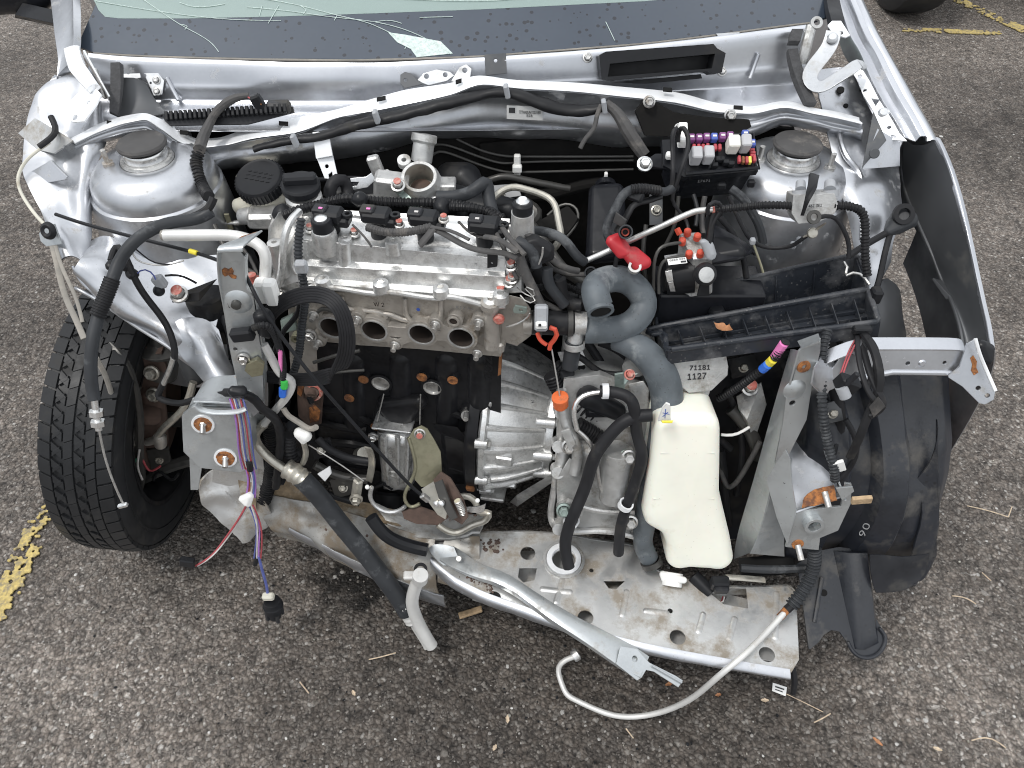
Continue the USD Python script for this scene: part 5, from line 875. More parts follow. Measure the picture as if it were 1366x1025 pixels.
# ---------------------------------------------------------------- straight side
iw = cp('inner_wing', sheet([[(1086, 96, 1.30), (1110, 92, 1.31), (1134, 90, 1.32), (1152, 86, 1.33)], [(1096, 150, 1.235), (1120, 150, 1.235), (1150, 160, 1.23), (1178, 168, 1.22)], [(1112, 215, 1.15), (1135, 212, 1.15), (1160, 214, 1.155), (1196, 226, 1.16)], [(1128, 275, 1.075), (1150, 270, 1.07), (1172, 270, 1.075), (1200, 282, 1.085)], [(1140, 330, 1.03), (1158, 330, 1.02), (1172, 330, 1.02), (1190, 326, 1.03)], [(1148, 400, .98), (1160, 400, .97), (1168, 396, .97), (1178, 372, 1.0)]], .003, 6, 6, .008, 44, freq=15), 'silver_dusty', 'silver inner wing beside the strut tower')
WP = PL(P(1120, 120, 1.27), (-.3, -.55, .78))
for x, y, r in ((1121, 121, 5), (1128, 142, 3.2), (1150, 120, 3.5)): cp('wing_hole', disc(WP.at(x, y), WP.n, S(WP.at(x, y), r), .003), 'chassis_black', None, iw)
cp('wing_gusset', [slab([P(1165, 150, 1.18), P(1182, 188, 1.13), P(1150, 224, 1.09)], .003), ], 'dark_panel', None, iw); cp('wing_gusset', slab([P(1170, 172, 1.15), P(1200, 190, 1.14), P(1200, 222, 1.12), P(1150, 226, 1.09)], .003), 'silver_dusty', None, iw)
cp('gusset_hole', disc(P(1166, 205, 1.10), (-.2, -.8, .5), .008, .003), 'dark_panel', None, iw)
cp('crease_ridge', [sweep(spline([P(x, y, v) for x, y, v in ((1118, 170, 1.20), (1130, 210, 1.14), (1145, 230, 1.12), (1150, 280, 1.06), (1150, 320, 1.02))], .006), .005, 8)], 'silver_dusty', None, iw)
hg = cp('bonnet_hinge', [tube([(1112, 42, 1.30), (1106, 62, 1.285), (1090, 84, 1.265), (1080, 106, 1.24), (1092, 117, 1.225), (1112, 108, 1.225), (1134, 94, 1.23), (1148, 86, 1.235), (1154, 92, 1.23)], 17, 8, flat=.35)] if 0 else [strap([(1112, 42, 1.30), (1106, 62, 1.285), (1090, 84, 1.265), (1080, 106, 1.24), (1092, 117, 1.225), (1112, 108, 1.225), (1134, 94, 1.23), (1148, 86, 1.235), (1154, 92, 1.23)], 20, .16)], 'hinge_steel', 'bent bonnet hinge')
cp('hinge_leaf', plate(PL(P(1172, 140, 1.20), (-.45, -.45, .77)), [(1135, 92), (1141, 88), (1148, 89), (1160, 108), (1172, 132), (1190, 160), (1200, 178), (1210, 188), (1182, 186), (1176, 180), (1166, 150), (1150, 124), (1146, 112)], .003, [(1147, 102, 2.8), (1154, 121, 2.8), (1186, 170, 2.6), [(1162, 131), (1174, 133), (1168, 142)], [(1188, 180), (1195, 181), (1195, 185), (1189, 185)]]), 'pale_lit_metal', None, hg)
cp('hinge_base', plate(PL(P(1116, 40, 1.31), (-.2, -.5, .84)), [(1104, 34), (1110, 28), (1122, 28), (1134, 47), (1128, 50), (1112, 46)], .003, [(1122, 44, 3)]), 'pale_lit_metal', None, hg)
for x, y, v in ((1110, 52, 1.29), (1178, 152, 1.188)): cp('rivet', lathe([(.009, 0), (.009, .004), (.006, .007), (0, .007)], P(x, y, v), (-.2, -.5, .84), 20), 'hinge_steel', None, hg)
cp('foam_strip', sheet([[(1055, 42, 1.31), (1070, 42, 1.31)], [(1051, 58, 1.29), (1066, 58, 1.29)]], .012, 3, 4), 'foam'); cp('foam_strip', sheet([[(1050, 68, 1.29), (1063, 66, 1.29)], [(1056, 96, 1.26), (1070, 98, 1.26)], [(1074, 140, 1.21), (1088, 140, 1.21)]], .012, 3, 6), 'foam', 'black foam seal')
cp('stop_bracket', [tube([(1082, 36, 1.31), (1076, 60, 1.29), (1070, 85, 1.28)], 14, 8), ring(P(1088, 32, 1.31), (0, -.7, .7), .010, .005, .006)], 'dull_aluminium')
cp('gutter', sheet([[(1100, -6, 1.45), (1116, -6, 1.46)], [(1104, 20, 1.37), (1122, 20, 1.38)], [(1108, 40, 1.33), (1124, 44, 1.34)]], .01, 3, 4), 'black_plastic')
# wing (fender)
Fi = [(1112, -8, 1.45), (1124, 22, 1.385), (1132, 46, 1.345), (1146, 70, 1.305), (1158, 100, 1.26), (1172, 128, 1.22), (1192, 160, 1.175), (1206, 184, 1.145)]
Fo = [(1146, -8, 1.45), (1162, 28, 1.375), (1176, 55, 1.33), (1192, 84, 1.285), (1208, 112, 1.245), (1220, 134, 1.215), (1236, 162, 1.175), (1250, 190, 1.14)]
mid = lambda a, b, f, dz=0.: [(P(*p) * (1 - f) + P(*q) * f + np.array((0, 0, dz)),) for p, q in zip(a, b)]
fo3 = [P(*q) for q in Fo]
wing = cp('wing', sheet([mid(Fi, Fo, 0, -.03), mid(Fi, Fo, .04), mid(Fi, Fo, .36, -.004), mid(Fi, Fo, .46, .006), mid(Fi, Fo, .62, .007), mid(Fi, Fo, .70, -.001), mid(Fi, Fo, .86, .003), mid(Fi, Fo, 1., 0), [(p + np.array((.035, 0, -.05)),) for p in fo3], [(p + np.array((.07, 0, -.22)),) for p in fo3]], .002, 4, 3), 'silver_paint', 'long silver front wing hanging loose at its nose')
Go = [(1248, 186, 1.145), (1262, 216, 1.10), (1278, 265, 1.045), (1292, 325, .98), (1301, 368, .94), (1309, 405, .905), (1317, 440, .875), (1321, 470, .85)]
Gi = [(1204, 182, 1.20), (1204, 232, 1.20), (1220, 285, 1.12), (1245, 342, 1.04), (1258, 376, 1.0), (1270, 402, .955), (1281, 436, .905), (1286, 468, .87)]
go3 = [P(*q) for q in Go]
cp('wing_inner_face', sheet([mid(Gi, Go, 0), mid(Gi, Go, .35, -.012), mid(Gi, Go, .7, -.012), mid(Gi, Go, .94, -.004), mid(Gi, Go, 1.)], .002, 4, 4), 'dark_panel', None, wing)
cp('wing_edge', sheet([mid(Gi, Go, .965, -.001), [(p + np.array((0, 0, .003)),) for p in go3], [(p + np.array((.006, 0, .001)),) for p in go3], [(p + np.array((.03, 0, -.08)),) for p in go3], [(p + np.array((.04, 0, -.25)),) for p in go3]], .002, 3, 4), 'silver_paint', None, wing)
cp('arch_lip', tube([(1204, 186, 1.20), (1203, 232, 1.20), (1219, 285, 1.12), (1244, 342, 1.04), (1257, 376, 1.0), (1269, 402, .955), (1280, 436, .905), (1285, 466, .87)], 5, 6), 'dark_panel', None, wing)
cp('arch_tab', slab([P(1244, 372, 1.0), P(1258, 376, 1.0), P(1272, 402, .955), P(1262, 398, .965)], .003), 'dark_panel', None, wing)
# headlight arm and nose bracket
AR = PL(P(1200, 490, .82), (0, -.93, .36))
ar = cp('headlight_arm', [plate(AR, [(1120, 478), (1165, 466), (1280, 467), (1291, 474), (1293, 496), (1286, 505), (1272, 502), (1262, 497), (1190, 498), (1128, 512), (1100, 524), (1098, 512)], .003, [(1211, 485, 3), (1260, 484, 2.6)]),
                          sheet([[AR.at(x, y)[None] for x, y in ((1165, 466), (1280, 467), (1291, 474))]] if 0 else [[(AR.at(x, y + 1),) for x, y in ((1100, 486), (1165, 466), (1225, 466), (1280, 467), (1290, 473))], [(AR.at(x, y + 1) + np.array((0, .022, .004)),) for x, y in ((1100, 486), (1165, 466), (1225, 466), (1280, 467), (1290, 473))]], .003, 4, 3),
                          sweep([AR.at(1130, 508), AR.at(1190, 497), AR.at(1268, 498)], .0045, 8)], 'silver_paint', 'silver headlight support arm')
cp('arm_dimple', lathe([(.012, 0), (.008, -.002), (.004, .002), (0, .002)], AR.at(1230, 485), AR.n, 20), 'silver_paint', None, ar); c = AR.at(1285, 494); cp('bolt', bolt(c, AR.n, .0075), 'steel', None, ar)
cp('arm_gusset', slab([P(1086, 490, .80), P(1098, 470, .84), P(1122, 495, .83), P(1100, 530, .79), P(1082, 512, .79)], .003), 'silver_paint', None, ar)
NB = PL(P(1300, 505, .80), (-.25, -.85, .46))
nb = cp('nose_bracket', plate(NB, [(1290, 458), (1302, 452), (1306, 470), (1314, 490), (1328, 520), (1326, 533), (1314, 540), (1306, 538), (1284, 516), (1264, 503), (1280, 490)], .004, [(1305, 518, 3.2), (1317, 528, 3.2)], rnd=.002), 'silver_dusty', 'silver bracket hanging from the wing nose')
cp('bracket_edge', tube([(1301, 452, .81), (1306, 470, .80), (1314, 490, .79), (1328, 522, .765)], 5, 6), 'pale_lit_metal', None, nb); cp('rust_patch', wrap(plate(NB, [(1294, 478), (1298, 474), (1303, 482), (1302, 490), (1305, 497), (1299, 501), (1295, 494), (1297, 487)], .0006, lift=.001), .0006, 120), 'orange_rust', None, nb)
cp('rubber_stop', blob([(P(1308, 462, .84), .010), (P(1318, 466, .84), .009), (P(1316, 480, .83), .009), (P(1308, 478, .83), .008)]), 'black_plastic', None, nb)
# wheel liner, torn forward
def linpt(x, a, r): return np.array((x, 1.07 - r * math.cos(a), .287 + r * math.sin(a)))
rows_ = []
for a in np.radians(np.linspace(64, -22, 13)):
    rw = []
    for x, dr in ((.485, -.03), (.50, .0), (.53, .018), (.555, .018), (.565, .002), (.60, .0), (.612, .022), (.655, .024), (.668, .004), (.70, .004), (.73, .0), (.752, -.02)):
        k = .32 + dr + .012 * math.sin(a * 5 + x * 20); rw.append((linpt(x + .012 * math.sin(a * 3) - .03 * math.sin(a), a, k),))
    rows_.append(rw)
ln = cp('wheel_liner', sheet(rows_, .003, 3, 3, .005, 71, k=1, freq=14), 'liner_plastic', 'torn black wheel liner curled round the tyre')
cp('liner_lip', sheet([[(1222, 640, .78), (1246, 600, .80), (1250, 560, .82)], [(1226, 700, .74), (1248, 720, .735), (1250, 690, .75)], [(1200, 780, .70), (1232, 770, .71), (1248, 740, .725)]], .003, 4, 4, .004), 'liner_plastic', None, ln)
letters('90', PL(P(1157, 712, .70), (0, -.8, .6), (-1, 0, .3)), 1152, 718, 1161, 700, 9, 'print_pale', ln)
SF = PL(P(1140, 850, .61), (0, -.52, .85))
fl_ = cp('splash_flap', wrap(plate(SF, [(1064, 752), (1090, 735), (1120, 730), (1157, 735), (1160, 782), (1168, 825), (1180, 846), (1176, 865), (1166, 875), (1157, 879), (1144, 876), (1136, 870), (1128, 854), (1120, 843), (1109, 841), (1099, 847), (1093, 856), (1079, 868)], .004, rnd=.002), .001, 25), 'liner_plastic', 'split splash guard flap')
def sfl(x, y, w): return SF.at(x, y) + SF.n * w
cp('flap_ridge', wrap(hull([sfl(*q) for q in ((1112, 735, 0), (1158, 735, 0), (1140, 866, 0), (1172, 858, 0), (1126, 738, .022), (1150, 738, .022), (1146, 846, .016), (1163, 844, .016), (1152, 866, .006))]), .0008, 30), 'liner_plastic', None, fl_)
cp('flap_rim', sweep(spline([sfl(*q, .002) for q in ((1172, 838), (1180, 850), (1176, 866), (1164, 876), (1150, 877), (1138, 870), (1130, 856))], .004), .0035, 8), 'liner_plastic', None, fl_)
cp('flap_crease', sweep([sfl(1096, 770, .002), sfl(1086, 830, .001)], .004, 8), 'liner_plastic', None, fl_)
cp('flap_hole', disc(SF.at(1099, 791), SF.n, .006, .001), 'chassis_black', None, fl_)
cp('liner_skirt', sheet([[(1160, 740, .70), (1200, 742, .70), (1238, 738, .71)], [(1162, 770, .68), (1200, 768, .68), (1234, 762, .69)], [(1168, 790, .665), (1200, 788, .665), (1220, 780, .67)]], .003, 4, 4, .004), 'dusty_plastic', None, ln)
cp('inner_arch', sheet([[(1150, 395, .985), (1165, 392, .985), (1178, 372, 1.0), (1196, 388, 1.02)], [(1128, 440, .93), (1160, 450, .93), (1186, 440, .95), (1206, 440, .98)], [(1115, 500, .87), (1150, 500, .88), (1180, 500, .90), (1206, 480, .94)]], .003, 4, 5, .006, 5), 'dark_panel', 'dusty grey arch behind the loose box')
cp('right_wheel_house', sheet([[(np.array((x, y, z)),) for x, y, z in ((.32, 1.10, .62), (.40, 1.05, .62), (.50, 1.03, .62), (.60, 1.05, .62))], [(np.array((x, y, z)),) for x, y, z in ((.32, 1.04, .45), (.40, .98, .45), (.50, .96, .45), (.54, 1.0, .45))], [(np.array((x, y, z)),) for x, y, z in ((.32, 1.0, .20), (.40, .94, .20), (.50, .94, .20), (.54, .98, .20))]], .004, 4, 4), 'chassis_black')
# chassis rail end and radiator support column
rb = cp('chassis_rail', [sheet([[(1058, 566, .865), (1078, 556, .875)], [(1052, 610, .80), (1090, 600, .81)], [(1060, 678, .715), (1114, 640, .76)], [(1062, 684, .705), (1122, 664, .72)]], .003, 5, 5, .003, 3)], 'silver_dusty', 'silver chassis rail end with rusty lip')
cp('rail_side', sheet([[(1078, 556, .875), (1088, 552, .86)], [(1092, 600, .81), (1098, 594, .80)], [(1116, 636, .765), (1118, 640, .75)], [(1124, 662, .725), (1128, 668, .71)]], .003, 3, 5), 'grey_primer', None, rb)
cp('rail_side', plate(PL(P(1050, 660, .72), (-.6, -.75, .25)), [(1034, 620), (1048, 600), (1054, 612), (1056, 645), (1062, 682), (1050, 726), (1036, 690), (1022, 640)], .003), 'grey_primer', None, rb)
RF = PL(P(1090, 705, .70), (.05, -.97, .22))
cp('rail_plate', [plate(RF, [(1062, 682), (1122, 676), (1128, 645), (1136, 646), (1135, 672), (1118, 708), (1094, 718), (1092, 734), (1048, 730)], .004, [(1083, 697, 7)])], 'grey_primer', None, rb)
c = RF.at(1083, 696); cp('rail_tube', ring(c, RF.n, S(c, 13), S(c, 8.5), .012), 'grey_primer', None, rb)
cp('rust_patch', wrap(sheet([[(1072, 664, .722), (1090, 652, .732), (1112, 648, .738)], [(1070, 678, .705), (1090, 674, .708), (1116, 668, .712)]], .002, 6, 6, .003), .0015, 120), 'orange_rust', None, rb)
for x, y, v in ((1100, 656, .72), (1064, 727, .69)):
    c = P(x, y, v); cp('stud', [cyl(c, c + np.array((.004, -.022, -.012)), .0050)], 'steel', None, rb)
c = RF.at(1064, 726); cp('rust_patch', wrap(disc(c, RF.n, S(c, 8), .002), .001, 150), 'orange_rust', None, rb)
for x, y, v in ((1080, 642, .77), (1054, 612, .81), (1048, 642, .735)): cp('rail_hole', disc(P(x, y, v - .001), (-.3, -.4, .85), .005, .002), 'chassis_black', None, rb)
cp('rail_bracket', [plate(PL(P(1046, 616, .79), (-.4, -.8, .4)), [(1036, 604), (1048, 602), (1056, 614), (1054, 640), (1046, 648)], .003), plate(RF, [(1112, 646), (1134, 644), (1136, 650), (1120, 662)], .003, lift=.01)], 'grey_primer', None, rb)
CF = PL(P(1065, 530, .80), (.12, -.97, .20))
col = cp('support_column', [plate(CF, [(1066, 468), (1072, 462), (1095, 452), (1094, 470), (1084, 510), (1076, 560), (1056, 600), (1046, 622), (1034, 618), (1044, 568), (1050, 520), (1058, 506)], .003, [(1057, 538, 4.5), (1058, 526, 3)])], 'grey_primer', 'grey radiator support column')
cp('column_side', sheet([[(1056, 466, .845), (1066, 468, .808)], [(1034, 540, .83), (1052, 520, .80)], [(1006, 640, .80), (1040, 600, .785)], [(985, 712, .775), (1022, 680, .755)], [(980, 746, .76), (1004, 736, .735)]], .003, 5, 5), 'dark_panel' if 0 else 'grey_primer', None, col)
cp('column_side', sheet([[(1040, 600, .785), (1050, 612, .79)], [(1022, 680, .755), (1046, 690, .76)], [(1000, 738, .735), (1046, 742, .74)]], .003, 4, 4), 'grey_primer', None, col)
cp('column_top', sheet([[(1070, 466, .808), (1094, 456, .80)], [(1064, 456, .83), (1092, 446, .825)]], .003, 3, 3), 'grey_primer', None, col)
c = CF.at(1072, 489); cp('rust_ring', wrap(ring(c, CF.n, S(c, 9), S(c, 3), .002, 24), .001, 150), 'orange_rust', None, col)
cp('pressed_boss', lathe([(.018, 0), (.012, .004), (0, .005)], CF.at(1060, 520), CF.n), 'grey_primer', None, col)
cp('column_foot', sheet([[(985, 745, .75), (1020, 742, .75), (1060, 745, .74)], [(988, 770, .72), (1020, 768, .715), (1060, 765, .72)]], .004, 4, 3), 'chassis_black', None, col)
cp('grimy_mount', [wrap(hull([P(x, y, v) for x, y, v in ((982, 530, .90), (1015, 510, .90), (1024, 540, .88), (1005, 590, .86), (995, 560, .86), (985, 545, .88))]), .003, 50)], 'dull_aluminium'); c = P(1000, 517, .885); cp('bolt', bolt(c, (0, -.6, .8), .010), 'steel'); cp('paint_mark', disc(c + np.array((0, -.004, .010)), (0, -.6, .8), .009, .003), 'red_mark')
cp('rail_shadow_plate', plate(YP(.93, 960, 560), [(880, 470), (1060, 470), (1060, 720), (880, 720)], .004), 'dusty_plastic', 'added dark plate standing in for the shaded void')  # dark sheet paints the shade of the void beside the rail
# ---------------------------------------------------------------- washer tank
WT = PL(P(915, 660, .745), (0, -.97, .24))
tk = cp('washer_tank', pillow(WT, [(884, 558), (950, 557), (960, 562), (963, 575), (962, 662), (966, 680), (976, 722), (982, 756), (978, 768), (964, 768), (950, 764), (918, 762), (904, 768), (896, 770), (890, 757), (890, 732), (884, 716), (862, 704), (858, 690), (865, 640), (872, 600), (877, 566)], .095, .018), 'tank_plastic', 'cream plastic reservoir tank at the front', smooth=60)
for y, x0, x1 in ((605, 872, 962), (666, 862, 962)):
    cp('mould_seam', sweep(spline([WT.at(x, y + .4 * math.sin(x * .05)) + WT.n * -.0003 for x in np.linspace(x0 + 9, x1 - 9, 8)], .006), .0009, 6), 'tank_plastic', None, tk)
cp('tank_tab', plate(PL(P(888, 550, .765), FRONT), [(878, 562), (884, 545), (889, 539), (894, 541), (895, 562)], .004), 'white_plastic', None, tk)
TB = PL(P(888, 550, .7648), FRONT); cp('pen_mark', [sweep([TB.at(884, 551), TB.at(893, 553)], .0006, 5), sweep([TB.at(888, 546), TB.at(887, 558)], .0006, 5), sweep([TB.at(884, 556), TB.at(891, 550)], .0006, 5)], 'print_blue', None, tk); cp('yellow_stain', plate(PL(P(888, 563, .758), (0, -.3, .95)), [(882, 561), (898, 561), (897, 564), (884, 564)], .002), 'yellow_plastic', None, tk)
cp('tank_neck', [cyl(P(898, 764, .72), P(896, 782, .70), .018), ], 'white_plastic', None, tk); cp('neck_flange', blob([(P(884, 766, .715), .006), (P(886, 772, .71), .006), (P(912, 774, .70), .006)]), 'white_plastic', None, tk)
cp('pump_plug', [cyl(P(925, 768, .72), P(948, 792, .69), .013)], 'black_plastic', None, tk); pb = cp('pump_connector', [box(P(960, 778, .69), (.032, .02, .022), None, .003)], 'black_plastic', None, tk); cp('connector_ridge', box(P(962, 786, .68), (.026, .014, .016), None, .003), 'dusty_plastic', None, tk)
wires('pump_wire', tk, [(946, 792, .69), (952, 800, .68), (962, 804, .68), (966, 796, .685)], ['wire_red', 'wire_white', 'wire_loom'], 2, 2)
cp('flat_tube', tube([(988, 758, .715), (1030, 760, .71), (1082, 758, .705)], 11, 8), 'grey_rubber'); cp('flat_tube', tube([(968, 770, .70), (1000, 772, .695), (1020, 774, .695)], 9, 8, flat=.5), 'dull_tube')
# ---------------------------------------------------------------- fuse box, ABS pump and the black corner
FB = PL(P(950, 205, 1.09), (0, -.50, .866)); 
fb = cp('fuse_box', [extrude(FB, poly(FB, [(884, 184), (1004, 178), (1013, 226), (914, 234), (886, 218)]), .012, lift=-.006), extrude(FB, poly(FB, [(896, 195), (1002, 190), (1008, 222), (920, 230), (905, 222)]), .07, lift=-.018)], 'drum_black', 'black fuse box full of fuses and relays')
cp('box_rim', [sweep([FB.at(*q) + FB.n * .002 for q in ((914, 233), (1012, 225), (1004, 180), (960, 182))], .003, 6)], 'drum_black', None, fb)
def fuse(x, y, w, h, m, e=.010):
    a, b = FB.at(x - w / 2, y), FB.at(x + w / 2, y); c = FB.at(x, y)
    return cp('fuse', box(c + FB.n * e / 2, (S(c, w), S(c, h) / .8, e), np.array([FB.u, FB.v, FB.n]), .0012), m, None, fb)
for x, y, m in ((921, 188, 'fuse_violet'), (931, 188, 'fuse_violet'), (941, 187, 'fuse_violet'), (951, 187, 'fuse_blue'), (962, 186, 'fuse_violet'), (972, 185, 'fuse_violet'), (992, 183, 'fuse_blue'), (1001, 195, 'fuse_blue')): fuse(x, y, 8.5, 8, m, .012); cp('fuse_slot', box(FB.at(x, y) + FB.n * .0125, (.006, .003, .001), np.array([FB.u, FB.v, FB.n])), 'relay_white', None, fb)
for x, y in ((925, 199), (931, 199), (937, 199), (943, 198), (953, 199), (959, 199)): fuse(x, y, 4.5, 7, 'fuse_red', .008)
for x, y, m in ((1002, 202, 'fuse_red'), (1003, 206, 'fuse_red'), (1003, 210, 'fuse_red')): fuse(x, y, 7, 3.2, m, .007)
for x, y, m in ((985, 215, 'fuse_red'), (990, 216, 'orange_rust'), (995, 216, 'fuse_red'), (999, 216, 'fuse_yellow'), (1005, 214, 'fuse_red')): fuse(x, y, 4, 8, m, .008)
for x, y, w, h, m in ((975, 198, 15, 15, 'relay_white'), (991, 197, 13, 15, 'relay_grey'), (926, 213, 14, 15, 'relay_grey'), (942, 212, 13, 15, 'relay_grey')):
    c = FB.at(x, y); cp('relay', box(c + FB.n * .011, (S(c, w), S(c, h) / .85, .026), np.array([FB.u, FB.v, FB.n]), .002), m, None, fb)
cp('fuse_grid', [box(FB.at(x, y) + FB.n * .003, (.010, .008, .008), np.array([FB.u, FB.v, FB.n]), .001) for x, y in ((958, 214), (966, 222))][0], 'black_plastic', None, fb)
for x, y in ((953, 222), (962, 214), (968, 218), (975, 220)): cp('empty_socket', box(FB.at(x, y) + FB.n * .002, (.009, .007, .010), np.array([FB.u, FB.v, FB.n]), .001), 'black_plastic', None, fb)
cp('white_connector', box(FB.at(908, 186) + FB.n * .012, (.014, .034, .022), np.array([FB.u, FB.v, FB.n]), .002), 'white_plastic', None, fb); cp('white_connector', box(FB.at(893, 210) + FB.n * .005, (.013, .010, .012), np.array([FB.u, FB.v, FB.n]), .002), 'white_plastic', None, fb)
c = FB.at(905, 176) + FB.n * .010; cp('terminal_nut', bolt(c, FB.n, .006), 'steel', None, fb)
cp('box_tab', [slab([P(874, 206, 1.10), P(886, 206, 1.10), P(890, 226, 1.08), P(862, 226, 1.08), P(852, 220, 1.08)], .004)], 'drum_black', None, fb); c = P(860, 219, 1.075); cp('bolt', bolt(c, (0, -.6, .8), .0085), 'bright_steel', None, fb)
letters('17671', PL(P(940, 241, 1.066), FRONT), 930, 243, 947, 242.5, 3.4, 'print_pale', fb)
cp('box_clip', box(P(900, 250, 1.07), (.014, .012, .012), None, .003), 'black_plastic', None, fb); cp('box_clip', box(P(962, 248, 1.065), (.014, .012, .012), None, .003), 'black_plastic', None, fb); cp('box_clip', box(P(1002, 245, 1.06), (.012, .010, .012), None, .003), 'black_plastic', None, fb)
cp('power_cable', tube([(896, 252, 1.02), (898, 225, 1.03), (897, 198, 1.06), (898, 178, 1.07), (902, 172, 1.08), (904, 178, 1.085)], 6.5, 8), 'rubber', None, fb); cp('power_cable', tube([(900, 252, 1.02), (910, 222, 1.03), (917, 200, 1.05), (917, 180, 1.07), (911, 171, 1.08), (906, 175, 1.085), (904, 190, 1.08)], 6.5, 8), 'rubber', None, fb)
cp('lower_cable', tube([(975, 252, 1.05), (988, 262, 1.04), (1000, 278, 1.03), (1012, 300, 1.02), (1018, 325, 1.01)], 12, 8), 'grey_rubber', None, fb)
ch_ = cp('charge_harness', tube([(898, 250, 1.02), (888, 256, 1.015), (862, 252, 1.01), (840, 254, 1.0), (830, 262, .995), (818, 284, .985), (810, 300, .975), (812, 318, .965), (822, 328, .96)], 12, 10), 'grey_rubber', 'thick black cable looping down to the red terminal')
cp('wrinkled_sleeve', wrap(tube([(882, 262, 1.01), (862, 268, 1.0), (846, 274, .99), (834, 292, .98), (822, 312, .97)], 11, 10, flat=.6), .003, 70), 'wire_loom', None, ch_); cp('corrugated_run', tube([(842, 253, .998), (856, 252, 1.0), (880, 255, 1.01)], 12.5, 10, rib=.005), 'wire_loom', None, ch_)
cp('tape_patch', wrap(slab([P(822, 284, .97), P(836, 294, .965), P(832, 304, .965), P(818, 296, .97)], .004), .001), 'grey_tape', None, ch_)
tm = cp('terminal_cover', [wrap(blob([(P(816, 322, .955), .009), (P(824, 318, .96), .008), (P(836, 336, .945), .009), (P(828, 338, .945), .008)]), .0008, 80)], 'red_plastic', 'red plastic battery terminal cover'); cp('cover_flap', [wrap(blob([(P(838, 338, .945), .010), (P(846, 336, .95), .008), (P(860, 350, .94), .010), (P(850, 354, .935), .010)]), .0008, 80)], 'red_plastic', None, tm)
cp('clamp', ring(P(846, 358, .93), (0, -.5, .85), .010, .006, .008), 'steel', None, tm)
c = P(834, 310, .955); rc = cp('round_connector', ring(c, (-.1, -.8, .6), S(c, 9.5), S(c, 7.5), .02), 'grey_rubber', 'round plug with a red seal inside'); cp('red_seal', ring(c, (-.1, -.8, .6), S(c, 5.5), S(c, 3.5), .006), 'red_rubber', None, rc); cp('plug_core', disc(c - np.array((-.1, -.8, .6)) * .004, (-.1, -.8, .6), S(c, 7.5), .003), 'black_plastic', None, rc)
c = P(788, 364, .95); rc = cp('round_connector', ring(c, (-.1, -.8, .6), S(c, 8.5), S(c, 6.5), .014), 'grey_rubber'); cp('plug_core', disc(c, (-.1, -.8, .6), S(c, 6.5), .004), 'black_plastic', None, rc)
cp('plug_lead', tube([(834, 326, .95), (824, 340, .945), (820, 358, .94), (812, 368, .94), (795, 366, .945)], 6, 8), 'wire_loom')
cp('plug_lead', tube([(782, 366, .945), (764, 366, .945), (740, 360, .94), (728, 348, .935), (715, 340, .93)], 8, 8, flat=.7), 'grey_tape')
# black canister, felt flap, pipes on the bulkhead
cp('charcoal_canister', [blob([(P(796, 258, 1.14), .014), (P(822, 256, 1.14), .014), (P(794, 340, 1.04), .016), (P(824, 336, 1.04), .016)]), cyl(P(808, 252, 1.16), P(808, 246, 1.17), .018)], 'drum_black', 'black plastic canister')
cp('canister_clip', box(P(808, 238, 1.17), (.006, .008, .022), None, .002), 'white_plastic')
cp('heater_hose', tube([(700, 262, 1.24), (740, 258, 1.24), (780, 247, 1.23), (808, 244, 1.22)], 16, 10), 'felt'); cp('heater_pipe', tube([(696, 270, 1.2), (715, 285, 1.18), (705, 300, 1.16)], 18, 10), 'dark_tube')
cp('rubber_flap', sheet([[(700, 306, 1.10), (730, 290, 1.12), (758, 276, 1.14)], [(706, 330, 1.06), (745, 320, 1.08), (772, 292, 1.11)]], .006, 5, 4), 'felt'); cp('flap_rim', tube([(730, 288, 1.125), (752, 273, 1.14), (768, 278, 1.13), (770, 296, 1.11), (752, 320, 1.08), (738, 332, 1.06)], 4, 8), 'dark_tube')
cp('air_con_pipe', tube([(655, 268, 1.08), (668, 256, 1.09), (684, 250, 1.09), (702, 253, 1.08), (728, 262, 1.06), (740, 274, 1.045), (745, 296, 1.02), (748, 312, 1.0), (746, 322, .99), (738, 332, .985)], 9.5, 10), 'dull_tube', 'champagne coloured metal pipe')
cp('vacuum_hose', tube([(692, 312, .98), (712, 308, .985), (736, 312, .975), (754, 322, .965), (768, 340, .95), (780, 350, .95)], 13, 10), 'grey_rubber')
for i, pts in enumerate([[(572, 178, 1.27), (600, 182, 1.27), (640, 200, 1.26), (672, 208, 1.255), (690, 209, 1.25), (845, 209, 1.22)], [(566, 206, 1.26), (574, 196, 1.26), (590, 193, 1.26), (620, 202, 1.255), (665, 217, 1.25), (690, 217, 1.25), (845, 214, 1.22)], [(574, 210, 1.25), (584, 203, 1.25), (600, 205, 1.25), (640, 220, 1.245), (672, 229, 1.24), (690, 230, 1.24), (845, 226, 1.21)]]):
    cp('brake_line', tube(pts, 3.4, 6), 'dark_tube')
lc = cp('line_clip', box(P(690, 220, 1.235), (.012, .010, .040), None, .002), 'white_plastic', 'pale clip holding three pipes'); cp('clip_wing', box(P(690, 225, 1.23), (.017, .012, .014), None, .002), 'white_plastic', None, lc)
cp('felt_flap', sheet([[(640, 190, 1.27), (740, 184, 1.27), (850, 190, 1.25)], [(640, 215, 1.265), (740, 212, 1.265), (850, 215, 1.245)]], .01, 4, 3, .01), 'felt')
ins = cp('corner_felt', wrap(plate(PL(P(930, 160, 1.20), (0, -.9, .43)), [(860, 134), (880, 138), (900, 150), (925, 154), (960, 158), (1000, 160), (1004, 170), (975, 184), (860, 182), (848, 150)], .01), .004, 30), 'felt')
for x, y in ((866, 136), (974, 154)): cp('bolt', bolt(P(x, y, 1.205), (0, -.9, .4), .007), 'steel')
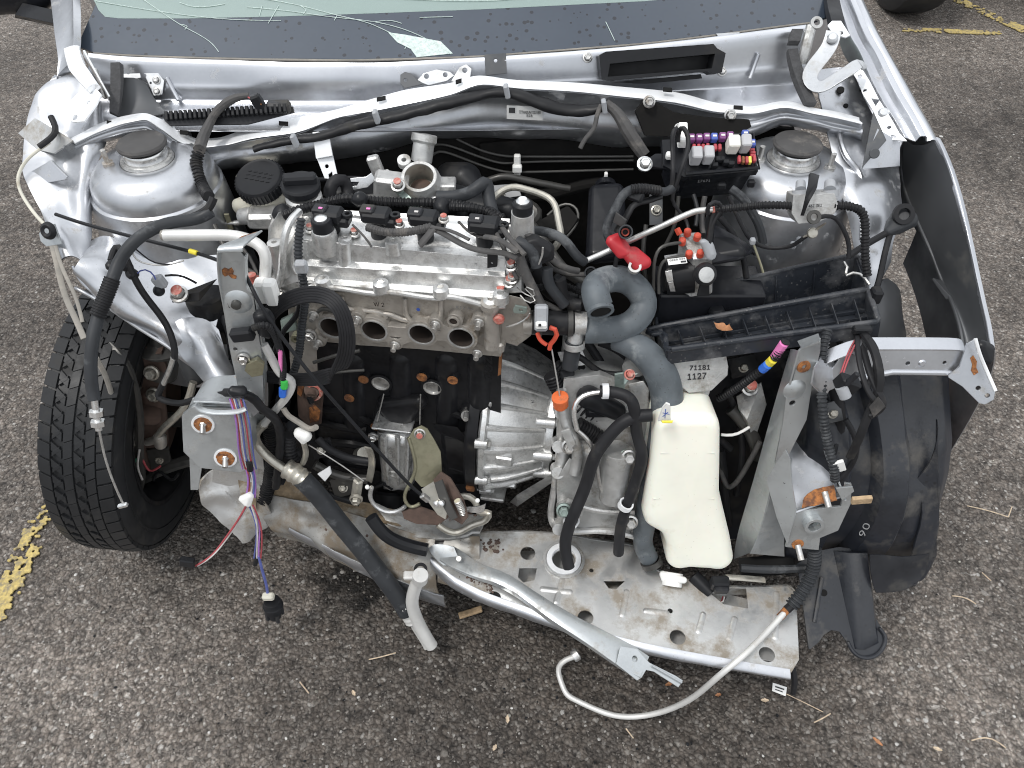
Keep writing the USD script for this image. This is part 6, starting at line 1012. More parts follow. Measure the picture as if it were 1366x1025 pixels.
# long taped harness under the flange
th_ = cp('taped_harness', wrap(tube([(338, 199, 1.19), (380, 189, 1.195), (430, 181, 1.20), (470, 169, 1.205), (520, 157, 1.21), (560, 147, 1.21), (600, 137, 1.215), (640, 128, 1.225), (672, 123, 1.225), (700, 130, 1.22), (740, 144, 1.21), (775, 148, 1.205), (800, 144, 1.20), (815, 140, 1.2)], 19, 12, taper=[.6, .8, 1, 1, 1.1, .9, 1.1, 1.1, .7], flat=.7), .002, 50), 'wire_loom', 'black taped harness running under the flange')
for x, y, v in ((502, 156, 1.192), (393, 188, 1.18), (676, 122, 1.21), (806, 142, 1.185)): cp('harness_strap', box(P(x, y, v), (.008, .014, .022), np.array([unit((1, 0, .2)), (0, 1, 0), unit((-.2, 0, 1))]), .002), 'grey_plastic', None, th_)
cp('harness_branch', tube([(808, 138, 1.195), (822, 150, 1.185), (836, 172, 1.165), (850, 194, 1.15), (860, 208, 1.14)], 17, 10, taper=[.7, .9, 1.1, 1.1, 1]), 'grey_tape', None, th_)
cp('harness_branch', tube([(802, 140, 1.19), (796, 156, 1.18), (792, 172, 1.17), (782, 184, 1.165), (774, 198, 1.16)], 7, 8, flat=.7), 'grey_tape', None, th_)
# ABS pump
ab = cp('brake_pump_block', [wrap(loft([[P(x, y, v) for x, y, v in ((906, 312, .99), (932, 310, 1.0), (950, 340, .955), (951, 346, .95), (925, 346, .955))], [P(x, y, v) for x, y, v in ((900, 395, .955), (932, 392, .96), (950, 390, .95), (948, 392, .945), (922, 396, .945))]]), .0006)], 'dull_aluminium', 'brake pump block with red plugs')
for x, y, v in ((917, 311, .985), (930, 317, .975), (910, 323, .975), (919, 340, .96), (934, 339, .955)): cp('red_cap', [lathe([(0, -.004), (.0058, -.004), (.0055, .006), (.0035, .008), (0, .008)], P(x, y, v), unit((-.1, -.3, .9)), 14)], 'red_rubber', None, ab)
cp('red_cap', bar(P(903, 305, .99), P(907, 313, .985), .007, .006), 'red_rubber', None, ab)
cp('pump_motor', [cyl(P(889, 368, .97), P(926, 366, .965), .030), cyl(P(885, 368, .97), P(889, 368, .97), .026)], 'black_paint', None, ab); cp('motor_top', slab([P(886, 342, .985), P(914, 338, .985), P(916, 346, .97), P(888, 350, .97)], .003), 'bright_aluminium', None, ab)
LBp = PL(P(904, 348, .948), (0, -.6, .8)); cp('motor_label', plate(LBp, [(890, 346), (915, 343), (917, 351), (892, 354)], .0008), 'label_white', None, ab); letters('0265 234', LBp, 893, 349, 914, 346, 2.2, 'print_black', ab); cp('motor_bar_code', plate(LBp, [(908, 348.5), (915, 347.7), (915.4, 350), (908.4, 350.8)], .0004, lift=.0005), 'print_black', None, ab)
cp('bright_clip', [slab([P(887, 362, .94), P(896, 360, .94), P(898, 374, .935), P(890, 376, .935)], .004), slab([P(891, 376, .935), P(898, 375, .935), P(901, 388, .935), P(894, 388, .935)], .004)], 'bright_steel', None, ab)
cp('control_unit', [blob([(P(955, 324, .99), .01), (P(975, 326, .985), .01), (P(958, 342, .965), .012), (P(984, 338, .96), .012), (P(960, 330, 1.0), .01)])], 'black_plastic', None, ab)
cp('rubber_mount', [lathe([(.0, -.01), (.016, -.01), (.018, 0), (.015, .008), (0, .008)], P(941, 366, .925), unit((.1, -.75, .6)), 28)], 'rubber', None, ab); cp('mount_washer', lathe([(.012, 0), (.012, .002), (.003, .003), (0, .003)], P(942, 367, .916), unit((.1, -.75, .6)), 28), 'dull_aluminium', None, ab)
cp('mount_leg', [slab([P(934, 378, .925), P(946, 376, .925), P(946, 394, .92), P(930, 394, .92)], .005)], 'black_plastic', None, ab)
cp('abs_pipe', tube([(908, 324, .97), (893, 326, .965), (880, 332, .96), (873, 350, .95), (872, 390, .94)], 4.5, 8), 'dark_tube', None, ab); cp('abs_pipe', tube([(914, 342, .955), (890, 346, .955), (881, 356, .95), (879, 392, .935)], 4.5, 8), 'dark_tube', None, ab)
cp('clear_plug', wrap(blob([(P(946, 330, .945), .008), (P(948, 340, .94), .008), (P(940, 324, .945), .006)]), .003, 120), 'grey_plastic', None, ab); cp('plug_wire', tube([(945, 326, .945), (948, 308, .955), (950, 292, .965), (954, 282, .97)], 8, 8), 'wire_loom', None, ab)
cp('battery_tray', [sheet([[(952, 300, 1.02), (1000, 330, .99), (1010, 345, .96)], [(950, 352, .94), (985, 345, .945), (1002, 330, .98)]], .004, 4, 4), pbox(880, 395, 1010, 440, .945, .08)], 'drum_black')
cp('feed_wire', tube([(900, 252, 1.03), (898, 270, 1.02), (914, 292, 1.01), (918, 308, .995)], 5, 8), 'rubber'); cp('feed_wire', tube([(925, 260, 1.04), (930, 280, 1.02), (928, 302, 1.0)], 6, 8), 'black_plastic')
# pipe across to the valve block
pp = cp('silver_pipe', tube([(782, 348, .955), (820, 331, .965), (856, 314, .965), (895, 296, .965), (922, 284, .97), (934, 281, .97), (958, 280, .97)], 8.5, 12), 'steel', 'straight silver pipe running to the valve block')
cp('pipe_sleeve', tube([(954, 280, .97), (985, 277, .965), (1020, 274, .96), (1062, 275, .955)], 10, 10, rib=.005), 'wire_loom', None, pp); cp('red_tape', tube([(950, 280, .97), (960, 280, .97)], 9.4, 10), 'red_mark', None, pp)
cp('pipe_strap', [tube([(944, 286, .965), (946, 274, .965), (956, 270, .968), (962, 278, .968), (952, 296, .96), (947, 320, .95)], 6, 8)], 'rubber', None, pp)
VB = PL(P(1088, 275, .95), (0, -.93, .36))
vb = cp('valve_block', [extrude(VB, poly(VB, [(1060, 262), (1112, 260), (1116, 274), (1112, 284), (1094, 294), (1066, 297), (1058, 284)]).buffer(.002), .03)], 'cast_aluminium', 'pale valve block with two capped ports')
for x, y, r in ((1068, 254, 7), (1107, 254, 8)): cp('port_cap', [cyl(P(x, y + 9, .965), P(x, y, .97), .012), cyl(P(x, y, .97), P(x, y - 10, .985), S(P(x, y, .97), r), S(P(x, y, .97), r * .9))], 'grey_plastic', None, vb)
letters('461 3E1', VB, 1078, 277, 1096, 276, 4, 'print_black', vb)
cp('rubber_flap', sheet([[(1080, 232, .985), (1092, 236, .985)], [(1076, 258, .95), (1088, 250, .95)], [(1070, 288, .935), (1076, 270, .935)]], .005, 4, 5), 'rubber', None, vb)
cp('pipe_sleeve', tube([(1112, 274, .955), (1136, 276, .952), (1150, 284, .948), (1154, 305, .935), (1154, 340, .915), (1157, 368, .90)], 11, 10, rib=.005), 'wire_loom', None, vb)
cp('block_lead', tube([(1092, 290, .94), (1112, 290, .945), (1124, 304, .94), (1132, 325, .93), (1132, 345, .92)], 6, 8), 'rubber', None, vb)
c = P(1085, 290, .935); cp('lead_eyelet', ring(c, (0, -.8, .6), .010, .005, .004), 'dark_tube', None, vb)
ew = cp('earth_lead', tube([(972, 262, 1.02), (988, 298, 1.0), (1004, 322, .985), (1028, 331, .975), (1056, 328, .965), (1066, 322, .96), (1080, 312, .962)], 5.5, 8), 'rubber', 'black earth lead bolted to the strut tower'); c = P(1083, 311, .955); cp('lead_eyelet', [slab([c + np.array((-.012, 0, -.008)), c + np.array((.006, 0, .010)), c + np.array((.016, 0, .018)), c + np.array((.0, 0, -.004))], .003), disc(c, (0, -.8, .6), .008, .005)], 'dull_tube', None, ew)
for x, y in ((1004, 322), (1058, 327), (1066, 321)): cp('lead_clip', box(P(x, y, .97), (.008, .010, .010), None, .002), 'grey_plastic', None, ew)
cp('brass_rod', tube([(1002, 318, .975), (1012, 345, .955), (1018, 364, .945)], 3.5, 6), 'olive_zinc')
bt = cp('lamp_plug_boot', [wrap(blob([(P(1196, 300, 1.02), .016), (P(1212, 294, 1.02), .014), (P(1204, 286, 1.03), .014), (P(1186, 308, 1.01), .008)]), .0025, 60)], 'grey_rubber', 'wrinkled rubber boot on the wing'); cp('boot_rim', ring(P(1204, 286, 1.02), (-.1, -.8, .6), .016, .009, .008), 'rubber', None, bt)
cp('boot_lead', tube([(1188, 308, 1.01), (1170, 318, 1.0), (1150, 330, .98), (1132, 342, .965)], 9, 8), 'wire_loom', None, bt); cp('boot_lead', tube([(1188, 310, 1.01), (1180, 340, .98), (1172, 376, .95), (1166, 392, .93)], 8, 8), 'wire_loom', None, bt)
# ---------------------------------------------------------------- hoses and pipes of the gearbox side
hs = cp('coolant_hose', tube([(799, 409, .865), (795, 396, .875), (794, 386, .89), (800, 377, .915), (816, 372, .935), (836, 375, .945), (852, 388, .94), (859, 404, .93), (854, 420, .915), (838, 434, .90), (815, 440, .895), (780, 441, .895)], 36, 24), 'chalky_rubber', 'thick grey looped coolant hose with an open end', smooth=60)
c = P(800, 411, .862); axh = unit(np.array(P(800, 411, .862)) - np.array(P(795, 394, .878)) + np.array((0, -.012, 0))); cp('open_end', ring(c + axh * .002, axh, S(c, 18.3), S(c, 14), .006, 30), 'chalky_rubber', None, hs); cp('hose_bore', disc(c + axh * .004, axh, S(c, 14), .003), 'chassis_black', None, hs); cp('zip_tie', tube([(808, 362, .95), (815, 372, .925), (818, 384, .92), (812, 392, .93)], 3, 6), 'rubber', None, hs)
cp('hose_joint', [cyl(P(764, 431, .895), P(781, 432, .895), .0185)], 'cast_aluminium', None, hs); cp('joint_outlet', [cyl(P(769, 440, .89), P(766, 460, .88), .012)], 'dull_aluminium', None, hs); cp('hose_clip', ring(P(766, 456, .88), (0, -.25, -1), .017, .0145, .010), 'dull_aluminium', None, hs)
cp('lower_hose', tube([(766, 456, .88), (763, 472, .875), (760, 490, .87)], 22, 14), 'grey_rubber', None, hs); cp('outlet_hose', tube([(710, 430, .895), (740, 431, .895), (766, 431, .895)], 33, 20), 'rubber', None, hs); 
for x in (716, 757): cp('hose_band', ring(P(x, 431, .895), (1, 0, 0), .0215, .0195, .008), 'dark_tube', None, hs)
gp = cp('sensor_plug', [box(P(722, 424, .865), (.020, .016, .040), np.array([(1, 0, 0), (0, .93, -.36), (0, .36, .93)]), .003)], 'grey_plastic', 'grey plug with red sleeves'); cp('plug_face', box(P(722, 434, .852), (.017, .010, .010), None, .002), 'white_plastic', None, gp); cp('plug_slot', [box(P(720, 434, .846), (.004, .002, .004)), ][0], 'print_black', None, gp)
cp('red_sleeve', tube([(717, 445, .865), (721, 454, .862), (729, 460, .86)], 6, 8), 'red_rubber', None, gp); cp('red_sleeve', tube([(733, 437, .865), (741, 440, .862), (742, 450, .86), (735, 458, .86), (733, 466, .86)], 6.5, 8), 'red_rubber', None, gp)
dp = cp('dipstick_tube', tube([(750, 538, .83), (755, 566, .815), (766, 590, .80), (770, 610, .795), (766, 632, .785)], 15, 12), 'dull_aluminium', 'gearbox dipstick tube with orange cap'); cp('orange_cap', [lathe([(.0, 0), (.0125, 0), (.0125, .016), (.0135, .017), (.0135, .022), (0, .022)], P(748, 541, .83), unit((-.1, -.1, 1)), 20)], 'orange_plastic', None, dp); cp('dipstick_wire', cyl(P(736, 466, .86), P(747, 530, .83), .0014), 'bare_cable', None, dp)
cp('tube_bracket', slab([P(748, 575, .80), P(760, 572, .80), P(768, 592, .79), P(760, 600, .79)], .004), 'dull_aluminium', None, dp)
cpz = cp('cooler_pipe', tube([(770, 574, .80), (766, 550, .81), (772, 533, .82), (788, 525, .825), (806, 523, .825)], 7, 8), 'bright_steel', 'cooler pipe with black hose'); cp('cooler_pipe_tail', tube([(770, 574, .80), (786, 590, .79), (796, 620, .78), (800, 645, .77), (812, 668, .765), (828, 680, .76)], 5.5, 8), 'steel', None, cpz)
cp('cooler_hose', tube([(800, 522, .825), (822, 524, .82), (840, 532, .81), (847, 552, .80), (850, 580, .79), (856, 606, .775), (850, 636, .765), (836, 676, .745), (828, 704, .735), (825, 738, .725)], 15.5, 12), 'rubber', None, cpz)
for x, y, v, d in ((803, 522, .815, (1, 0, 0)), (833, 676, .735, (.3, 0, 1))): cp('spring_clip', ring(P(x, y, v + .006), d, .0125, .0098, .010), 'pale_lit_metal', None, cpz)
ch2 = cp('cooler_hose', tube([(870, 554, .80), (848, 556, .80), (828, 566, .795), (806, 590, .785), (793, 610, .775), (782, 645, .765), (768, 680, .745), (758, 706, .735), (754, 730, .72), (759, 757, .70)], 17, 12), 'rubber', 'black hose drooping into the beam hole'); cp('spring_clip', ring(P(761, 697, .745), (.3, 0, 1), .0135, .0105, .010), 'pale_lit_metal', None, ch2)
lh = cp('chalky_hose', tube([(822, 452, .90), (850, 464, .88), (872, 484, .865), (886, 510, .85), (890, 545, .83), (884, 590, .80), (874, 640, .78), (862, 690, .765), (858, 725, .75), (866, 745, .74)], 38, 20, taper=[.8, 1, 1.1, 1.1, 1.05, 1, .9, .75, .72]), 'chalky_rubber', 'chalky grey hose behind the tank', smooth=60)
c = P(868, 748, .735); cp('hose_clamp', ring(c, unit((.4, -.5, -.75)), .020, .016, .010), 'dark_tube', None, lh); cp('hose_mouth', disc(c + unit((.4, -.5, -.75)) * .006, unit((.4, -.5, -.75)), .016, .004), 'black_plastic', None, lh)
cp('gear_harness', tube([(735, 500, .87), (742, 514, .865), (752, 530, .86)], 20, 10, rib=.006), 'wire_loom'); cp('gear_harness', tube([(770, 566, .83), (790, 578, .825), (810, 590, .815)], 20, 10, rib=.006), 'wire_loom'); cp('gear_harness', tube([(742, 505, .89), (762, 492, .895), (784, 500, .89), (794, 516, .88)], 14, 10, rib=.006), 'wire_loom')
cp('air_pipe', tube([(782, 455, .93), (795, 474, .92), (806, 492, .91)], 12, 10), 'rubber')
mess = cp('plug_cluster', wrap(blob([(P(712, 326, .93), .016), (P(728, 336, .925), .014), (P(716, 346, .92), .012)]), .006, 60), 'wire_loom', 'tangle of black plugs beside the valve cover')
for pts, w, m_ in (([(690, 322, .93), (704, 330, .92), (712, 340, .915), (716, 356, .91)], 16, 'grey_rubber'), ([(692, 340, .91), (698, 358, .905), (706, 376, .90), (718, 400, .895), (724, 412, .885)], 14, 'grey_tape'), ([(730, 358, .915), (732, 378, .91), (744, 396, .905), (754, 408, .90)], 15, 'grey_rubber'), ([(746, 372, .92), (750, 392, .915), (760, 404, .91), (776, 408, .905)], 18, 'wire_loom'), ([(700, 312, .94), (716, 322, .935), (735, 345, .925), (756, 358, .925), (772, 362, .93)], 9, 'grey_tape'), ([(724, 330, .91), (722, 344, .908), (717, 356, .905)], 3, 'bare_cable')):
    cp('harness_branch', wrap(tube(pts, w, 10), .001, 60), m_, None, mess)
cp('air_box_base', [pbox(770, 400, 800, 430, .96, .06), pbox(700, 350, 780, 400, 1.0, .06)][0], 'black_plastic')
# ---------------------------------------------------------------- hoses and wires of the damaged side
wp = cp('white_pipe', tube([(219, 314, .955), (260, 314, .955), (300, 314, .955), (326, 318, .95), (346, 328, .94), (354, 342, .93), (354, 362, .92), (352, 386, .90)], 15.5, 14), 'white_pipe', 'bent white metal pipe', smooth=60); c = P(219, 314, .955); cp('pipe_mouth', disc(c - np.array((.0, 0, 0)), (-1, 0, 0), .008, .004), 'dusty_tube', None, wp)
cp('pipe_connector', [box(P(352, 388, .895), (.022, .022, .040), None, .004), box(P(362, 390, .885), (.020, .02, .044), None, .004)], 'white_plastic', None, wp)
hp = cp('cable_sleeve', tube([(282, 282, 1.0), (262, 292, .99), (230, 297, .975), (200, 308, .955), (176, 326, .935), (158, 352, .915), (146, 384, .885), (134, 414, .86), (124, 452, .825), (121, 490, .80), (123, 518, .785), (126, 534, .775)], 16.5, 14), 'grey_rubber', 'thick black cable sleeve curving down over the tyre', smooth=60)
cp('tape_wrap', tube([(150, 372, .892), (140, 398, .87), (130, 422, .85)], 21, 12, rib=.004, amp=.04), 'wire_loom', None, hp)
cp('threaded_end', [cyl(P(126, 533, .775), P(132, 574, .755), .0052)], 'bright_steel', None, hp)
for f in (.35, .68): q = P(126, 533, .775) * (1 - f) + P(132, 574, .755) * f; cp('lock_nut', lathe([(.0, 0), (.0105, 0), (.0105, .009), (0, .009)], q, unit(P(132, 574, .755) - P(126, 533, .775)), 6), 'bright_steel', None, hp)
cp('inner_cable', tube([(132, 572, .755), (140, 610, .74), (152, 645, .725), (164, 672, .715)], 3.4, 6), 'bare_cable', None, hp); cp('cable_stop', bar(P(158, 676, .713), P(170, 673, .713), .0075, .0075, ch=.002), 'bright_steel', None, hp)
cp('harness_top', tube([(285, 264, 1.01), (278, 278, 1.0), (262, 288, .995), (240, 296, .985), (215, 300, .975)], 11, 8), 'wire_loom', None, hp)
fh2 = cp('flange_loom', tube([(268, 196, 1.16), (262, 214, 1.15), (264, 232, 1.13), (270, 248, 1.11), (278, 262, 1.06)], 15, 10, rib=.006), 'wire_loom', 'corrugated loom dropping from the flange'); cp('loom_tail', tube([(332, 128, 1.24), (312, 132, 1.235), (290, 148, 1.225), (280, 164, 1.215), (270, 186, 1.18), (266, 200, 1.15)], 13, 10, taper=[.6, .9, .8, 1.1, 1.2]), 'grey_tape', None, fh2)
VT = PL(P(290, 152, 1.236), (0, -.8, .6)); vt = cp('cowl_vent', [plate(VT, [(216, 152), (390, 142), (392, 150), (330, 166), (222, 168)], .006)], 'dusty_plastic', 'black slatted drain grille')
for i in range(26):
    x = 222 + i * 6.3; y = 149 - i * .42; cp('vent_slat', bar(P(x, y, 1.236), P(x + 1.2, y + 12, 1.226), .0056, .008, ch=.001), 'black_plastic', None, vt)
cp('grille_plug', [box(P(345, 138, 1.235), (.018, .014, .030), np.array([unit((1, 0, .35)), (0, 1, 0), unit((-.35, 0, 1))]), .003)], 'black_plastic', None, vt); cp('grille_end', box(P(372, 143, 1.24), (.040, .02, .02), None, .004), 'dusty_plastic', None, vt)
wires('plug_wire', vt, [(333, 130, 1.235), (340, 133, 1.232), (348, 140, 1.23)], ['wire_red', 'orange_rust', 'wire_loom'], 2, 2.5)
sm = cp('sensor_loom', tube([(148, 348, .94), (156, 330, .96), (168, 345, .945), (180, 372, .93), (196, 398, .92), (216, 424, .91), (229, 450, .895), (233, 478, .88), (224, 498, .875), (214, 520, .87), (212, 530, .865), (236, 538, .855), (262, 532, .845), (290, 527, .83), (310, 524, .825)], 9, 9), 'wire_loom', 'thin black harness hanging across the wheel house')
for q in ((150, 356, .93), (170, 356, .94), (176, 366, .935)): cp('loom_knot', wrap(blob([(P(*q), .009)]), .003, 80), 'black_plastic', None, sm)
cp('silver_wrap', tube([(231, 478, .878), (226, 494, .872), (218, 512, .868)], 9, 8, flat=.7), 'steel', None, sm)
cp('cross_harness', wrap(tube([(300, 524, .815), (318, 524, .81), (335, 530, .81), (350, 545, .82), (364, 556, .83), (374, 580, .84), (372, 620, .84), (368, 650, .84)], 12, 9), .002, 80), 'wire_loom', None, sm); cp('loom_knot', wrap(blob([(P(312, 522, .805), .010), (P(322, 522, .805), .010)]), .004, 80), 'black_plastic', None, sm)
cw = thing('torn_wiring', 'bundle of red, white and blue wires dangling below the crash box', 'wiring', Z(330, 640, .3))
wires('wire', cw, [(314, 532, .80), (322, 560, .785), (327, 600, .78), (332, 626, .78)], ['wire_violet', 'wire_red', 'wire_white', 'wire_blue', 'grey_plastic', 'wire_red', 'wire_blue'], 2.2, 3.0, 1.4, 4)
wires('wire', cw, [(332, 624, .78), (336, 640, .775), (334, 664, .77)], ['wire_violet', 'wire_red', 'wire_white', 'wire_blue', 'wire_violet'], 2.4, 2.6, 1.2, 5); part('tape_band', tube([(332, 616, .778), (334, 627, .777)], 9, 8), 'wire_loom', cw)
part('white_clip', wrap(blob([(P(324, 666, .765), .007), (P(330, 670, .763), .008), (P(333, 662, .765), .007)]), .003, 90), 'white_plastic', cw)
wires('wire', cw, [(331, 672, .762), (320, 692, .755), (300, 720, .745), (282, 742, .735), (262, 755, .73)], ['wire_red', 'wire_white'], 2.6, 2.4, .5, 6); part('flat_connector', box(P(250, 750, .73), (.026, .012, .020), np.array([unit((1, 0, -.3)), (0, 1, 0), unit((.3, 0, 1))]), .002), 'black_plastic', cw)
wires('wire', cw, [(335, 674, .76), (344, 700, .75), (345, 730, .74), (344, 745, .735)], ['wire_blue', 'wire_white', 'wire_violet', 'wire_red'], 2.2, 2.4, 1.5, 7)
lb = thing('bulb_holder', 'black bulb holder hanging on a blue lead above the ground', 'bulb holder', Z(366, 836, .03))
part('lead', tube([(345, 742, .735), (350, 762, .728), (355, 780, .722), (357, 792, .718)], 4, 6), 'wire_blue', lb); part('lead_sleeve', tube([(340, 754, .73), (343, 745, .735)], 6, 6), 'wire_loom', lb); part('plug', box(P(358, 796, .714), (.022, .014, .014), None, .003), 'aged_plastic', lb)
ax = unit(P(370, 840, .70) - P(362, 800, .712)); b0 = P(363, 802, .712); hb_ = part('holder', lathe([(0, 0), (.015, 0), (.017, .010), (.019, .012), (.019, .018), (.0175, .020), (.018, .028), (.013, .032), (.012, .050), (0, .050)], b0, ax, 24), 'black_plastic', lb)
for k in range(4): a = k * math.pi / 2 + .4; u, v, w = frame(ax); d = math.cos(a) * u + math.sin(a) * v; part('lug', bar(b0 + d * .0145 + ax * .030, b0 + d * .0145 + ax * .052, .006, .005), 'dusty_plastic', hb_)
# strap and washer tube on the crumpled rail
st = cp('washer_tube', tube([(66, 190, 1.16), (58, 196, 1.155), (44, 206, 1.14), (30, 222, 1.13), (24, 242, 1.11), (34, 268, 1.08), (52, 292, 1.04), (62, 302, 1.02)], 4.5, 8), 'aged_plastic', 'pale washer tube'); cp('tube_elbow', tube([(52, 196, 1.15), (70, 182, 1.165), (74, 172, 1.18), (68, 156, 1.20)], 8, 8), 'rubber', None, st)
cp('tail_strap', tube([(70, 328, 1.0), (76, 352, .98), (86, 392, .95), (100, 424, .92), (112, 452, .89)], 8, 8, flat=.3), 'dusty_tube', None, st); cp('tail_strap', tube([(74, 328, 1.0), (84, 360, .97), (100, 395, .94), (110, 430, .91)], 5, 8, flat=.4), 'dusty_tube', None, st)
cp('rear_strap', tube([(128, 478, .90), (140, 500, .90), (150, 530, .90), (160, 560, .90)], 7, 8), 'dusty_tube', None, st)
bc = cp('bonnet_cable', tube([(74, 286, 1.05), (110, 298, 1.03), (165, 313, 1.0), (220, 327, .97), (262, 338, .945), (292, 348, .915), (318, 358, .89)], 5, 8), 'black_plastic', 'black bonnet release cable running to the hanging latch'); cp('yellow_marker', tube([(253, 335, .948), (263, 338, .943)], 7, 8), 'yellow_plastic', None, bc)
cp('cable_run', tube([(318, 350, .885), (330, 372, .86), (346, 404, .835), (372, 444, .82), (410, 494, .80), (460, 552, .785), (510, 608, .77), (550, 650, .755), (566, 664, .75)], 5, 8), 'black_plastic', None, bc)
for i, pts in enumerate([[(172, 326, .94), (182, 346, .93), (196, 352, .93), (220, 354, .93), (245, 348, .93)], [(178, 330, .94), (190, 340, .935), (205, 350, .93), (228, 353, .93)]]): cp('loose_wire', tube(pts, 2.2, 6), ('bare_cable', 'wire_loom')[i])
sp = cp('side_plug', [box(P(213, 376, .945), (.018, .014, .022), np.array([unit((1, 0, .3)), (0, 1, 0), unit((-.3, 0, 1))]), .003), ], 'grey_plastic', 'grey plug on a blue wire'); cp('plug_base', blob([(P(212, 388, .94), .009)]), 'black_plastic', None, sp); cp('plug_lead', tube([(182, 366, .935), (192, 360, .935), (202, 364, .937), (208, 374, .94)], 2, 6), 'wire_blue', None, sp); cp('plug_lead', tube([(220, 368, .945), (240, 368, .95), (262, 378, .955)], 3, 6), 'rubber', None, sp)
mt = cp('engine_mount', [lathe([(0, 0), (.034, 0), (.040, .01), (.040, .05), (.034, .065), (.018, .070), (0, .070)], P(277, 400, 1.0) - np.array((0, 0, .05)), (0, 0, 1), 32), box(P(285, 430, 1.0), (.07, .05, .08), None, .012), hull([P(x, y, v) for x, y, v in ((228, 396, .955), (266, 390, .965), (290, 372, 1.0), (266, 402, .955), (230, 404, .95))])], 'black_paint', 'black engine mount'); c = P(239, 393, .95); cp('bolt', bolt(c, (0, -.4, .9), .010), 'steel', None, mt); cp('paint_mark', disc(c + np.array((0, -.003, .011)), (0, -.4, .9), .009, .002), 'red_mark', None, mt)
for q in ((308, 348, .95), (337, 372, .93)): c = P(*q); cp('mount_stud', [cyl(c - np.array((0, 0, .02)), c + np.array((0, 0, .008)), .007), lathe([(0, 0), (.012, 0), (.012, .010), (0, .010)], c - np.array((0, 0, .012)), (0, 0, 1), 6)], 'red_mark' if q[0] > 320 else 'steel', None, mt)
pl_ = cp('bracket_plug', [box(UR.at(325, 440) + UR.n * .012, (.034, .016, .020), np.array([unit((1, 0, .15)), (0, 1, 0), unit((-.15, 0, 1))]), .003)], 'black_plastic', 'black plug clipped on the upright'); cp('plug_lead', tube([(338, 438, .815), (352, 434, .815), (362, 440, .82), (372, 462, .83), (378, 490, .835), (376, 512, .835)], 9, 8, rib=.004), 'wire_loom', None, pl_)
cp('plug_body', wrap(blob([(P(352, 424, .84), .014), (P(356, 440, .84), .013)]), .003, 70), 'black_plastic', None, pl_)
wl2 = cp('white_line', tube([(352, 460, .85), (362, 478, .845), (376, 500, .84), (388, 508, .84), (386, 524, .84), (372, 542, .845), (352, 566, .85)], 11, 10), 'white_pipe', 'white refrigerant line'); cp('line_tail', tube([(352, 566, .85), (340, 584, .85), (352, 604, .84), (368, 618, .83), (386, 630, .82)], 13, 10), 'dull_tube', None, wl2)
for x, y, m_ in ((379, 512, 'green_tape'), (377, 523, 'blue_tape')): cp('tape_band', tube([(x, y - 5, .834), (x, y + 5, .834)], 10, 10), m_, None, pl_)
cp('pink_tape', slab([P(371, 462, .828), P(376, 470, .826), P(376, 496, .826), P(372, 482, .828)], .003), 'pink_tape', None, pl_)
cp('sensor_lead', tube([(378, 545, .84), (385, 555, .835), (396, 562, .83), (412, 572, .825), (422, 570, .82)], 8, 8), 'dusty_tube'); cp('white_plug', wrap(blob([(P(400, 578, .825), .010), (P(408, 582, .82), .010), (P(404, 588, .82), .006)]), .002, 80), 'white_plastic'); cp('plug_arm', tube([(404, 588, .82), (408, 604, .82), (404, 618, .825)], 8, 8), 'dull_tube')
cp('lower_loom', tube([(386, 580, .85), (388, 606, .845), (394, 616, .84)], 16, 10, rib=.008), 'rubber')
cp('ties_wire', tube([(412, 594, .82), (432, 606, .80), (460, 624, .79), (485, 642, .78)], 2, 6), 'bare_cable'); cp('white_bead', blob([(P(490, 650, .775), .004)]), 'white_plastic')
cp('cable_bracket', slab([P(424, 632, .80), P(440, 622, .80), P(442, 632, .795), P(434, 642, .795)], .003), 'pale_lit_metal')
# ---------------------------------------------------------------- olive bracket, bonnet latch and lower ring
OB = PL(P(578, 620, .82), (.05, -.9, .42))
ob = cp('olive_bracket', [plate(OB, [(545, 584), (552, 573), (562, 568), (570, 572), (580, 588), (588, 604), (590, 640), (580, 648), (562, 650), (553, 640), (554, 612)], .003), sweep(spline([OB.at(*q) for q in ((545, 584), (553, 612), (553, 630), (544, 650), (540, 666), (548, 676), (560, 672))], .004), .0032, 8)], 'olive_zinc', 'olive plated bracket holding the latch'); c = OB.at(560, 579); cp('bolt', bolt(c, OB.n, .007), 'steel', None, ob); cp('paint_mark', disc(c + OB.n * .008, OB.n, .0055, .002), 'red_mark', None, ob)
lt = thing('bonnet_latch', 'oily steel bonnet latch hanging on its cable in front of the engine', 'latch', P(600, 700, .78) * (1, 1, .8))
LA = PL(P(605, 665, .765), (-.35, -.75, .55)); part('back_plate', plate(LA, [(578, 640), (588, 630), (600, 638), (618, 668), (624, 690), (616, 700), (600, 690), (584, 664)], .004), 'brown_rust', lt); part('side_plate', plate(LA, [(566, 650), (582, 640), (602, 676), (598, 690), (588, 684), (570, 660)], .003, lift=.012), 'dull_tube', lt)
part('catch', plate(LA, [(586, 640), (596, 636), (606, 664), (616, 686), (608, 690), (592, 660)], .004, lift=.020), 'dark_tube', lt); part('spring', tube([(610, 668, .752), (614, 676, .75), (618, 686, .748)], 9, 10, rib=.004, amp=.2), 'steel', lt); part('pivot', lathe([(0, 0), (.006, 0), (.006, .006), (0, .008)], LA.at(597, 666) + LA.n * .022, LA.n, 16), 'bright_steel', lt); part('pivot', lathe([(0, 0), (.005, 0), (.005, .006), (0, .008)], LA.at(588, 668) + LA.n * .014, LA.n, 16), 'bright_steel', lt)
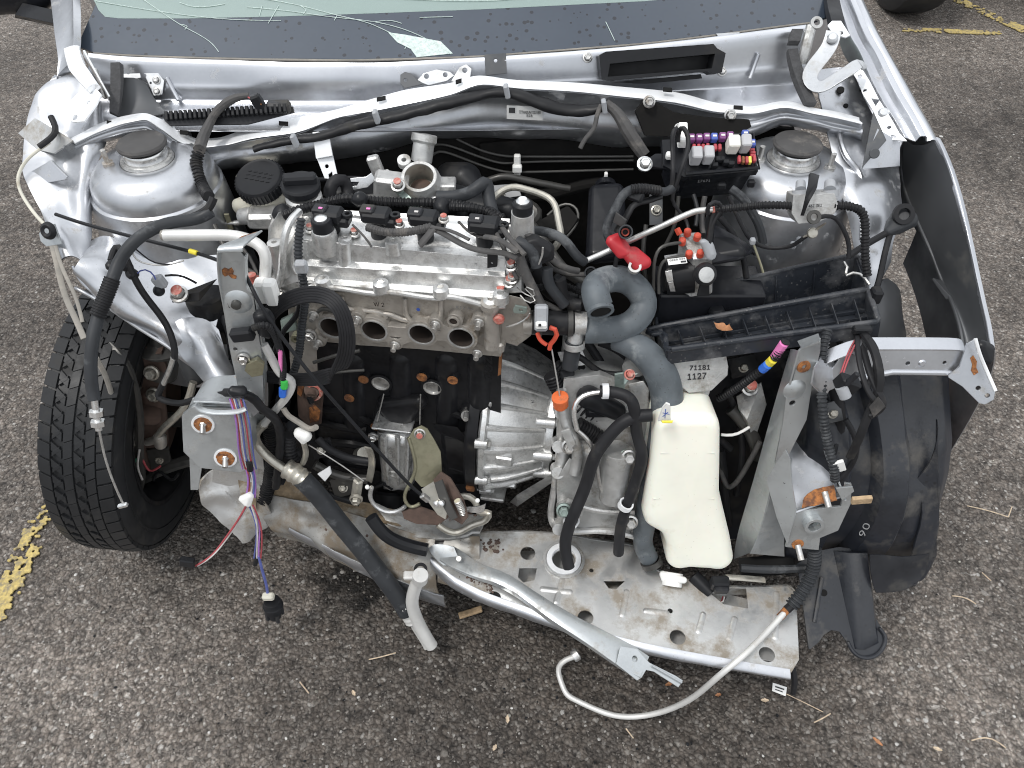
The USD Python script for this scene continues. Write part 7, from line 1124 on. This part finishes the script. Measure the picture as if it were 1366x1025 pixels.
part('latch_tongue', sheet([[(618, 676, .76), (634, 676, .755), (648, 672, .752)], [(620, 682, .755), (636, 684, .75), (646, 682, .748)]], .003, 4, 3), 'bright_steel', lt); part('tongue_stop', blob([(P(637, 668, .752), .004)]), 'white_plastic', lt); part('cable_clamp', bar(P(562, 660, .75), P(572, 668, .75), .010, .010, ch=.002), 'steel', lt)
part('rusty_plate', wrap(slab([P(536, 682, .785), P(560, 676, .785), P(598, 690, .775), P(584, 700, .77), P(556, 698, .775), P(540, 692, .78)], .004), .003, 40), 'brown_rust', lt)
lk = cp('lower_striker', tube([(610, 664, .80), (622, 662, .80), (634, 670, .795), (640, 684, .785), (652, 684, .78), (648, 694, .775), (632, 700, .77), (612, 710, .765), (596, 708, .765), (584, 700, .77)], 9, 10), 'dull_tube', 'curved steel striker loop'); cp('filter_ring', tube([(496, 650, .80), (494, 664, .795), (502, 676, .79), (516, 683, .785), (530, 682, .785), (540, 676, .785)], 6, 8), 'bright_aluminium', None, lk)
c = E(486, 606, -.05); kb = cp('pipe_boss', cyl(E(480, 607, -.04), E(486, 606, -.06), .014), 'dull_tube'); cp('pipe_bracket', [sheet([[(486, 596, .835), (494, 598, .83)], [(492, 612, .83), (500, 614, .825)], [(488, 640, .82), (496, 644, .815)]], .003, 3, 5)], 'dull_tube', None, kb); cp('bolt', bolt(c - eY * .010, -eY, .008), 'bright_steel', None, kb); cp('low_sensor', [bar(P(478, 640, .80), P(474, 668, .79), .016, .014, ch=.003), bolt(P(475, 666, .78), FRONT, .008)], 'dull_tube')
# ---------------------------------------------------------------- hanging air-con hose
hz = thing('air_con_hose', 'fat black hose with white pipe end drooping over the crumpled beam', 'hose', Z(480, 760, 0))
part('hose', tube([(402, 638, .80), (425, 662, .79), (452, 696, .775), (480, 730, .755), (508, 766, .73), (530, 796, .71), (542, 816, .70)], 25, 16), 'grey_rubber', hz, smooth=60); part('crimp_collar', tube([(382, 625, .815), (394, 632, .808), (406, 641, .80)], 27, 14, rib=.012, amp=.05), 'dull_tube', hz); part('crimp_collar', tube([(536, 806, .703), (544, 818, .698), (550, 828, .692)], 20, 14, rib=.012, amp=.04), 'white_pipe', hz)
part('pipe_end', tube([(558, 772, .705), (552, 790, .70), (550, 806, .695), (556, 826, .685), (566, 846, .672), (576, 862, .662)], 17, 14), 'white_pipe', hz, smooth=60); part('side_pipe', tube([(548, 826, .69), (556, 840, .684), (566, 856, .674), (570, 864, .668)], 10, 10), 'white_pipe', hz); part('pipe_fitting', [lathe([(0, 0), (.014, 0), (.014, .022), (0, .022)], P(560, 774, .70), unit((.15, -.1, 1)), 24), box(P(548, 768, .708), (.026, .016, .010), None, .003)], 'white_pipe', hz); part('fitting_seal', ring(P(561, 760, .712), unit((.15, -.1, 1)), .012, .007, .003), 'rubber', hz); part('dark_hose', tube([(495, 690, .78), (515, 714, .765), (545, 728, .76), (570, 734, .755)], 18, 10), 'black_plastic', hz)
# ---------------------------------------------------------------- loose belt
bp = [((350, 434, .88), (0, 0, 1)), ((364, 414, .88), (0, .3, 1)), ((390, 398, .87), (.25, .3, .9)), ((422, 393, .85), (.6, .2, .6)), ((448, 405, .83), (.95, .1, .25)), ((461, 435, .815), (1, 0, 0)), ((462, 468, .81), (1, 0, .1)), ((452, 492, .815), (.8, 0, .5)), ((426, 505, .835), (.3, .1, .95)), ((384, 506, .855), (0, .1, 1)), ((340, 500, .87), (0, .1, 1))]
bc_ = spline([np.concatenate([P(*a), unit(w)]) for a, w in bp], .006); bt_ = np.gradient(bc_[:, :3], axis=0); bt_ /= np.linalg.norm(bt_, axis=1, keepdims=True); bw_ = bc_[:, 3:] - bt_ * (bt_ * bc_[:, 3:]).sum(1, keepdims=True); bw_ /= np.linalg.norm(bw_, axis=1, keepdims=True); bn_ = np.cross(bt_, bw_); bn_ *= np.where(bn_[:, 1:2] > 0, -1, 1)
solo('drive_belt', sheet([[(p + w * (.0115 * s_) + n * (.0014 if k_ in (1, 2) else -.0014),) for p, w, n in zip(bc_[::2, :3], bw_[::2], bn_[::2])] for i_ in range(6) for k_, s_ in enumerate(-1 + (i_ + np.array((.10, .30, .70, .90))) / 3)], .0022, 1, 1, k=1), 'rubber', 'loose ribbed rubber drive belt looped beside the exhaust ports', 'belt', smooth=30)
# ---------------------------------------------------------------- black box lying on the wires
A0, B0 = P(890, 470, .86), P(1172, 432, .875); A1, B1 = P(866, 412, .985), P(1144, 350, .985); tn = unit(np.cross(B0 - A0, A1 - A0)); 
def Q(u, v, w=0): return (A0 * (1 - u) + B0 * u) * (1 - v) + (A1 * (1 - u) + B1 * u) * v + tn * w
tr_ = thing('air_box_tray', 'open black plastic air box half lying on the wiring', 'plastic box', Q(.5, .5, -.06))
part('floor', slab([Q(0, .02, -.020), Q(1, 0, -.020), Q(1, .52, -.030), Q(0, .52, -.030)], .003), 'tray_plastic', tr_); part('deep_floor', slab([Q(.03, .52, -.055), Q(.98, .52, -.055), Q(.97, .98, -.055), Q(.05, .95, -.055)], .003), 'tray_plastic', tr_)
for nm, a, b, w0, w1, th in (('front_wall', (0, 0), (1, 0), -.022, .004, .005), ('end_wall', (1, 0), (1, .52), -.03, .004, .005), ('end_wall', (0, 0), (0, .45), -.03, .004, .005), ('ridge_wall', (0, .52), (1, .52), -.055, .004, .004), ('back_wall', (.04, 1), (.99, 1), -.055, .016, .004), ('end_wall', (.99, .52), (.99, 1), -.055, .012, .004), ('end_wall', (.0, .55), (.04, .98), -.055, .008, .004)):
    part(nm, slab([Q(*a, w0), Q(*b, w0), Q(*b, w1), Q(*a, w1)], th), 'tray_plastic', tr_)
rimpts = [Q(.02, .0, .004), Q(.5, 0, .004), Q(.985, 0, .004), Q(1, .03, .004), Q(1, .49, .004), Q(.985, .52, .004), Q(.5, .52, .004), Q(.02, .52, .004), Q(-.045, .49, .004), Q(-.055, .44, .004), Q(-.035, .38, .004), Q(.01, .36, .004), Q(.02, .30, .004), Q(.0, .05, .004), Q(.02, .0, .004)]
part('rim', sweep(spline(rimpts, .01, 1), .0045, 8), 'tray_plastic', tr_); part('back_rim', sweep(spline([Q(-.04, .56, .006), Q(.0, .80, .010), Q(.06, 1, .016), Q(.5, 1.0, .017), Q(.97, 1, .016), Q(1.0, .95, .014), Q(1.0, .6, .008)], .01, 1), .0035, 8), 'tray_plastic', tr_); part('corner_fill', slab([Q(-.05, .40, .0), Q(.02, .36, .0), Q(.02, .52, .0), Q(-.03, .51, .0)], .004), 'tray_plastic', tr_)
for u in np.linspace(.10, .94, 9): part('rib', slab([Q(u, .03, -.020), Q(u, .50, -.028), Q(u, .50, -.008), Q(u, .03, -.012)], .0016), 'tray_plastic', tr_)
for v in (.14, .26, .38): part('long_rib', slab([Q(.02, v, -.022), Q(.98, v, -.022), Q(.98, v, -.016), Q(.02, v, -.016)], .0014), 'tray_plastic', tr_)
for u in (.28, .46, .62, .8): part('wall_rib', slab([Q(u, .985, -.05), Q(u, .985, .01), Q(u, .96, -.0), Q(u, .955, -.05)], .002), 'tray_plastic', tr_)
part('inner_step', slab([Q(.16, .56, -.010), Q(.50, .56, -.008), Q(.52, .66, -.02), Q(.14, .66, -.024)], .006), 'tray_plastic', tr_); part('sensor_stub', lathe([(0, 0), (.011, 0), (.013, .006), (.010, .014), (0, .014)], Q(.30, .62, -.004), tn, 20), 'black_plastic', tr_)
part('wire_clip', tube([(1126, 350, .97), (1130, 360, .955), (1127, 368, .95), (1138, 364, .95), (1150, 368, .945), (1160, 380, .93)], 4, 8), 'steel', tr_); part('snap_hook', box(P(1168, 394, .92), (.016, .02, .024), None, .003), 'black_plastic', tr_); part('snap_hook', box(P(1150, 440, .86), (.028, .012, .010), None, .002), 'black_plastic', tr_)
def leaf(name, c, n, L_, w, m_, label, seed, curl=.3):
    g = np.random.default_rng(seed); u, v, n = frame(n, (g.uniform(-1, 1), g.uniform(-1, 1), .1)); R = []
    for s in np.linspace(-1, 1, 9):
        ww = w * (1 - abs(s) ** 1.8) * (1 + .25 * math.sin(s * 9 + seed)) + .0004; R.append([(c + u * s * L_ + v * t * ww + n * (curl * L_ * (s * s) * .5 + abs(t) * ww * .5 + .002),) for t in (-1, 0, 1)])
    return solo(name, wrap(sheet(R, .0007, 3, 2), .0008, 90, seed), m_, label, 'leaf', None if name == 'dry_leaf' else 'fallen leaves on the asphalt', smooth=40)
leaf('dry_leaf', Q(.30, .30, -.004), tn, .017, .009, 'dry_leaf', 'curled brown dry leaf lying in the black air box', 5, .8)
# ---------------------------------------------------------------- right hand hanging harnesses
rp = thing('white_hanging_pipe', 'thin white pipe curling down onto the asphalt before the beam', 'pipe', Z(860, 955, 0))
part('pipe', sweep(spline([Z(1046, 818, .235), Z(1022, 844, .228), Z(990, 876, .226), Z(960, 901, .20), Z(925, 930, .12), Z(885, 949, .05), Z(850, 956, .02), Z(822, 955, .018), Z(796, 947, .018), Z(766, 933, .02), Z(756, 926, .022), Z(750, 914, .024), Z(745, 896, .028), Z(748, 886, .03), Z(758, 879, .034), Z(768, 876, .036)], .008), .0052, 10), 'white_pipe', rp, smooth=60); part('fitting', lathe([(0, 0), (.010, 0), (.0115, .003), (.0115, .012), (.006, .014), (.004, .012), (0, .012)], Z(764, 877, .034), unit(Z(775, 870, .04) - Z(760, 880, .034)), 24), 'bright_aluminium', rp)
part('corrugated_sleeve', tube([(1086, 732, .70), (1086, 752, .69), (1080, 772, .675), (1066, 796, .655), (1056, 808, .645)], 17, 10, rib=.007), 'grey_rubber', rp); part('copper_tape', sweep([Z(1050, 813, .238), Z(1040, 824, .228)], .0068, 8), 'orange_rust', rp); part('black_tape', sweep([Z(1058, 806, .244), Z(1049, 814, .237)], .0075, 8), 'rubber', rp)
rh = thing('hanging_harness', 'black wiring loops hanging in front of the headlight arm', 'wiring harness', P(1150, 640, .74))
for i, (pts, w) in enumerate((([(1140, 442, .87), (1150, 462, .84), (1158, 490, .80), (1170, 520, .77), (1178, 542, .755), (1160, 556, .75)], 10), ([(1146, 440, .87), (1162, 460, .83), (1172, 490, .79), (1172, 520, .77), (1160, 550, .755), (1148, 580, .74), (1134, 610, .735)], 13), ([(1144, 444, .865), (1146, 480, .81), (1160, 525, .765), (1174, 540, .752)], 8), ([(1160, 452, .84), (1170, 472, .815), (1164, 500, .79), (1156, 520, .77)], 8))): part('loop', tube(pts, w, 8, flat=.7), 'wire_loom' if i % 2 else 'rubber', rh)
part('tape_end', wrap(slab([P(1172, 530, .75), P(1180, 541, .75), P(1164, 556, .748), P(1160, 545, .752)], .005), .001), 'grey_tape', rh)
tl = thing('lamp_plug', 'black plug on two thin red wires beside the silver headlight arm', 'plug', P(1128, 530, .76)); wires('lead', tl, [(1148, 446, .86), (1136, 466, .83), (1126, 490, .80), (1120, 508, .78)], ['wire_red', 'wire_red'], 2.4, 4, .6, 8); part('housing', box(P(1130, 512, .765), (.034, .02, .022), np.array([unit((1, 0, -.45)), (0, 1, 0), unit((.45, 0, 1))]), .003), 'black_plastic', tl); part('latch', box(P(1136, 506, .757), (.008, .008, .026), np.array([unit((1, 0, -.45)), (0, 1, 0), unit((.45, 0, 1))]), .002), 'dusty_plastic', tl); part('bung', cyl(P(1122, 516, .757), P(1128, 530, .75), .0085), 'grey_plastic', tl)
part('loom', tube([(1104, 440, .86), (1098, 470, .835), (1096, 510, .805), (1098, 550, .775), (1104, 590, .755), (1112, 622, .735), (1114, 640, .73)], 12, 10, rib=.006), 'grey_rubber', thing('corrugated_hose', 'ribbed black conduit hanging down beside the rusty column', 'conduit', P(1100, 640, .75)))
wc = cp('white_tag_clip', box(P(1119, 622, .735), (.018, .006, .026), np.array([unit((1, 0, .5)), (0, 1, 0), unit((-.5, 0, 1))]), .002), 'white_plastic')
tp = cp('marked_harness', tube([(958, 532, .87), (980, 520, .86), (1005, 502, .85), (1022, 490, .845), (1036, 474, .84), (1048, 456, .84)], 11, 9, rib=.005), 'wire_loom', 'black loom with blue, yellow and pink tape')
for a, b, m_ in (((1017, 493), (1024, 487), 'blue_tape'), ((1025, 486), (1031, 480), 'yellow_plastic'), ((1032, 479), (1046, 458), 'pink_tape')): cp('tape_band', tube([(*a, .843), (*b, .838)], 12.5, 10), m_, None, tp)
# ---------------------------------------------------------------- another car far behind, litter
oc_ = thing('parked_car', 'black tyre and dark flank of a car parked behind on the right', 'car', (2.7, 5.5, 0))
def far_wheel(x, y): return lathe([(.12, -.10), (.20, -.105), (.26, -.11), (.30, -.09), (.31, -.06), (.31, .06), (.30, .09), (.26, .11), (.2, .105), (.12, .10), (.12, -.10)], (x, y, .31), (1, 0, 0), 48)
x0 = 1.9
part('tyre', far_wheel(x0, 3.95), 'tyre_rubber', oc_); part('tyre', far_wheel(x0 + 1.5, 3.95), 'tyre_rubber', oc_); part('tyre', far_wheel(x0, 7.1), 'tyre_rubber', oc_); part('tyre', far_wheel(x0 + 1.5, 7.1), 'tyre_rubber', oc_)
part('bumper', box((x0 + .75, 4.2, .72), (1.75, .35, .40), None, .1), 'drum_black', oc_); part('body', loft([[(x0 - .12, y, .32), (x0 + 1.62, y, .32), (x0 + 1.65, y, .75), (x0 + 1.55, y, h), (x0 - .05, y, h), (x0 - .15, y, .75)] for y, h in ((4.75, .9), (5.4, 1.0), (6.0, 1.5), (7.4, 1.5), (8.0, 1.0))]), 'drum_black', oc_); part('underbody', box((x0 + .75, 6.0, .30), (1.4, 3.4, .12), None, .03), 'chassis_black', oc_)
for px, py, m_, lab, s in ((1020, 938 - 3, 'pale_leaf', 'small pale leaf on the asphalt below the white pipe', 1), (1170, 990, 'dry_leaf', 'brown speck of leaf on the asphalt at the bottom right', 2), (472, 925, 'pale_leaf', 'pale leaf scrap on the asphalt below the bulb holder', 3), (677, 960, 'pale_leaf', 'narrow pale leaf on the asphalt at the bottom centre', 4), (958, 928, 'dry_leaf', 'reddish leaf scrap beside the curled pipe', 6), (1250, 1000, 'pale_leaf', 'long pale leaf near the bottom right corner', 7), (893, 913, 'dry_leaf', 'brown leaf under the tip of the latch brace', 8), (660, 998, 'pale_leaf', 'torn leaf at the bottom edge', 9)):
    leaf('fallen_leaf', Z(px, py, .006), (0, 0, 1), .006 + .002 * (s % 3), .003, m_, lab, s)
c = Z(627, 817, .012); solo('wood_chip', wrap(bar(Z(612, 822, .010), Z(643, 812, .014), .014, .008, ch=.002), .0015, 60), 'wood', 'brown chip of wood on the asphalt below the beam', 'wood chip')
solo('wood_block', wrap(bar(P(1136, 668, .675), P(1163, 666, .675), .007, .014, ch=.001), .0008, 60), 'wood', 'small pale wood block lodged on the wheel liner', 'wood block')
tg = thing('paper_tag', 'small white printed tag on the asphalt by the beam end', 'tag', Z(1040, 922, 0)); TG = PL(Z(1040, 922, .014), (0, -.45, .9)); part('card', plate(TG, [(1031, 911), (1050, 917), (1048, 929), (1030, 922)], .0012), 'label_white', tg); part('print', plate(TG, [(1034, 915), (1046, 919), (1046, 921), (1034, 917)], .0004, lift=.0006), 'print_black', tg); part('print', plate(TG, [(1034, 919), (1044, 922.5), (1044, 924), (1034, 920.5)], .0004, lift=.0006), 'print_black', tg); part('string', sweep(spline([Z(1049, 926, .010), Z(1070, 936, .008), Z(1098, 950, .008)], .01), .0009, 6), 'pale_leaf', tg)
solo('rubber_stub', tube([(1057, 890, .59), (1060, 905, .575), (1058, 925, .56)], 8, 8), 'rubber', 'short black rubber strip hanging from the beam corner', 'strip')
for i, pts in enumerate([[(1290, 675), (1320, 682), (1345, 690)], [(1345, 690), (1350, 676)], [(1270, 795), (1288, 798), (1302, 806)], [(1296, 988), (1320, 985), (1342, 998)], [(835, 972), (845, 985)], [(492, 880), (510, 876), (528, 871)], [(1108, 952), (1098, 958), (1086, 964)], [(1310, 764), (1322, 775)], [(400, 910), (412, 925)]]):
    solo('dry_twig', sweep(spline([Z(x, y, .007) for x, y in pts], .01), .0013, 6), 'pale_leaf', ['thin forked twig on the asphalt right of the wheel liner', 'short twig end crossing the forked twig', 'small straw piece right of the splash flap', 'crooked straw near the bottom right corner', 'straw under the curled white pipe', 'reddish needle below the white pipe end', 'curved straw beside the paper tag', 'short straw beyond the splash flap tip', 'tiny needle below the bulb holder'][i], 'twig', 'dry twigs on the asphalt')
# ---------------------------------------------------------------- lesser pipes, wires and brackets in the depth of the bay
clut = np.random.default_rng(21)
for pts, w, m_, rb_ in (
    ([(300, 420, .98), (312, 450, .96), (330, 490, .95), (338, 530, .94)], 15, 'rubber', 0), ([(345, 590, .90), (352, 630, .89), (372, 660, .88), (405, 672, .875)], 14, 'rubber', 0), ([(358, 560, .88), (364, 600, .875), (360, 640, .87), (352, 668, .86)], 18, 'wire_loom', .006),
    ([(424, 585, .86), (440, 600, .85), (470, 612, .845), (500, 616, .84)], 10, 'rubber', 0), ([(420, 620, .85), (450, 634, .845), (490, 640, .84)], 12, 'dark_tube', 0), ([(395, 600, .85), (410, 640, .84), (440, 660, .835), (480, 672, .83)], 9, 'wire_loom', 0),
    ([(300, 340, 1.0), (312, 370, .98), (320, 410, .965)], 8, 'rubber', 0), ([(286, 300, 1.08), (300, 330, 1.05), (318, 352, 1.02), (340, 366, 1.0)], 7, 'dark_tube', 0), ([(300, 310, 1.06), (330, 340, 1.03), (345, 372, 1.0)], 5, 'dark_tube', 0),
    ([(700, 340, .99), (720, 368, .975), (738, 392, .965), (770, 400, .96)], 20, 'rubber', 0), ([(690, 372, .95), (712, 384, .94), (742, 380, .94), (770, 388, .94), (786, 396, .93)], 9, 'wire_loom', .005), ([(700, 400, .92), (724, 404, .915), (748, 416, .91)], 8, 'grey_tape', 0),
    ([(752, 470, .90), (776, 478, .895), (800, 496, .885), (830, 500, .88)], 9, 'wire_loom', 0), ([(742, 486, .885), (760, 500, .88), (770, 520, .87), (764, 545, .855)], 12, 'wire_loom', .006), ([(788, 500, .885), (810, 522, .87), (840, 536, .86), (870, 536, .86)], 9, 'rubber', 0), ([(800, 455, .93), (830, 470, .92), (862, 500, .91), (900, 520, .90)], 14, 'rubber', 0),
    ([(760, 470, .91), (782, 505, .89), (806, 530, .875)], 6, 'dusty_tube', 0), ([(880, 470, .93), (900, 520, .91), (930, 560, .90), (975, 600, .88)], 11, 'rubber', 0), ([(968, 520, .90), (985, 560, .885), (990, 610, .86), (982, 660, .84)], 9, 'wire_loom', 0), ([(960, 620, .85), (972, 650, .83), (985, 640, .83), (1002, 612, .84), (1014, 590, .85)], 7, 'grey_tape', 0),
    ([(975, 545, .89), (1000, 575, .87), (1012, 610, .86)], 18, 'dark_tube', 0), ([(962, 580, .85), (980, 580, .85), (1000, 570, .86)], 4, 'white_plastic', 0), ([(960, 600, .86), (966, 650, .84), (970, 700, .82)], 13, 'wire_loom', 0),
    ([(1092, 470, .86), (1110, 510, .84), (1120, 560, .82), (1116, 600, .80)], 16, 'rubber', 0), ([(1070, 560, .87), (1080, 590, .84), (1096, 620, .80), (1108, 640, .78)], 5, 'wire_loom', 0), ([(1128, 560, .80), (1142, 590, .78), (1136, 620, .77), (1120, 640, .76)], 8, 'rubber', 0),
    ([(640, 246, 1.2), (668, 236, 1.2), (700, 240, 1.2), (760, 252, 1.2)], 9, 'dark_tube', 0), ([(600, 226, 1.22), (630, 236, 1.21), (660, 262, 1.18), (690, 300, 1.13)], 10, 'rubber', 0), ([(708, 300, 1.1), (730, 330, 1.06), (760, 366, 1.02), (800, 384, 1.0)], 14, 'dark_tube', 0), ([(862, 300, 1.05), (858, 340, 1.02), (862, 380, 1.0)], 6, 'dark_tube', 0), ([(840, 330, 1.02), (852, 372, .99), (872, 400, .97)], 11, 'rubber', 0),
    ([(940, 262, 1.05), (936, 290, 1.03), (938, 312, 1.01)], 7, 'grey_tape', 0), ([(960, 290, 1.03), (976, 310, 1.02), (990, 340, 1.0), (996, 372, .97)], 8, 'rubber', 0), ([(905, 262, 1.05), (900, 300, 1.03), (886, 330, 1.02)], 5, 'dark_tube', 0),
    ([(420, 420, .94), (432, 412, .94), (452, 420, .93)], 6, 'dark_tube', 0), ([(418, 484, .90), (450, 474, .905), (480, 468, .91)], 5, 'dark_tube', 0), ([(430, 500, .90), (458, 496, .90), (486, 494, .905)], 4, 'dark_tube', 0), ([(160, 452, 1.02), (172, 500, 1.0), (180, 560, .98), (170, 620, .97)], 3, 'dark_tube', 0), ([(205, 640, .95), (214, 630, .95), (228, 640, .94), (238, 632, .94)], 4, 'wire_loom', 0), ([(188, 608, .94), (200, 628, .935), (214, 622, .935)], 3, 'wire_red', 0), ([(182, 612, .93), (172, 640, .92), (162, 668, .91), (152, 690, .90)], 2.2, 'wire_green', 0), ([(186, 600, .93), (184, 625, .925), (190, 640, .92)], 3, 'wire_white', 0),
    ([(400, 402, .915), (396, 420, .91), (380, 440, .905), (366, 470, .90)], 7, 'wire_loom', 0), ([(352, 470, .87), (346, 510, .86), (350, 550, .86)], 9, 'dark_tube', 0), ([(470, 300, .965), (486, 316, .95), (496, 330, .94)], 3, 'grey_tape', 0), ([(655, 300, .98), (668, 322, .94), (680, 352, .915), (690, 372, .905)], 6, 'grey_tape', 0), ([(612, 296, .985), (630, 312, .965), (652, 318, .955)], 4, 'grey_tape', 0)):
    cp('bay_hose' if w > 9 else 'bay_wire', wrap(tube(pts, w, 10, rib=rb_), .0007, 60), m_)
for pts, m_ in (([(300, 430, .96), (330, 420, .96), (336, 470, .94), (306, 480, .94)], 'black_paint'), ([(412, 590, .86), (440, 585, .86), (446, 606, .855), (420, 612, .855)], 'black_paint'), ([(440, 640, .84), (470, 636, .84), (476, 656, .835), (448, 664, .835)], 'dark_tube'), ([(744, 470, .90), (776, 466, .905), (784, 486, .89), (752, 492, .89)], 'dull_aluminium'), ([(806, 536, .86), (834, 528, .865), (842, 548, .85), (814, 558, .85)], 'dull_aluminium'), ([(970, 480, .91), (1006, 472, .92), (1012, 496, .90), (976, 506, .90)], 'black_paint'), ([(1096, 540, .82), (1118, 532, .83), (1124, 560, .81), (1100, 566, .81)], 'dark_panel'), ([(640, 250, 1.19), (690, 246, 1.19), (696, 262, 1.17), (650, 270, 1.17)], 'dark_panel'), ([(866, 260, 1.07), (884, 258, 1.07), (884, 300, 1.04), (866, 300, 1.04)], 'dark_panel'), ([(170, 470, 1.02), (196, 462, 1.02), (204, 500, 1.0), (178, 512, 1.0)], 'brown_rust'), ([(164, 520, .99), (184, 516, .99), (188, 560, .97), (170, 570, .97)], 'brown_aluminium'), ([(196, 600, .97), (224, 596, .97), (230, 622, .96), (204, 630, .96)], 'dark_tube')):
    c = cp('stay_bracket', wrap(slab([P(*q) for q in pts], .006), .0015, 50), m_); q = sum(P(*q) for q in pts) / 4 + np.array((0, -.004, .001)); cp('bolt', bolt(q, (0, -.7, .7), .006), 'dull_tube', None, c)
for x, y, v in ((705, 352, .93), (742, 376, .925), (756, 500, .875), (392, 566, .85), (372, 640, .85), (830, 540, .86), (690, 300, 1.0), (636, 282, 1.04), (848, 262, 1.0), (1110, 600, .79)):
    cp('wire_plug', wrap(box(P(x, y, v), (.024, .016, .016), np.linalg.qr(clut.normal(size=(3, 3)))[0], .003), .001), 'black_plastic')
